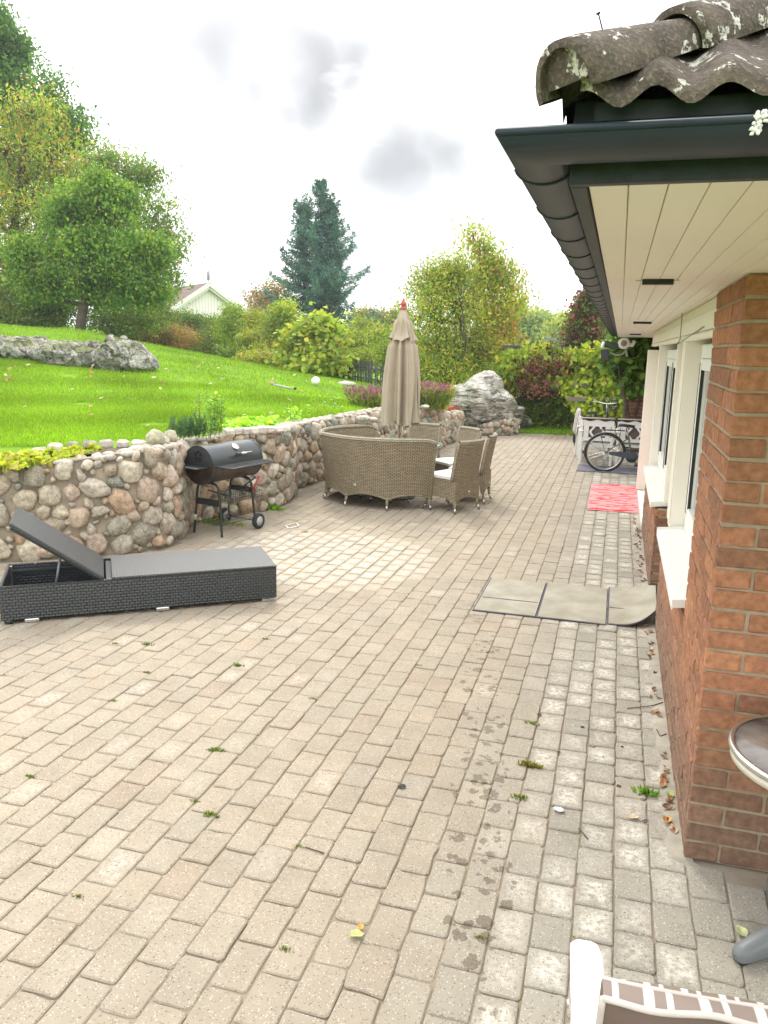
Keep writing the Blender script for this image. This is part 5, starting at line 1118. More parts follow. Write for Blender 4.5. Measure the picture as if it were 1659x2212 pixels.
# ---------------------------------------------------------------- foliage tools
def px2m(px, p): return px/FPX*float(-(RW.T@(np.asarray(p)-CAM))[2])
def leaf_mesh(name, P, size, col, mat, parent=None, asp=.5, droop=0., seed=0, flat=0., shape=4, loc=None, axis=None):
    rs = np.random.default_rng(seed); n = len(P); size = np.broadcast_to(size, (n,))*rs.uniform(.65, 1.25, n)
    d = rs.normal(size=(n, 3)) if axis is None else axis+rs.normal(0, .25, (n, 3)); d[:, 2] = d[:, 2]*(1-flat)-droop; d /= np.linalg.norm(d, axis=1, keepdims=True)
    q = rs.normal(size=(n, 3)); q[:, 2] += flat*2.5; s = np.cross(d, q); s /= np.linalg.norm(s, axis=1, keepdims=True); nn = np.cross(d, s)
    sz = size[:, None]
    if shape == 4: V = np.stack([P, P+d*sz*.45+s*sz*asp*.5+nn*sz*.06, P+d*sz, P+d*sz*.45-s*sz*asp*.5+nn*sz*.06], 1)
    elif shape == 3: V = np.stack([P-s*sz*asp*.5, P+s*sz*asp*.5, P+d*sz], 1)
    else: V = np.stack([P, P+d*sz*.05+s*sz*asp*.5, P+d*sz*.45+s*sz*asp*.34, P+d*sz*.62+s*sz*asp*.5, P+d*sz, P+d*sz*.62-s*sz*asp*.5, P+d*sz*.45-s*sz*asp*.34, P+d*sz*.05-s*sz*asp*.5], 1)
    k = V.shape[1]; me = bpy.data.meshes.new(name); me.vertices.add(n*k); me.vertices.foreach_set('co', V.astype(np.float32).ravel())
    me.loops.add(n*k); me.loops.foreach_set('vertex_index', np.arange(n*k, dtype=np.int32)); me.polygons.add(n)
    me.polygons.foreach_set('loop_start', np.arange(0, n*k, k, dtype=np.int32)); me.polygons.foreach_set('loop_total', np.full(n, k, np.int32)); me.update(calc_edges=True)
    ca = me.color_attributes.new('col', 'FLOAT_COLOR', 'POINT'); C = np.repeat(np.c_[col, np.ones(n)], k, 0); ca.data.foreach_set('color', C.astype(np.float32).ravel())
    me.materials.append(mat); o = bpy.data.objects.new(name, me); COL.objects.link(o)
    if parent is not None: o.parent = parent
    if loc is not None: o.location = tuple(float(v) for v in loc)
    return o
BRT = np.array([1.95, 1.65, 1.45])
def pal(n, cols, wts, rs, var=.16, P=None, clump=1.2, cvar=.25):
    wts = wts[:len(cols)]; c = np.array(cols)[rs.choice(len(cols), n, p=np.array(wts)/sum(wts))]; c = c*BRT*rs.normal(1, var, (n, 1)).clip(.4, 1.7)
    if P is not None:
        ph = rs.uniform(0, 6, 3); g = np.sin(P[:, 0]*clump*2.1+ph[0])*np.sin(P[:, 1]*clump*1.7+ph[1])+np.sin(P[:, 2]*clump*2.6+ph[2]); c = c*(1+cvar*.5*g)[:, None]
    return c.clip(.004, .9)
def blob_pts(c, r, nclu, npc, spread, rs, shell=.45, squash=None):
    c = np.asarray(c); r = np.broadcast_to(r, (3,)).astype(float); u = rs.normal(size=(nclu, 3)); u /= np.linalg.norm(u, axis=1, keepdims=True); rad = rs.uniform(shell, 1., (nclu, 1))**.7; o0 = Vector(tuple(rs.uniform(0, 50, 3))); rad = rad*np.array([[.92+.55*mnoise.noise(Vector(tuple(q))*1.7+o0)] for q in u])
    T = c+u*rad*r*(1+.12*rs.normal(size=(nclu, 1))); P = np.repeat(T, npc, 0)+rs.normal(0, 1, (nclu*npc, 3))*spread*np.array([1, 1, .8]); return P, T
def tree(name, label, cat, base, blobs, cols, wts, leaf=.12, nclu=60, npc=60, spread=.35, asp=.5, droop=.2, trunk=.16, seed=1, group=None, mat=None, twigs=True, bark=None, shell=.45, flat=0., shape=4, cvar=.25, var=.16, lean=None, stems=1):
    """blobs: list of (px, py, r_px, Y, [xscale, zscale]) giving crown masses at their real distance Y"""
    rs = np.random.default_rng(seed); base = np.array(base, float); root = empty(name, base, 0, label, cat, group)
    PP = []; br = MB(); ctr = []
    for bdef in blobs:
        c = AY(bdef[0], bdef[1], bdef[3]); r = px2m(bdef[2], c); sx = bdef[4] if len(bdef) > 4 else 1.; sz_ = bdef[5] if len(bdef) > 5 else 1.
        k = max(6, int(nclu*(bdef[6] if len(bdef) > 6 else 1))); P, T = blob_pts(c, (r*sx, r*.9, r*sz_), k, npc, spread, rs, shell); PP.append(P); ctr.append((c, r, T))
    top = max(c[2] for c, r, T in ctr); cen = np.mean([c for c, r, T in ctr], axis=0)
    for s_i in range(stems):
        b0 = base+(rs.normal(0, .18, 3)*[1, 1, 0] if stems > 1 else 0); b0[2] = base[2]-.1
        hi = max(ctr, key=lambda q: q[0][2])[0]; tgt = cen*.35+hi*.65+rs.normal(0, .3, 3)*(0 if stems == 1 else 1); tgt[2] = top-.1*(top-base[2])
        P_ = [b0+(tgt-b0)*q+np.array([math.sin(q*5+seed)*.12, 0, 0])*(1 if q > 0 else 0) for q in np.linspace(0, 1, 7)]; br.tube(np.array(P_)-base, np.linspace(trunk, trunk*.2, 7), 8)
        if twigs:
            for (c, r, T) in ctr:
                q0 = np.clip((c[2]-r*.6-b0[2])/max(.1, tgt[2]-b0[2]), .15, .8); st_ = b0+(tgt-b0)*q0; mid = (st_+c)/2+[0, 0, -.1*r]; br.tube(np.array([st_, mid, c])-base, [trunk*.42, trunk*.28, trunk*.15], 6, cap=False)
                for tt in T[rs.permutation(len(T))[:14]]:
                    m_ = (c+tt)/2+rs.normal(0, .1, 3)*r; br.tube(np.array([c, m_, tt])-base, [trunk*.13, trunk*.08, .006], 4, cap=False)
    br.build('trunk', bark or BARK, root); P = np.vstack(PP); keep = P[:, 2] > base[2]+.02; P = P[keep]
    col = pal(len(P), cols, wts, rs, var, P, 1.2, cvar); leaf_mesh('crown', P-base, leaf, col, mat or LEAF, root, asp, droop, seed, flat, shape); return root
def gp(px, py, Y):   # ground point under a bearing
    p = AY(px, py, Y); return np.array([p[0], p[1], tz(p[0], p[1])])
DG = (.045, .105, .022); MG = (.075, .155, .028); LG = (.13, .22, .035); YG = (.23, .26, .04); YE_ = (.26, .24, .05); OR = (.25, .14, .05); RD = (.26, .04, .04); BR = (.17, .12, .06); OL = (.11, .13, .04)

# ---------------------------------------------------------------- trees on the left
tree('deciduous_tree', 'tallest dark green tree at the upper left, cut by the frame edge', 'tree', gp(-60, 700, 34), [(-60, 60, 90, 34), (-20, 150, 95, 34), (60, 230, 105, 33.5, 1.1, .8), (130, 280, 70, 34, 1, .7), (-30, 300, 120, 34), (60, 360, 90, 34), (-20, 60, 38, 33), (20, 105, 30, 33), (-60, 480, 120, 34)], [DG, MG, (.05, .12, .05)], [4, 3, 2], leaf=.20, nclu=110, npc=46, spread=.34, trunk=.35, seed=21, asp=.55)
tree('cherry_tree', 'sparse yellowing cherry tree at the left edge with orange leaf sprays', 'tree', gp(20, 705, 27), [(60, 250, 70, 28, 1, .8), (10, 330, 90, 27), (110, 350, 85, 28), (-20, 450, 100, 27), (70, 450, 90, 27), (150, 400, 55, 28), (0, 560, 100, 27), (60, 560, 70, 27), (120, 480, 60, 27)], [LG, YG, MG, OR, YE_], [4, 4, 4, 1.2, 1.2], leaf=.17, nclu=55, npc=30, spread=.34, trunk=.14, seed=22, asp=.42, droop=.8, stems=3, cvar=.35)
tree('cherry_tree', 'drooping leaved cherry tree reaching furthest right over the apple tree', 'tree', gp(250, 690, 31), [(270, 370, 60, 31, 1.2, .7), (320, 380, 35, 31, 1, .6, .4), (240, 420, 80, 31), (330, 470, 55, 31), (360, 520, 42, 31, 1, .8), (320, 560, 80, 31), (365, 600, 26, 31, 1, .9, .4), (230, 340, 35, 31, 1, .7, .4), (310, 625, 62, 31, 1.1, .8), (230, 520, 90, 31), (200, 360, 40, 31, 1, .7, .5)], [MG, (.09, .16, .04), LG, OR], [5, 4, 2, .7], leaf=.20, nclu=52, npc=34, spread=.30, trunk=.16, seed=23, asp=.35, droop=1.1)
tree('apple_tree', 'dense round green apple tree with a bare forked trunk behind the rocks', 'tree', gp(172, 726, 24), [(200, 440, 62, 24.5, 1.1, .8), (130, 510, 70, 24), (250, 510, 75, 24.5), (190, 540, 75, 24), (290, 580, 62, 24.5), (90, 590, 58, 24), (175, 605, 62, 24.2, 1.3, .6), (262, 432, 28, 24.8), (335, 545, 30, 24.8), (55, 545, 34, 24), (215, 402, 24, 24.5), (150, 455, 30, 24), (315, 625, 45, 25, 1.2, .6), (235, 635, 42, 24.5, 1.2, .6), (100, 635, 40, 24.5, 1.3, .6)], [(.06, .15, .025), MG, LG, (.17, .23, .04)], [5, 4, 3, 1.5], leaf=.13, nclu=75, npc=54, spread=.20, trunk=.19, seed=24, asp=.6, shell=.55)
tree('elder_shrub', 'dark green shrub mass at the far left below the cherry tree', 'shrub', gp(-10, 700, 25), [(-30, 640, 70, 26), (40, 650, 60, 26, 1.2, .8), (110, 660, 50, 25.5, 1.2, .8), (0, 690, 60, 25, 1.5, .5), (90, 695, 45, 25, 1.5, .5)], [DG, MG, OL, OR], [5, 3, 3, .4], leaf=.11, nclu=110, npc=56, spread=.24, trunk=.06, seed=25, asp=.55, shell=.3)
tree('hazel_shrub', 'olive green shrub filling the gap right of the apple tree trunk', 'shrub', gp(250, 700, 30), [(230, 690, 50, 29, 1.4, .6), (300, 690, 45, 29, 1.3, .7), (335, 680, 34, 31, 1.2, .6)], [MG, OL, LG], [4, 3, 2], leaf=.11, nclu=90, npc=46, spread=.25, trunk=.05, seed=26, shell=.3)

# ---------------------------------------------------------------- shrubs along the paling fence
SH = [
 ('rusty brown spirea shrub with reddish tips left of the hedge', [(260, 725, 32, 30, 1.4, .8), (310, 735, 30, 31, 1.2, .9), (350, 725, 28, 32)], [BR, OL, (.26, .12, .07), MG], [5, 3, 2, 2], 31, .075),
 ('pinkish brown spirea shrub under the neighbour gable', [(375, 735, 34, 33, 1.2, .9), (410, 745, 28, 34), (345, 760, 22, 32)], [BR, (.28, .14, .09), OL, YG], [4, 3, 3, 2], 32, .075),
 ('clipped dark green rounded hedge right below the neighbour gable', [(395, 692, 24, 40, 1.3, .7), (430, 700, 30, 40, 1.5, .7), (470, 705, 28, 40, 1.3, .7)], [DG, MG, (.09, .13, .03)], [3, 3, 3], 33, .09),
 ('mid green shrub with ragged top in front of the clipped hedge', [(455, 735, 36, 35, 1.2, 1), (430, 765, 30, 34, 1.2, .8)], [MG, OL, LG, BR], [4, 3, 2, 1], 34, .085),
 ('bright green willow-like shrub with upright tip right of the gable', [(505, 690, 30, 35, 1, 1.1), (500, 730, 42, 34), (520, 765, 40, 33, 1.2, .7)], [LG, (.16, .25, .04), MG], [5, 3, 2], 35, .09),
 ('yellow flecked shrub left of the spruce', [(560, 700, 32, 34), (565, 735, 40, 33, 1.1, .9), (580, 765, 35, 31, 1.2, .7)], [LG, YG, YE_, MG], [4, 4, 1.5, 2], 36, .09),
 ('tall light green shrub in front of the left foot of the spruce', [(615, 680, 28, 32, .9, 1.2), (600, 720, 38, 32, 1, 1), (630, 735, 34, 32)], [LG, YG, MG], [5, 3, 2], 37, .09),
 ('yellow green grapevine climbing over the fence with broad pale leaves', [(690, 722, 24, 26, 1.4, .5), (665, 745, 24, 26, 1.1, .8), (700, 770, 24, 25.5, 1, .9), (690, 797, 24, 25, 1.3, .7), (650, 765, 18, 26)], [(.20, .27, .04), (.15, .23, .035), (.24, .24, .04), LG], [4, 4, 1, 3], 38, .121),
 ('muted green shrub right of the yellow grapevine', [(735, 745, 36, 31, 1, .9), (760, 765, 32, 30), (725, 770, 30, 29)], [MG, LG, OL, YG], [3, 4, 3, 2], 39, .09),
 ('bright yellow green shrub left of the parasol', [(780, 720, 32, 33), (800, 750, 40, 31, 1.1, .9), (830, 740, 34, 30, .9, 1.1), (810, 775, 36, 29, 1.3, .6)], [LG, YG, MG, OL], [4, 3, 2, 1], 40, .09),
 ('low yellowing shrub at the lawn edge in front of the fence', [(545, 782, 28, 30, 1.3, .6), (580, 784, 20, 29.5, 1.2, .7)], [YG, LG, YE_, OL], [3, 3, 1.5, 3], 41, .085),
 ('leafy bush hanging over the fence behind the parasol', [(850, 770, 34, 27, 1, .9), (880, 740, 36, 28, .9, 1.2), (900, 790, 30, 25)], [LG, MG, YG], [4, 3, 2], 42, .09)]
for lb, bl, co, wt, sd_, lf in SH:
    b0 = bl[-1]; tree('shrub', lb, 'shrub', gp(b0[0], b0[1]+30, b0[3]), bl, co, wt, leaf=lf*1.25, nclu=85, npc=46, spread=.21 if lf < .12 else .3, trunk=.035, seed=sd_, asp=.5 if lf < .12 else .95, droop=.2, shell=.3, group='shrubs and vines along the paling fence', shape=4 if lf < .12 else 8, flat=0 if lf < .12 else .4, cvar=.3, stems=3)
# paling fence
fa, fb_, fc, fd = gp(850, 840, 23.2), gp(740, 822, 27), gp(600, 798, 32.5), gp(420, 772, 37)
fe = empty('paling_fence', fa, 0, 'weathered dark paling fence at the far edge of the lawn', 'fence'); fm = plain('fence_wood', (.085, .085, .07), .9, var=.5, vs=4)
fl_ = resample([fa, fb_, fc, fd], .155)[0]; mb = MB(); rl = MB()
for i, p in enumerate(fl_):
    d = (fl_[min(i+1, len(fl_)-1)]-fl_[max(i-1, 0)]); a_ = math.atan2(d[1], d[0]); h = rng.uniform(.62, .78); g_ = tz(p[0], p[1])
    if rng.random() < .06: continue
    mb.box((*p[:2], g_+h/2), (.075, .018, h), .003, euler(rng.normal(0, .02), rng.normal(0, .03), a_), tuple([rng.uniform(.6, 1.3)]*3))
for z in (.18, .52): rl.tube([(p[0]+.03, p[1]+.04, tz(p[0], p[1])+z) for p in fl_[::8]], .03, 6)
fm2 = plain('paling_wood', (.10, .10, .085), .9, var=.45, vs=6, useattr=True)
mb.xf(T4(None, -fa)).build('palings', fm2, fe); rl.xf(T4(None, -fa)).build('rail', fm, fe)
for p in fl_[::14]:
    m = MB(); m.box((p[0]+.06, p[1]+.07, tz(p[0], p[1])+.36), (.09, .09, .76), .006); m.xf(T4(None, -fa)).build('post', fm, fe)

# ---------------------------------------------------------------- spruce
def spruce(base, height, prof, stems, seed, label):
    rs = np.random.default_rng(seed); root = empty('spruce_tree', base, 0, label, 'tree'); br = MB(); PP = []; AX = []; SZ_ = []
    for (ox, oy, H_, rk) in stems:
        br.tube([(ox, oy, 0), (ox*1.1, oy, H_*.5), (ox*1.15, oy, H_)], [.25*rk, .14*rk, .01], 8)
        z = .6
        while z < H_-.15:
            rmax_ = np.interp(z/height, prof[0], prof[1])*rk*(1 if z/height < .8 else 1)
            rmax_ = min(rmax_, (H_-z)*.75+.08); nb = int(rs.integers(5, 8)); a0 = rs.uniform(0, 6.3)
            for k in range(nb):
                a_ = a0+k*2*math.pi/nb+rs.normal(0, .2); ln = rmax_*rs.uniform(.5, 1.18); d = np.array([math.cos(a_), math.sin(a_), 0]); n_ = max(4, int(ln/.16)); t_ = np.linspace(0.05, 1, n_)
                zz_ = z+ln*(-.42*t_+.46*t_**2.4)+.08*rs.normal(); pts = np.c_[ox*1.1+d[0]*t_*ln, oy+d[1]*t_*ln, zz_]
                br.tube(pts[::max(1, n_//4)], .018, 4, cap=False)
                for j in range(n_):
                    m_ = int(20); s_ = np.array([-d[1], d[0], 0]); wv_ = .30*(1-.45*t_[j])
                    off = rs.uniform(-1, 1, (m_, 1))*wv_*s_; dr = rs.uniform(0, 1, m_)*.42*(1-.5*t_[j]); P = pts[j]+off+rs.normal(0, .04, (m_, 3)); P[:, 2] -= dr*.8
                    ax = np.tile(d*.35, (m_, 1))+off*.8; ax[:, 2] = -.75*(1-t_[j])+.15*t_[j]; PP.append(P); AX.append(ax); SZ_.append(np.full(m_, .26))
                m_ = 10; P = np.tile(pts[-1], (m_, 1))+rs.normal(0, .04, (m_, 3)); ax = np.tile(d*.5+[0, 0, .55], (m_, 1)); PP.append(P); AX.append(ax); SZ_.append(np.full(m_, .26))
            z += rs.uniform(.36, .62)
        m_ = 26; P = np.c_[np.full(m_, ox*1.15), np.full(m_, oy), np.linspace(H_-1.0, H_-.05, m_)]; ax = np.c_[rs.normal(0, .4, (m_, 2)), np.full(m_, .9)]; PP.append(P); AX.append(ax); SZ_.append(np.full(m_, .28))
    br.build('trunk', BARK, root); P = np.vstack(PP); AXv = np.vstack(AX); S_ = np.concatenate(SZ_)
    col = pal(len(P), [(.038, .105, .115), (.055, .135, .130), (.07, .155, .09), (.06, .07, .05)], [4, 4, 2, .5], rs, .18, P, .9, .4)
    leaf_mesh('needles', P, S_, col, NEEDLE, root, .22, .1, seed, 0, 4, None, AXv); return root
sb = gp(692, 740, 46); top_z = AY(686, 392, 46)[2]; H_ = top_z-sb[2]
mpp = px2m(1, sb)
prof = (np.array([0, .1, .2, .35, .5, .65, .78, .88, .95, 1.]), np.array([126, 128, 122, 112, 98, 82, 60, 38, 18, 3])*mpp)
spruce(sb, H_, prof, [(0, 0, H_, .95), (-1.1, .3, H_*.93, .42), (.62, -.2, H_*.93, .35)], 51, 'tall dark blue green spruce with several tops standing behind the hedge')

# ---------------------------------------------------------------- trees right of the parasol
tree('deciduous_tree', 'small pinkish autumn tree left of the spruce in the distance', 'tree', gp(580, 700, 60), [(565, 650, 34, 60, 1, .9), (600, 635, 30, 60), (590, 670, 36, 60, 1.2, .7)], [BR, OL, (.30, .17, .14), MG], [3, 4, 2, 2], leaf=.24, nclu=60, npc=24, spread=.42, trunk=.12, seed=61)
tree('birch_tree', 'bushy yellow green tree right behind the parasol with fine branches', 'tree', gp(965, 850, 22), [(940, 610, 44, 22.5, 1, .9), (985, 590, 42, 22.5, 1, .9), (925, 670, 48, 22), (990, 660, 62, 22.5), (940, 740, 58, 22), (1010, 740, 62, 22.5, 1, .9), (960, 800, 55, 21.5, 1.1, .8), (915, 790, 40, 22), (1040, 780, 34, 23)], [LG, YG, MG, YE_, OR], [5, 5, 3, .9, .35], leaf=.10, nclu=58, npc=44, spread=.27, trunk=.07, seed=62, asp=.42, droop=.7, stems=6, cvar=.3)
tree('cherry_tree', 'young cherry tree with a tall leaning plume of hanging leaves over the boulder', 'tree', gp(1010, 860, 24), [(1022, 510, 14, 24, .8, 1.6, .35), (1045, 540, 24, 24, .9, 1.1, .6), (1070, 570, 28, 24, 1.1, .8, .6), (1100, 590, 20, 24, 1.3, .6, .4), (1050, 600, 36, 24), (1090, 625, 28, 24, 1.3, .6, .6), (1120, 650, 12, 24, 1.5, .5, .2), (1030, 640, 42, 24), (1075, 670, 34, 24, 1.2, .7), (1060, 720, 40, 24)], [YG, LG, YE_, OR, MG], [5, 5, 2, 1, 2], leaf=.14, nclu=44, npc=24, spread=.24, trunk=.06, seed=63, asp=.38, droop=1.3, stems=2)
tree('cherry_tree', 'orange pink tinged shrub between the yellow tree and the grapevine', 'shrub', gp(1080, 850, 24), [(1075, 700, 24, 23.5), (1085, 730, 26, 23.5), (1055, 745, 26, 23)], [OR, YE_, (.28, .16, .10), LG], [2, 3, 1.5, 5], leaf=.12, nclu=60, npc=30, spread=.2, trunk=.04, seed=64, droop=.9, asp=.4)
for k, (lb, bl, co, wt) in enumerate([
  ('large pale green rounded tree in the far distance, left of two', [(1130, 700, 42, 75, 1, .9), (1165, 715, 36, 75), (1110, 730, 40, 75), (1090, 680, 34, 75), (1150, 745, 44, 75, 1.4, .6)], [(.16, .24, .07), (.14, .22, .08)], [1, 1]),
  ('grey green airy tree in the far distance between the two pale green ones', [(1182, 720, 22, 80, .9, 1.2), (1188, 745, 26, 80), (1196, 705, 12, 80)], [(.09, .13, .08), (.13, .15, .10)], [1, 1]),
  ('yellow green tree in the far distance beside the red creeper', [(1222, 720, 30, 70, 1, .9), (1215, 750, 30, 70, 1.3, .7), (1240, 705, 24, 70)], [(.20, .26, .07), (.15, .22, .06)], [1, 1]),
  ('dark green bushy tree behind the creeper column', [(1290, 690, 40, 32, .8, 1.2), (1310, 730, 46, 32), (1280, 770, 50, 31)], [DG, MG, (.05, .12, .04)], [3, 3, 2])]):
    tree('distant_tree' if k < 3 else 'deciduous_tree', lb, 'tree', gp(bl[0][0], 760, bl[0][3]), bl, co, wt, leaf=.34 if k < 3 else .17, nclu=70, npc=34, spread=.55 if k < 3 else .3, trunk=.15, seed=70+k, asp=.6)
tree('distant_tree', 'low line of green treetops behind the bright shrub left of the parasol', 'tree', gp(790, 720, 70), [(790, 690, 22, 70, 1.5, .8), (830, 695, 22, 70, 1.5, .8), (860, 690, 20, 70), (770, 705, 20, 70), (560, 705, 28, 62, 1.5, .7), (520, 712, 24, 62, 1.5, .6)], [MG, (.24, .15, .08), (.12, .18, .06)], [3, 2, 3], leaf=.3, nclu=60, npc=26, spread=.5, seed=79, trunk=.1)
tree('creeper_column', 'column of dark conifer wrapped in red Virginia creeper', 'tree', gp(1265, 850, 25), [(1275, 655, 14, 25, .9, 1.6), (1262, 700, 26, 25, .9, 1.3), (1252, 750, 32, 25, 1, 1.1), (1262, 790, 34, 25)], [(.12, .03, .04), (.08, .025, .03), DG, (.05, .10, .03), (.16, .05, .05)], [3, 3, 3.5, 3.5, 1], leaf=.11, nclu=110, npc=46, spread=.18, trunk=.1, seed=81, asp=.6, droop=.8, shell=.6, cvar=.5)

# ---------------------------------------------------------------- trellis with grapevine beyond the terrace
tl = empty('wooden_trellis', (-1.5, 21, 0), 0, 'dark wooden rail trellis carrying the grapevine beyond the terrace', 'trellis'); to = np.array([-1.5, 21, 0]); tw = plain('trellis_wood', (.07, .06, .055), .85, var=.3); tg = plain('rail_grey', (.17, .155, .12), .85, var=.2)
for px_, y0, y1 in ((1130, 750, 905), (1236, 800, 905), (1340, 800, 905), (1085, 810, 905)):
    a_ = AY(px_, y0, 21.); m = MB(); m.box((a_[0], a_[1], (a_[2]+0)/2), (.10, .10, a_[2]), .006); m.xf(T4(None, -to)).build('post', tw, tl)
def rail(px0, px1, py, Y, th, mt_):
    a_ = AY(px0, py, Y); b_ = AY(px1, py, Y); z = (a_[2]+b_[2])/2; m = MB(); m.box(((a_[0]+b_[0])/2, Y, z), (b_[0]-a_[0], .05, th), .004); m.xf(T4(None, -to)).build('rail', mt_, tl)
rail(1085, 1236, 751, 21.0, .09, tw); rail(1085, 1340, 808, 21.0, .07, tw); rail(1085, 1236, 846, 21.0, .09, tw); rail(1240, 1345, 833, 19.5, .08, tg); rail(1225, 1370, 864, 19.3, .10, tg); rail(1240, 1345, 905, 19.5, .1, tw)
VC = [(.18, .26, .035), (.13, .21, .03), (.24, .30, .05), (.09, .17, .03), (.24, .25, .04)]
tree('grapevine', 'bright grapevine with broad leaves draped over the trellis top', 'vine', gp(1250, 905, 20.6), [(1150, 775, 20, 20.8, 2.0, .6), (1110, 790, 24, 20.8, 1.6, .7), (1190, 775, 18, 20.6, 2, .5), (1240, 785, 26, 20.4, 1.5, .7), (1285, 790, 34, 20, 1.2, .9), (1310, 830, 34, 19.8), (1260, 830, 34, 20, 1.2, .8), (1320, 770, 18, 19.6, 1.2, .7), (1100, 820, 26, 21, 1.4, .7), (1300, 880, 40, 19.7, 1.3, .6), (1350, 850, 30, 19.2, .8, 1.2), (1165, 800, 26, 21, 1.4, .8)], VC, [5, 4, 2, 3, .8], leaf=.115, nclu=62, npc=34, spread=.14, trunk=.035, seed=91, asp=.95, droop=.5, shell=.2, shape=8, cvar=.35, stems=3)
tree('virginia_creeper', 'dark red creeper hanging on the trellis between the grapevine shoots', 'vine', gp(1180, 905, 21.2), [(1185, 762, 16, 20.6, 1.2, .8), (1150, 797, 18, 20.0, 1.3, .8), (1185, 800, 20, 20.0, 1.6, .7), (1215, 790, 14, 19.8, 1.5, .6), (1135, 835, 14, 20.4), (1165, 842, 10, 19.6)], [(.08, .025, .028), (.06, .03, .025), (.10, .035, .035), (.08, .06, .03)], [4, 4, 2, 4], leaf=.09, nclu=9, npc=22, spread=.15, trunk=.03, seed=92, asp=.6, shell=.2, cvar=.35)
tree('viburnum_shrub', 'dense mid green shrub beside the boulder below the trellis', 'shrub', gp(1190, 915, 21.4), [(1190, 845, 34, 21.6, 1.3, .9), (1150, 870, 28, 21.5, 1.3, .8), (1215, 872, 34, 21.4, 1.3, .9), (1180, 890, 27, 21.3, 1.8, .7), (1235, 885, 28, 21.2, 1.3)], [MG, LG, (.14, .20, .035), (.10, .17, .03)], [3, 4, 4, 3], leaf=.085, nclu=120, npc=46, spread=.15, trunk=.03, seed=93, asp=.55, shell=.3, stems=4, flat=.3)
tree('climbing_vine', 'dark shaded vine with twisted stems climbing the corner of the brick wing', 'vine', gp(1355, 900, 17.0), [(1385, 770, 24, 16.9, 1.2, .7), (1350, 770, 28, 16.9, 1, .8), (1360, 800, 24, 16.9, .8, 1), (1400, 745, 14, 16.8, 1.6, .6), (1375, 820, 14, 16.95, .6, 1)], [(.06, .13, .025), (.10, .18, .03), (.045, .09, .02)], [4, 3, 3], leaf=.14, nclu=80, npc=24, spread=.13, trunk=.05, seed=94, asp=.9, shell=.2, shape=8, stems=3)
# small wooden shed end glimpsed far behind
sh = empty('garden_shed', gp(1200, 765, 40), 0, 'tiny pale shed wall glimpsed in the distance left of the red creeper column', 'shed'); a_ = AY(1192, 738, 40); b_ = AY(1214, 738, 40); so_ = np.array(sh.location)
mb = MB(); mb.box(((a_[0]+b_[0])/2, 40, a_[2]/2), (b_[0]-a_[0], .6, a_[2]), .01); mb.xf(T4(None, -so_)).build('wall', plain('shed_wall', (.42, .38, .34), .8), sh)
mb = MB(); mb.box(((a_[0]+b_[0])/2-.1, 39.9, a_[2]+.08), (b_[0]-a_[0]+.5, 1., .1), .01, euler(0, .2, 0)); mb.xf(T4(None, -so_)).build('roof', plain('shed_roof', (.20, .20, .22), .8), sh)

# ---------------------------------------------------------------- neighbour house
ap = AY(449, 613, 55); nh = empty('neighbour_house', (ap[0], ap[1], 1.5), R_(-40), 'white boarded neighbour gable with brown tiled roof and aerial behind the hedge', 'house')
hz = ap[2]-1.5; hw = 3.9; pt_ = .66
bw_, t, b, o = newmat('gable_boards'); tc = t.nodes.new('ShaderNodeTexCoord'); sp = t.nodes.new('ShaderNodeSeparateXYZ'); t.links.new(tc.outputs['Object'], sp.inputs[0]); f_ = mth(t, 'FRACT', mth(t, 'MULTIPLY', sp.outputs[1], 4.2)); c = mixc(t, rampv(t, f_, .86, .9), (.90, .83, .82), (.50, .46, .42)); t.links.new(c, b.inputs['Base Color']); b.inputs['Roughness'].default_value = .7; bump(t, b, rampv(t, f_, .84, .9, 1, 0), .5, .03)
nr, t, b, o = newmat('neighbour_tiles'); tc = t.nodes.new('ShaderNodeTexCoord'); sp = t.nodes.new('ShaderNodeSeparateXYZ'); t.links.new(tc.outputs['Object'], sp.inputs[0]); f1 = mth(t, 'FRACT', mth(t, 'MULTIPLY', sp.outputs[1], 3.6)); f2 = mth(t, 'SINE', mth(t, 'MULTIPLY', sp.outputs[0], 21)); c = mixc(t, rampv(t, f1, .8, .95), (.16, .095, .08), (.06, .04, .035)); c = mixc(t, rampv(t, f2, .3, .9, 0, .4), c, (.08, .05, .045)); t.links.new(c, b.inputs['Base Color']); b.inputs['Roughness'].default_value = .8
mb = MB(); mb.add([(0, -hw, 0), (0, hw, 0), (0, hw, hz-hw*pt_), (0, 0, hz-.05), (0, -hw, hz-hw*pt_)], [[0, 1, 2, 3, 4]], None, None, False); mb.add([(0, -hw, 0), (-11, -hw, 0), (-11, -hw, hz-hw*pt_), (0, -hw, hz-hw*pt_)], [[0, 1, 2, 3]], None, None, False); mb.build('wall', bw_, nh)
mb = MB()
for s in (-1, 1): mb.prism([(.35, 0), (.35, s*(hw+.5)), (-11, s*(hw+.5)), (-11, 0)], -.06, .06, None, np.array([[1, 0, 0, 0], [0, 1, 0, 0], [0, -pt_*s, 1, hz+.03], [0, 0, 0, 1.]]))
mb.build('roof', nr, nh)
for s in (-1, 1):
    m = MB(); m.bar((.40, 0, hz-.05), (.40, s*(hw+.5), hz-.05-(hw+.5)*pt_), .05, .30, .01, up=(0, 0, 1)); m.build('barge_board', WHITE, nh)
    m = MB(); m.bar((.30, 0, hz-.33), (.30, s*(hw+.2), hz-.33-(hw+.2)*pt_), .05, .12, .01); m.build('barge_board', WHITE, nh)
m = MB(); m.tube([(.1, 0, hz-.5), (.1, 0, hz+.90)], .04, 6)
for s in (-.28, -.1, .1, .28): m.tube([(.1+s, 0, hz+.25), (.1+s*1.0, 0, hz+.9)], .03, 5); 
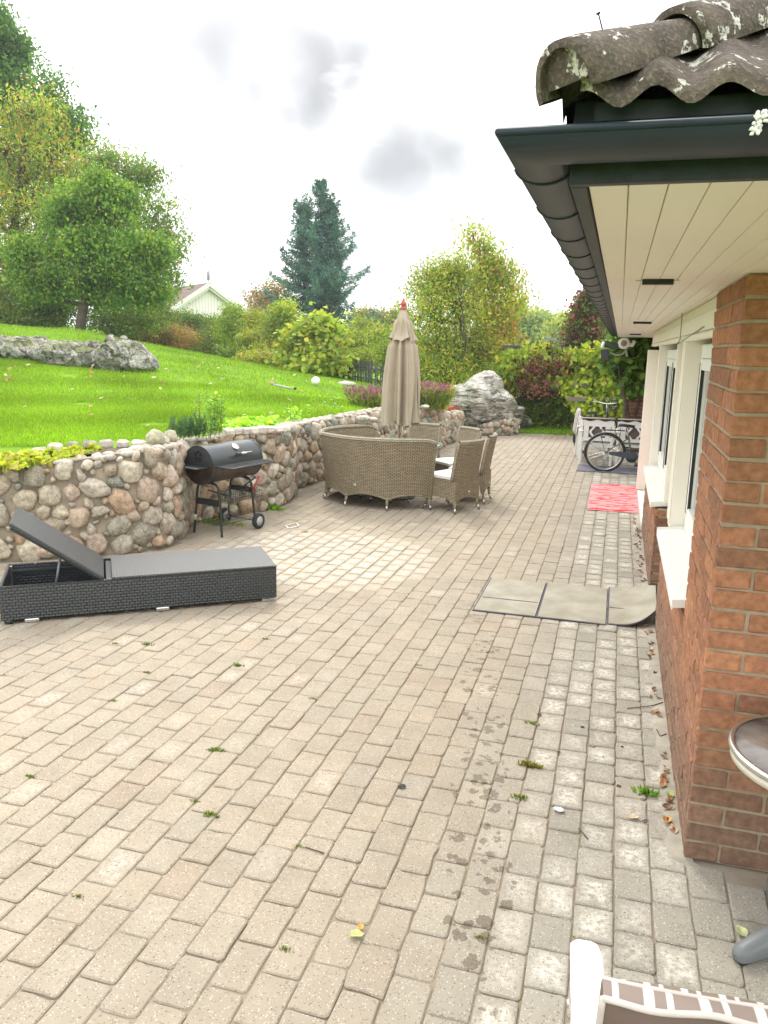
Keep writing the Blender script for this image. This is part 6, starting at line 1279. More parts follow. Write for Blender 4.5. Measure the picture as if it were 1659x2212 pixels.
m.tube([(-.18, 0, hz+.5), (.38, 0, hz+.5)], .016, 5); m.tube([(-.18, 0, hz+.65), (.38, 0, hz+.65)], .016, 5); m.build('aerial', plain('aerial_metal', (.25, .25, .25), .5, metal=.5), nh)
n2_ = gp(545, 720, 75); h2 = empty('far_house', n2_, 0, 'sliver of a reddish brown roof far away between two shrubs left of the spruce', 'house'); tp_ = AY(545, 679, 75)[2]-n2_[2]
m = MB(); m.prism([(-4, 0), (4, 0), (3.6, 0.01)], 0, .1); m = MB(); m.add([(-3.5, -2, tp_-1.6), (3, -2, tp_-1.6), (3, 0, tp_), (-3.5, 0, tp_), (3, 2, tp_-1.6), (-3.5, 2, tp_-1.6)], [[0, 1, 2, 3], [3, 2, 4, 5]]); m.build('roof', nr, h2); m = MB(); m.box((-.25, 0, (tp_-1.7)/2), (5.5, 3.4, tp_-1.7), .02); m.build('wall', plain('far_wall', (.5, .45, .38), .8), h2)

# ---------------------------------------------------------------- boulders
rkm, t, b, o = newmat('gneiss'); tc = t.nodes.new('ShaderNodeTexCoord'); mp_ = t.nodes.new('ShaderNodeMapping'); mp_.inputs['Rotation'].default_value = (0, R_(-32), 0); mp_.inputs['Scale'].default_value = (1.2, 2, 9); t.links.new(tc.outputs['Object'], mp_.inputs[0])
wn_ = t.nodes.new('ShaderNodeTexNoise'); wn_.inputs['Scale'].default_value = 1.6; wn_.inputs['Detail'].default_value = 8; wn_.inputs['Roughness'].default_value = .68; wn_.inputs['Distortion'].default_value = .8; t.links.new(mp_.outputs[0], wn_.inputs['Vector']); n1 = wn_.outputs[0]; n2 = noi(t, 3.2, 6, .65); n3 = noi(t, 26, 4)
c = mixc(t, rampv(t, n1, .40, .54), (.11, .10, .075), (.48, .445, .36)); c = mixc(t, mth(t, 'MULTIPLY', rampv(t, n2, .48, .56), rampv(t, n1, .44, .54)), c, (.74, .72, .66)); c = mixc(t, mth(t, 'MULTIPLY', rampv(t, n3, .58, .64), .8), c, (.66, .64, .58)); c = mixc(t, rampv(t, n1, .36, .28), c, (.04, .04, .035)); c = mixc(t, rampv(t, noi(t, 2.0, 3), .56, .7, 0, .5), c, (.12, .13, .07))
t.links.new(c, b.inputs['Base Color']); b.inputs['Roughness'].default_value = .92; bump(t, b, mth(t, 'ADD', mth(t, 'MULTIPLY', n1, 1.6), mth(t, 'ADD', n2, n3)), 1.0, .05)
lrm, t, b, o = newmat('lichen_rock'); n1 = noi(t, 4.5, 8, .68); n2 = noi(t, 2.0, 4); n3 = noi(t, 24, 4); sp = t.nodes.new('ShaderNodeNewGeometry'); sz_ = t.nodes.new('ShaderNodeSeparateXYZ'); t.links.new(sp.outputs['Normal'], sz_.inputs[0])
c = mixc(t, rampv(t, n1, .4, .62), (.25, .24, .20), (.54, .51, .44)); c = mixc(t, mth(t, 'MULTIPLY', rampv(t, noi(t, 7, 4, .6), .49, .55), rampv(t, n3, .4, .55)), c, (.66, .62, .58)); c = mixc(t, rampv(t, n2, .52, .68, 0, .6), c, (.13, .14, .07)); c = mixc(t, mth(t, 'MULTIPLY', rampv(t, sz_.outputs[2], .55, .85), rampv(t, n1, .42, .55)), c, (.17, .20, .04))
vc = t.nodes.new('ShaderNodeTexVoronoi'); vc.feature = 'DISTANCE_TO_EDGE'; vc.inputs['Scale'].default_value = 1.9; tcv = t.nodes.new('ShaderNodeTexCoord'); wv2 = t.nodes.new('ShaderNodeVectorMath'); wv2.operation = 'ADD'; wn2 = t.nodes.new('ShaderNodeTexNoise'); wn2.inputs['Scale'].default_value = 3; wn2.inputs['Detail'].default_value = 5; t.links.new(tcv.outputs['Object'], wn2.inputs['Vector']); t.links.new(tcv.outputs['Object'], wv2.inputs[0]); t.links.new(wn2.outputs['Color'], wv2.inputs[1]); t.links.new(wv2.outputs[0], vc.inputs['Vector']); crk = rampv(t, vc.outputs['Distance'], .05, .0)
c = mixc(t, mth(t, 'MULTIPLY', crk, .6), c, (.06, .06, .04))
t.links.new(c, b.inputs['Base Color']); b.inputs['Roughness'].default_value = .95; bump(t, b, mth(t, 'SUBTRACT', mth(t, 'ADD', n1, mth(t, 'ADD', n2, n3)), mth(t, 'MULTIPLY', crk, 1.5)), 1.0, .08)
def outline_rock(name, label, poly, Y, depth, mat, seed=1, rough=.07, cat='boulder', group=None, sub=5, back=None):
    P = np.array([AY(x, y, Y)[[0, 2]] for x, y in poly]); c = P.mean(0); d = (P-c)*(.96 if cat == 'rock' else 1.03); ang = np.arctan2(d[:, 1], d[:, 0]); o_ = np.argsort(ang); ang = ang[o_]; rr = np.linalg.norm(d, axis=1)[o_]
    v, f = ico(sub); v = v.copy(); off = Vector((seed*3.3, seed*5.1, 0)); a_ = np.arctan2(v[:, 2], v[:, 0]); R0 = np.interp(a_, np.r_[ang-2*math.pi, ang, ang+2*math.pi], np.r_[rr, rr, rr]); hyp = np.hypot(v[:, 0], v[:, 2]); 
    q = np.sign(hyp)*hyp**.72; x = np.cos(a_)*R0*q; z = np.sin(a_)*R0*q; y = v[:, 1]*depth*(1-.25*q)
    nz_ = np.array([mnoise.noise(Vector((p[0]*3.2, p[1]*3.2, p[2]*3.2))+off)+.6*abs(mnoise.noise(Vector((p[0]*7, p[1]*7, p[2]*7))+off))+.3*mnoise.noise(Vector((p[0]*15, p[1]*15, p[2]*15))+off) for p in np.c_[x, y, z]]); s = 1+nz_*rough*1.6
    V = np.c_[x*s, y*(1+nz_*.35), z*s]; m = MB(); m.add(V, f, None, None, True); return tag(m.build(name, mat, None, (c[0], Y, c[1]-((.05 if depth > .5 else .05) if cat == 'rock' else 0))), label, cat, group)
outline_rock('boulder', 'huge grey white streaked boulder leaning at the end of the cobble wall', [(966, 847), (1002, 831), (1038, 807), (1065, 804), (1076, 818), (1086, 842), (1098, 853), (1112, 868), (1113, 884), (1108, 900), (1097, 913), (1081, 916), (1057, 922), (1032, 932), (1010, 922), (1004, 900), (987, 882), (963, 874)], 19.5, .75, rkm, 3, .05)
outline_rock('boulder', 'pointed grey stone jutting out right of the huge boulder', [(1104, 872), (1120, 878), (1133, 882), (1130, 893), (1120, 902), (1106, 912), (1098, 905)], 19.9, .4, rkm, 5, .05)
outline_rock('boulder', 'low mossy stone lying in the grass right of the huge boulder', [(1112, 905), (1126, 895), (1138, 900), (1149, 916), (1140, 923), (1110, 923)], 20.6, .35, lrm, 6, .06)
OG = None
for k, (nm, lb, pl, Y, dp) in enumerate([
 ('boulder', 'leftmost dark lichen rock of the outcrop at the frame edge', [(-25, 735), (0, 718), (15, 722), (22, 745), (24, 772), (0, 778), (-30, 778)], 15.3, .7),
 ('boulder', 'pink white crusted rock, second from the left in the lawn outcrop', [(16, 728), (40, 722), (58, 724), (72, 735), (86, 752), (93, 768), (70, 778), (30, 777), (20, 760)], 15.4, .7),
 ('boulder', 'small angular rock wedged above the outcrop between two larger ones', [(68, 740), (72, 728), (90, 722), (98, 730), (100, 744), (86, 752)], 15.9, .35),
 ('boulder', 'long grey green cracked rock in the middle of the outcrop', [(88, 745), (110, 735), (145, 736), (180, 742), (200, 748), (212, 762), (214, 784), (170, 792), (110, 786), (92, 772)], 15.6, .8),
 ('boulder', 'flat pale slab lying on top of the outcrop', [(180, 745), (190, 740), (218, 739), (228, 746), (224, 755), (212, 758), (190, 753)], 16.0, .4),
 ('boulder', 'biggest sloping mossy rock at the right end of the outcrop', [(218, 765), (225, 745), (245, 731), (262, 727), (280, 728), (300, 745), (315, 765), (322, 792), (290, 800), (240, 795), (222, 788)], 15.9, .9),
 ('standing_stone', 'upright finger shaped stone on the rightmost outcrop rock', [(229, 740), (234, 724), (240, 716), (245, 722), (246, 738)], 16.2, .15),
 ('stone', 'little flat stone resting on the crest of the rightmost outcrop rock', [(258, 727), (262, 722), (272, 722), (276, 728), (266, 730)], 15.9, .14)]):
    outline_rock(nm, lb, pl, Y, dp, lrm, 11+k, .045, 'rock', None, 5 if dp > .5 else 3)

# ---------------------------------------------------------------- lawn blades, fallen leaves, bed plants
GRM = leafmat('grass_blades', .35, .5)
def lawn_pts(n, x0, x1, y0, y1, rs):
    P = np.c_[rs.uniform(x0, x1, n), rs.uniform(y0, y1, n)]; ok = ~inside(P, PATIO); P = P[ok]; dw = np.array([0]) if not len(P) else np.min(np.hypot(P[:, None, 0]-WL3[None, ::8, 0], P[:, None, 1]-WL3[None, ::8, 1]), axis=1); return P, dw
rs = np.random.default_rng(77); PG = []; SG = []
for (n, x0, x1, y0, y1, s_) in ((150000, -9, -4, 5.5, 11, .05), (130000, -13, -4, 8, 15, .055), (90000, -22, -4, 13, 27, .075), (16000, -3.5, 1, 19.7, 21.5, .07)):
    P, dw = lawn_pts(n, x0, x1, y0, y1, rs); c_ = np.array([mnoise.noise(Vector((p[0]*1.1, p[1]*1.1, 0))) for p in P[::1]]) if n < 20000 else np.sin(P[:, 0]*2.3+np.sin(P[:, 1]*1.9))*np.cos(P[:, 1]*2.1)
    ok = (dw > .30) & ~((dw < 1.0) & (P[:, 1] < 7.6)) & ~((dw < .62) & (P[:, 1] < 11.)); ok &= (c_ > -.9)
    P = P[ok]; z = np.concatenate([terr(q[:, 0], q[:, 1]) for q in np.array_split(P, max(1, len(P)//8000))]); PG.append(np.c_[P, z-.005+.02*np.sin(P[:, 0]*1.3)*np.sin(P[:, 1]*1.7)]); SG.append(np.full(len(P), s_)*(1+.25*c_[ok]))
P = np.vstack(PG); S_ = np.concatenate(SG); ax = np.c_[rs.normal(0, .45, (len(P), 2)), np.ones(len(P))]
col = pal(len(P), [(.125, .265, .010), (.095, .21, .009), (.165, .30, .016), (.07, .17, .010), (.17, .21, .04), (.11, .15, .03)], [4, 4, 2, 1.5, 1, .8], rs, .2, P, .9, .42)
tag(leaf_mesh('lawn_grass', P, S_, col, GRM, None, .16, 0, 5, 0, 3, None, ax), 'bright green lawn grass sloping up behind the cobble wall', 'grass', None, 'stuff')
# soil in the beds
soil = plain('bed_soil', (.10, .065, .04), .95, var=.45, vs=14, bmp=.9, bs=30)
def strip(name, pts_in, pts_out, z, m_, **kw):
    a_ = resample(pts_in, .08)[0]; n_ = len(a_); b_ = resample(pts_out, .05)[0]; b_ = np.array([b_[int(i*(len(b_)-1)/(n_-1))] for i in range(n_)]); rows = []
    for i in range(n_): rows.append([(*(a_[i]*(1-q)+b_[i]*q), z(a_[i][1])+.03*mnoise.noise(Vector((a_[i][0]*6, a_[i][1]*6, q*5)))) for q in np.linspace(0, 1, 8)])
    mb_ = MB(); mb_.grid(np.array(rows)); return tag(mb_.build(name, m_), kind='structure')
def wh_(y): return float(np.interp(y, WL3[:, 1], WL3[:, 2]))
ed1 = [G(-60, 1003, .93), G(0, 985, .95)[:3], G(120, 972, .96), G(240, 966, .97), G(335, 962, .99)]
strip('bed_soil', [(-6.3, 5.5), (-5.5, 5.95), (-4.85, 6.45), (-4.55, 6.75), (-4.5, 7.0)], [tuple(p[:2]) for p in ed1], lambda y: wh_(y)-.03, soil)
strip('bed_soil', [(-4.75, 7.6), (-4.8, 8.0), (-4.65, 8.5), (-4.4, 9.0), (-4.3, 9.5), (-4.5, 10.2), (-4.55, 10.7)], [(-5.1, 7.6), (-5.25, 8.1), (-5.1, 8.9), (-4.9, 9.5), (-4.75, 10.), (-4.8, 10.5), (-4.8, 10.8)], lambda y: wh_(y)-.03, soil)
# edging stones
est = plain('granite_sett', (.52, .47, .40), .9, var=.2, vs=16, bmp=.6, bs=60, useattr=True)
e_ = resample([tuple(p) for p in ed1], .165)[0]
for k, p in enumerate(e_[:-1]):
    q = e_[k+1]; d = math.atan2(q[1]-p[1], q[0]-p[0]); s_ = MB(); sh_ = rng.uniform(.55, 1.3); s_.box((0, 0, 0), (.135*rng.uniform(.85, 1.05), .10, .10*rng.uniform(.85, 1.15)), .022, None, (sh_, sh_, sh_), .004)
    o_ = s_.build('edging_stone', est, None, (p[0], p[1], wh_(p[1])-.012)); o_.rotation_euler = (rng.normal(0, .06), rng.normal(0, .06), d+rng.normal(0, .08)); tag(o_, 'rough granite sett in the row edging the lawn above the lounger', 'edging stone', 'setts edging the lettuce bed')
for k, (px_, py_) in enumerate(((494, 934), (512, 932), (530, 931), (548, 930), (566, 929), (584, 928), (602, 927), (616, 926))):
    p = G(px_, py_, 1.0); s_ = MB(); sh_ = rng.uniform(.9, 1.4); s_.box((0, 0, 0), (.125, .10, .09*rng.uniform(.85, 1.15)), .02, None, (sh_, sh_, sh_), .004); o_ = s_.build('edging_stone', est, None, (p[0], p[1], 1.0)); o_.rotation_euler = (rng.normal(0, .06), 0, R_(60)+rng.normal(0, .1)); tag(o_, 'pale granite sett in the row edging the lawn above the grill', 'edging stone', 'setts edging the bed behind the grill')
for (nm, lb, px_, py_, z, r) in (('round_stone', 'round mossy tan stone sitting on the wall top above the bend', 335, 948, 1.07, .095), ('round_stone', 'smaller grey stone behind the round mossy one on the wall top', 369, 944, 1.05, .075), ('round_stone', 'low white stone lying between the two larger stones on the wall top', 352, 953, 1.03, .065), ('flat_stone', 'pale flat stone lying on the wall top left of the lavender', 786, 904, .98, .11), ('flat_stone', 'smaller pale flat stone on the wall top nearest the lavender', 806, 906, .97, .08), ('flat_stone', 'little white stone on the wall end right of the parasol', 918, 879, .93, .09)):
    p = G(px_, py_, z); m = MB(); rock(m, (0, 0, 0), (r, r*.85, r*(.95 if nm == 'round_stone' else .45)), 3, .22, 1.1, r*50, None, (.42, .39, .27) if 'mossy' in lb else (.5, .47, .41)); tag(m.build(nm, stm, None, p), lb, 'stone')
# plants in the beds
def plant(name, label, cat, pts, size, cols, wts, asp=.5, droop=0, seed=1, flat=0, shape=4, axis=None, kind=None, group=None, stems=None, mat=None):
    rs = np.random.default_rng(seed); P = np.asarray(pts); c = np.array([P[:, 0].mean(), P[:, 1].mean(), P[:, 2].min()]); root = empty(name, c, 0, label, cat, group)
    leaf_mesh('foliage', P-c, size, pal(len(P), cols, wts, rs, .16, P, 5, .2), mat or LEAF, root, asp, droop, seed, flat, shape, None, axis)
    if stems:
        m = MB()
        for a_, b_ in stems: m.tube([np.array(a_)-c, (np.array(a_)+np.array(b_))/2-c+rs.normal(0, .01, 3), np.array(b_)-c], [.004, .003, .002], 4, cap=False)
        m.build('stem', plain('stem_green', (.10, .14, .04), .7), root)
    if kind: root['kind'] = kind
    return root
for k in range(5):   # lettuce clumps
    p = G(18+k*46, 1000-k*5.0, .92); rs = np.random.default_rng(k); n_ = 420; a_ = rs.uniform(0, 6.28, n_); r = rs.uniform(0, .17, n_); P = np.c_[p[0]+r*np.cos(a_), p[1]+r*np.sin(a_), p[2]-.02+rs.uniform(0, .10, n_)*(1.1-r/.2)]
    plant('lettuce_plant', 'frilly yellow green lettuce clump in the bed above the lounger', 'plant', P, .055, [(.28, .36, .05), (.22, .31, .04), (.30, .30, .09)], [4, 4, 1], .9, 0, 30+k, .3, 8, group='lettuce clumps in the near bed')
p0 = G(402, 945, 1.0); rs = np.random.default_rng(5); PB_ = []; AXB = []; st_ = []
for k in range(46):
    b_ = p0+[rs.normal(0, .10), rs.normal(0, .10), 0]; tip = b_+[rs.normal(0, .05), rs.normal(0, .05), rs.uniform(.12, .26)]; st_.append((b_, tip))
    for q in np.linspace(.1, 1, 26):
        for _ in range(3): PB_.append(b_+(tip-b_)*q); AXB.append([rs.normal(0, .7), rs.normal(0, .7), .6])
plant('rosemary_bush', 'dark blue green rosemary bush on the wall top left of the tall weed', 'plant', PB_, .035, [(.045, .11, .055), (.06, .14, .07)], [1, 1], .2, 0, 6, 0, 4, np.array(AXB), stems=st_)
def weed(px_, py_, z, hs, lb, seed, leafs=.06, cols=None):
    rs = np.random.default_rng(seed); p = G(px_, py_, z); PW = []; AX = []; st_ = []
    for h in hs:
        b_ = p+[rs.normal(0, .05), rs.normal(0, .04), 0]; tip = b_+[rs.normal(0, .05), rs.normal(0, .05), h]; st_.append((b_, tip))
        for q in np.linspace(.15, 1, int(h/.016)):
            a_ = rs.uniform(0, 6.28); PW.append(b_+(tip-b_)*q); AX.append([math.cos(a_), math.sin(a_), .4])
    return plant('weed_plant', lb, 'plant', PW, leafs, cols or [(.15, .30, .04), (.10, .22, .04)], [1, 1], .35, .05, seed, 0, 4, np.array(AX), stems=st_)
weed(468, 940, 1.0, (.46, .42, .44, .36, .38, .30, .40, .34), 'tall leafy green weed standing up behind the grill lid', 11, .085); weed(435, 935, 1.0, (.50, .44, .36, .46, .4), 'thin pale weed stems between the rosemary and the leafy weed', 12, .06, [(.2, .33, .1), (.14, .25, .06)]); weed(450, 945, .99, (.3, .26, .28, .24), 'short feathery weed behind the left half of the grill lid', 13, .05)
weed(630, 905, 1.02, (.22, .18, .2, .15), 'small upright daisy stems at the lawn edge', 14, .035)
# strawberry ground cover along the second bed
rs = np.random.default_rng(9); PC = []
for k in range(150):
    f_ = rs.uniform(0, 1); px_ = 490+270*f_; py_ = 925-22*f_+rs.uniform(-7, 9)-(8 if px_ > 620 else 0); p = G(px_, py_, 1.0); h = .05+(.06 if px_ > 640 else .03)*rs.random()
    n_ = 26; a_ = rs.uniform(0, 6.28, n_); r = rs.uniform(0, .12, n_); PC.append(np.c_[p[0]+r*np.cos(a_), p[1]+r*np.sin(a_), p[2]-.03+rs.uniform(0, 1, n_)*h*1.6])
PC = np.vstack(PC); dC = np.min(np.hypot(PC[:, None, 0]-WL3[None, ::4, 0], PC[:, None, 1]-WL3[None, ::4, 1]), axis=1); PC = PC[(dC > .24) & ~inside(PC[:, :2], PATIO)]
tag(leaf_mesh('ground_cover', PC, .062, pal(len(PC), [(.20, .42, .04), (.15, .34, .03), (.30, .48, .08)], [4, 3, 2], rs, .15, PC, 4, .2), LEAF, None, .8, 0, 9, .55, 8), 'light green strawberry ground cover along the top of the wall', 'ground cover', None, 'stuff')
# lavender: grey green cushions with purple spikes
def lavender(px_, py_, Y, w_, h, lb, seed, purple=True, cols=None, pc=None):
    rs = np.random.default_rng(seed); c = AY(px_, py_, Y); P = []; AX = []; FP = []; FX_ = []; n_ = 520
    for k in range(n_):
        a_ = rs.uniform(0, 6.28); r = rs.uniform(0, 1)**.6; b_ = c+[r*w_*.45*math.cos(a_), r*w_*.4*math.sin(a_), 0]; d = np.array([r*math.cos(a_)*.45+rs.normal(0, .1), r*math.sin(a_)*.45+rs.normal(0, .1), 1.]); tip = b_+d*h*rs.uniform(.6, 1.0)
        for q in np.linspace(.05, .85, 7): P.append(b_+(tip-b_)*q); AX.append(d+rs.normal(0, .25, 3))
        if purple and rs.random() < .75:
            for q in (.9, .95, 1.0, 1.05): FP.append(b_+(tip-b_)*q); FX_.append(d+rs.normal(0, .3, 3))
    root = plant('lavender_bush' if purple else 'ornamental_grass', lb, 'plant', P, .11, cols or [(.12, .19, .05), (.17, .25, .06), (.09, .14, .04)], [3, 3, 2], .20, 0, seed, 0, 4, np.array(AX))
    if FP: o_ = leaf_mesh('flower_spikes', np.array(FP)-np.array(root.location), .055, pal(len(FP), pc or [(.15, .055, .17), (.09, .045, .12), (.20, .08, .20)], [3, 2, 2][:len(pc)] if pc else [3, 2, 2], rs), LEAF, root, .35, 0, seed, 0, 4, None, np.array(FX_))
    return root
lavender(800, 900, 14.2, .62, .52, 'purple lavender bush on the wall left of the parasol', 41); lavender(838, 897, 14.4, .6, .45, 'smaller lavender bush right behind the parasol edge', 42); lavender(918, 886, 15.2, .55, .50, 'purple lavender bush at the wall end right of the parasol', 43)
lavender(942, 886, 15.7, .40, .50, 'feathery green grass tuft with rusty tips left of the boulder', 44, True, [(.20, .30, .05), (.14, .24, .05)], [(.22, .14, .08), (.18, .13, .08)])
p = np.array([-3.68, 17.3, .64]); rs = np.random.default_rng(3); P = p+np.c_[rs.uniform(-.22, .22, 1100), rs.uniform(-.7, .9, 1100), rs.uniform(-.08, .09, 1100)]; plant('red_sedum', 'dark red sedum cushion filling the lower cobbled planter', 'plant', P, .05, [(.17, .05, .06), (.25, .10, .09), (.12, .05, .05)], [3, 2, 2], .7, 0, 3, .3)
# things on the lawn
m = MB(); v, f = ico(4); m.add(v*.115, f); bp_ = AY(682, 822, 20.0); tag(m.build('white_ball', plain('ball_white', (.85, .85, .84), .5, var=.02), None, (bp_[0], 20.0, tz(bp_[0], 20.0)+.115)), 'white ball lying on the lawn in front of the grapevine', 'ball')
a_, b_ = AY(590, 831, 17), AY(636, 839, 16.6); za, zb = tz(a_[0], a_[1])+.05, tz(b_[0], b_[1])+.05; tlr = empty('garden_tool', (a_[0], a_[1], za), 0, 'long thin garden tool with pink end lying on the lawn', 'garden tool'); org = np.array([a_[0], a_[1], za])
m = MB(); m.tube([(0, 0, 0), (b_[0]-a_[0], b_[1]-a_[1], zb-za)], .020, 8); m.build('handle', plain('tool_grey', (.38, .38, .36), .5), tlr); m = MB(); m.box((-.03, 0, .02), (.10, .06, .06), .02); m.build('tool_end', plain('tool_pink', (.6, .25, .25), .5), tlr); m = MB(); m.box((b_[0]-a_[0]+.02, b_[1]-a_[1], zb-za+.01), (.06, .05, .05), .01); m.build('tool_grip', BLACKMETAL, tlr)
m = MB(); p = AY(748, 827, 22); rock(m, (0, 0, 0), (.28, .2, .09), 3, .3, 1.2, 4.4, None, (.5, .47, .42)); tag(m.build('flat_stone', stm, None, (p[0], 22, tz(p[0], 22)+.03)), 'pale flat stone in the lawn near the paling fence', 'stone')
rs = np.random.default_rng(15); lfm = leafmat('fallen_leaf', .2, .7)
def hit(px_, py_, y0=6, y1=45):
    r = ray(px_, py_); r = r/r[1]
    for Y in np.arange(y0, y1, .1):
        q = CAM+r*Y
        if q[2] < tz(q[0], q[1]) and not inside(q[None, :2], CUT)[0]: return np.array([q[0], q[1], tz(q[0], q[1])])
    return None
for k in range(80):   # fallen leaves on the lawn
    px_ = rs.uniform(0, 760); py_ = rs.uniform(782, 830) if k % 3 else rs.uniform(790, 930)
    q = hit(px_, py_)
    if q is None: continue
    c_ = [(.52, .42, .28), (.55, .45, .35), (.6, .5, .2), (.42, .22, .1)][k % 4]; o_ = leaf_mesh('fallen_leaf', np.zeros((1, 3)), .09, np.array([c_]), lfm, None, .65, 0, k, .7, 8, (q[0], q[1], q[2]+.05)); tag(o_, 'tiny dry pale leaf scattered on the lawn', 'fallen leaf', 'leaves scattered on the lawn')
for k, (px_, py_) in enumerate(((690, 862), (706, 858), (720, 865), (714, 872), (728, 868), (722, 880), (738, 888), (700, 878), (752, 855), (760, 850), (596, 822), (806, 845))):
    q = hit(px_, py_+8); h_ = .13 if k < 10 else .08; m = MB(); m.tube([(0, 0, 0), (.01, 0, h_)], .003, 4); o_ = empty('daisy_flower', q, 0, 'white daisy on a thin stem in the lawn above the wall', 'flower', 'white daisies in the lawn'); m.build('stem', plain('stem_green', (.10, .14, .04), .7) if not k else bpy.data.materials['stem_green'], o_); m = MB(); m.lathe([(0, .004), (.030, .0), (.0, -.004)], (.01, 0, h_), 10); m.build('blossom', WHITE, o_)

# ---------------------------------------------------------------- litter, weeds and scraps on the paving
rs = np.random.default_rng(123)
def pleaf(px_, py_, size, col, label, seed, group=None, curl=.5, rz=None, nm='fallen_leaf'):
    p = G(px_, py_); m = MB(); n_ = 9; rows = []
    for i in range(n_):
        t_ = i/(n_-1); w_ = math.sin(math.pi*min(1, t_*1.02))**.8*.32*size+.0005; rows.append([((t_-.5)*size, s_*w_, .004+curl*size*.35*(t_-.5)**2*2+abs(s_)*curl*w_*.8+.002*math.sin(t_*9+s_*3)) for s_ in (-1, -.5, 0, .5, 1)])
    m.grid(np.array(rows)); m.tube([(-.5*size, 0, .006), (-.78*size, .02*size, .004)], .0009, 4); mt_ = LFC.setdefault(tuple(col), plain('leaf_litter', col, .8, var=.3, vs=40))
    o_ = m.build(nm, mt_, None, (p[0], p[1], .001)); o_.rotation_euler = (0, 0, rs.uniform(0, 6.28) if rz is None else rz); return tag(o_, label, 'fallen leaf', group)
LFC = {}
pleaf(770, 2022, .055, (.46, .48, .18), 'pale yellow green leaf on the paving at the bottom of the picture', 1, rz=.3); pleaf(779, 2005, .035, (.55, .30, .08), 'small orange leaf touching the pale green one on the paving', 2, rz=1.9)
pleaf(1601, 2016, .062, (.42, .46, .22), 'pale green curled leaf beside the grey table foot', 3, rz=1.9)
pleaf(1368, 1768, .05, (.62, .50, .34), 'cream dry leaf lying left of the litter near the pier', 4, rz=.4); pleaf(1395, 1776, .03, (.16, .07, .13), 'tiny purple leaf near the pier foot', 5, rz=.2)
pleaf(1281, 1612, .028, (.40, .28, .16), 'curled brown husk on the pale blocks near the wall', 6, rz=1.2)
pleaf(1440, 1776, .06, (.58, .30, .10), 'large curled orange leaf at the foot of the pier', 7, rz=1.5, curl=1.); pleaf(1447, 1720, .05, (.32, .38, .10), 'curled green leaf at the foot of the pier', 8, rz=2.2, curl=.9)
pleaf(1490, 1293, .06, (.45, .38, .10), 'olive leaf lying on the curled mat', 9) if 0 else None
k = 0
for (x0, y0, y1, n_) in ((.385, 3.3, 4.1, 16), (.375, 4.3, 6.0, 22), (.37, 7.0, 9.6, 34), (.33, 9.7, 10.3, 10)):
    for _ in range(n_):
        y = rs.uniform(y0, y1); x = x0-abs(rs.normal(0, .03)); s_ = rs.uniform(.025, .06); col = [(.42, .20, .09), (.55, .40, .26), (.30, .15, .08), (.62, .52, .40), (.20, .12, .08)][rs.integers(5)]
        m = MB(); rows = []
        for i in range(5):
            t_ = i/4; w_ = math.sin(math.pi*min(.97, max(.03, t_)))*.3*s_; rows.append([((t_-.5)*s_, q*w_, .004+.3*s_*(2*t_-1)**2+abs(q)*w_*.6) for q in (-1, 0, 1)])
        m.grid(np.array(rows)); o_ = m.build('fallen_leaf', LFC.setdefault(col, plain('leaf_litter', col, .85, var=.3, vs=40)), None, (x, y, .001)); o_.rotation_euler = (rs.normal(0, .3), rs.normal(0, .3), rs.uniform(0, 6.28)); tag(o_, 'dry brown leaf scrap in the litter along the foot of the brick wall', 'fallen leaf', 'leaf litter along the brick wall'); k += 1
for _ in range(26):
    px_, py_ = rs.uniform(1080, 1260), rs.uniform(920, 948); p = G(px_, py_); o_ = leaf_mesh('fallen_leaf', np.zeros((1, 3)), .09, np.array([[(.5, .42, .3), (.4, .3, .15), (.6, .5, .4)][rs.integers(3)]]), lfm, None, .6, 0, _, .7, 8, (p[0], p[1], .03)); tag(o_, 'dry leaf at the far edge of the terrace beside the grass', 'fallen leaf', 'leaves along the far terrace edge')
# moss and small weeds in the joints
def tuft(px_, py_, r, h, label, cols, seed, n_=60, group=None):
    rs2 = np.random.default_rng(seed); p = G(px_, py_); a_ = rs2.uniform(0, 6.28, n_); q = rs2.uniform(0, r, n_); P = np.c_[q*np.cos(a_)*1.6, q*np.sin(a_)*.6, np.full(n_, -.006)]; ax = np.c_[np.cos(a_)*q/r*.9, np.sin(a_)*q/r*.9, np.full(n_, 1.)]
    return tag(leaf_mesh('moss_tuft', P, h, pal(n_, cols, [1]*len(cols), rs2, .2), LEAF, None, .4, 0, seed, 0, 4, (p[0], p[1], 0), ax), label, 'moss', group)
MC = [(.07, .13, .02), (.10, .15, .035)]
spots = [(320, 1392), (318, 1452), (245, 1513), (515, 1437), (676, 1509), (905, 1437), (1148, 1563), (648, 1828), (617, 2050), (470, 1620), (455, 1620), (420, 1730), (455, 1760), (66, 1676), (170, 1935), (1122, 1722), (1036, 2023), (250, 1390), (150, 1300), (640, 1190), (740, 1225), (660, 1150), (575, 1380)]
for k, (a_, b_) in enumerate(spots): tuft(a_, b_, .016 if k % 3 else .024, .014 if k % 3 else .022, 'small green moss tuft in a paving joint', MC, k, 50, 'moss tufts in the paving joints')
GRNW = [(.08, .19, .025), (.10, .22, .03)]
tuft(1143, 1653, .035, .03, 'feathery yellowing grass tuft in a joint near the pale blocks', [(.10, .13, .035), (.14, .15, .05)], 301, 120); tuft(1395, 1712, .035, .035, 'leafy green weed growing at the foot of the pier', GRNW, 302, 60); tuft(584, 1100, .12, .07, 'green weed growing at the foot of the cobble wall right of the grill', [(.14, .30, .03), (.10, .22, .03)], 303, 160)
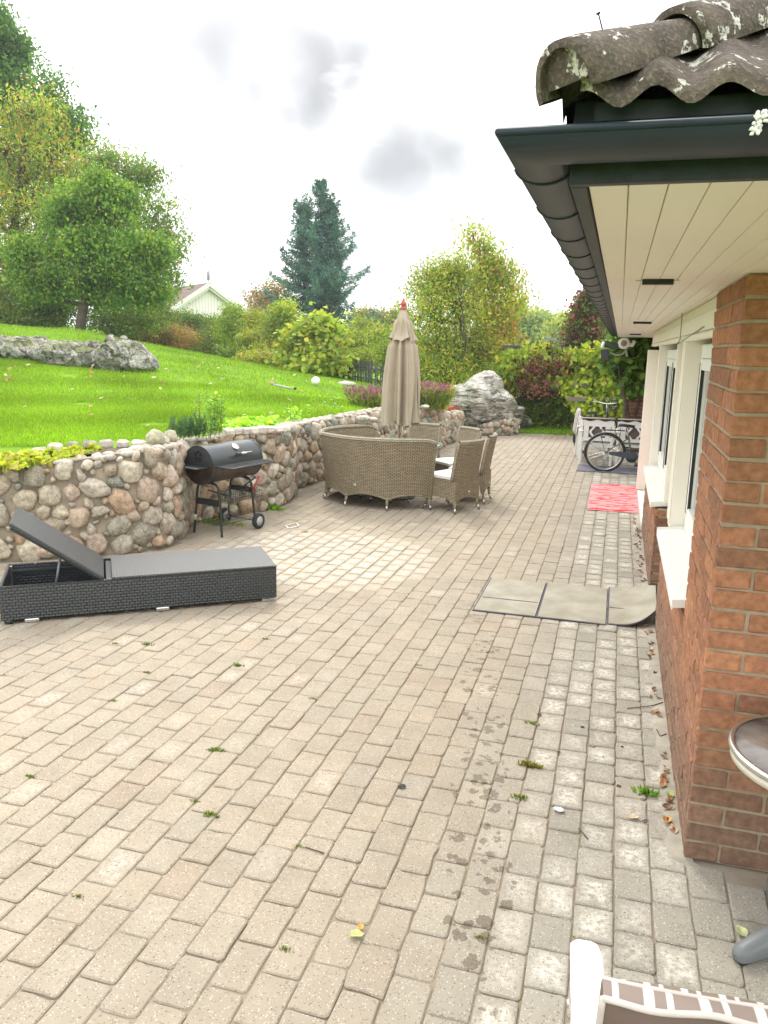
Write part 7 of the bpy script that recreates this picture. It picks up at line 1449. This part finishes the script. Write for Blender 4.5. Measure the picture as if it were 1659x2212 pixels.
tuft(425, 1118, .18, .08, 'straggly green weeds at the wall foot behind the left grill leg', [(.12, .24, .03), (.24, .16, .08)], 304, 200); tuft(470, 1130, .22, .05, 'low weeds under the grill rack', [(.12, .24, .03), (.16, .22, .05)], 305, 200)
# pebbles, crumbs, twigs
def peb(px_, py_, r, col, label, seed, nm='pebble', sc_=(1, .8, .6)):
    p = G(px_, py_); m = MB(); rock(m, (0, 0, r*.4), (r*sc_[0], r*sc_[1], r*sc_[2]), 2, .35, 1.5, seed, None, col); tag(m.build(nm, stm, None, (p[0], p[1], 0)), label, 'pebble')
peb(868, 1702, .020, (.06, .06, .055), 'black lump lying alone in the middle of the near paving', .2); peb(1258, 1572, .010, (.03, .03, .03), 'small black cube shaped crumb on the pale blocks near the wall', .4); peb(1344, 1614, .008, (.03, .03, .03), 'tiny black crumb right of the pale blocks', .5)
peb(1207, 1626, .010, (.08, .06, .05), 'dark crumb in the joint left of the pale blocks', .6); peb(1300, 1634, .010, (.8, .8, .78), 'tiny white stone on the pale blocks', .7); peb(1336, 1700, .012, (.14, .08, .07), 'dark red speck in a joint near the litter', .8); peb(1207, 1752, .026, (.85, .85, .84), 'white splat on a pale block near the pier', .9, 'bird_dropping', (1, .7, .12)); peb(1165, 1545, .012, (.10, .07, .05), 'brown crumb near the damp spots', 1.1)
for (P_, lb) in (([(1355, 1530), (1385, 1527), (1410, 1524), (1432, 1517)], 'thin dark twig lying against the foot of the brick wall'), ([(1418, 1575), (1426, 1590), (1440, 1585)], 'short forked dark twig near the pier foot'), ([(660, 1830), (685, 1838), (700, 1843)], 'thin twig on the paving left of the centre'), ([(1250, 1790), (1262, 1802), (1270, 1812)], 'thin dry straw on the paving near the pier')):
    Q = np.array([G(x, y, .006) for x, y in P_]); c_ = Q.mean(0); m = MB(); m.tube(Q-c_, .0028, 5); tag(m.build('twig', BARK, None, c_), lb, 'twig')
# chalk square drawn on the paving right of the grill
Q = [G(*p) for p in ((617, 1136), (640, 1130), (646, 1136), (624, 1142))]; m = MB()
for i in range(4):
    a_, b_ = Q[i], Q[(i+1) % 4]; m.box(((a_[0]+b_[0])/2, (a_[1]+b_[1])/2, .0045), (np.linalg.norm(b_-a_)+.01, .016, .0012), .0003, RZ(math.atan2(b_[1]-a_[1], b_[0]-a_[0])))
tag(m.build('chalk_square', plain('chalk', (.75, .72, .66), .95)), 'white chalk outline of a square on the paving near the grill', 'chalk mark')

# ---------------------------------------------------------------- autumn air
hm = bpy.data.materials.new('haze_air'); hm.use_nodes = True; t = hm.node_tree; t.nodes.clear(); o = t.nodes.new('ShaderNodeOutputMaterial'); v = t.nodes.new('ShaderNodeVolumePrincipled')
v.inputs['Color'].default_value = (.86, .93, 1, 1); v.inputs['Density'].default_value = .0009; v.inputs['Anisotropy'].default_value = .2; t.links.new(v.outputs[0], o.inputs['Volume'])
m = MB(); zlo = float(zz.min())-1.2; m.add([(x, y, z) for x in (-640, 640) for y in (-320, 940) for z in (zlo, 19)], [[0, 1, 3, 2], [4, 6, 7, 5], [0, 4, 5, 1], [2, 3, 7, 6], [0, 2, 6, 4], [1, 5, 7, 3]], None, None, False)
tag(m.build('haze', hm), 'thin pale autumn air over the whole garden', 'haze', None, 'stuff')
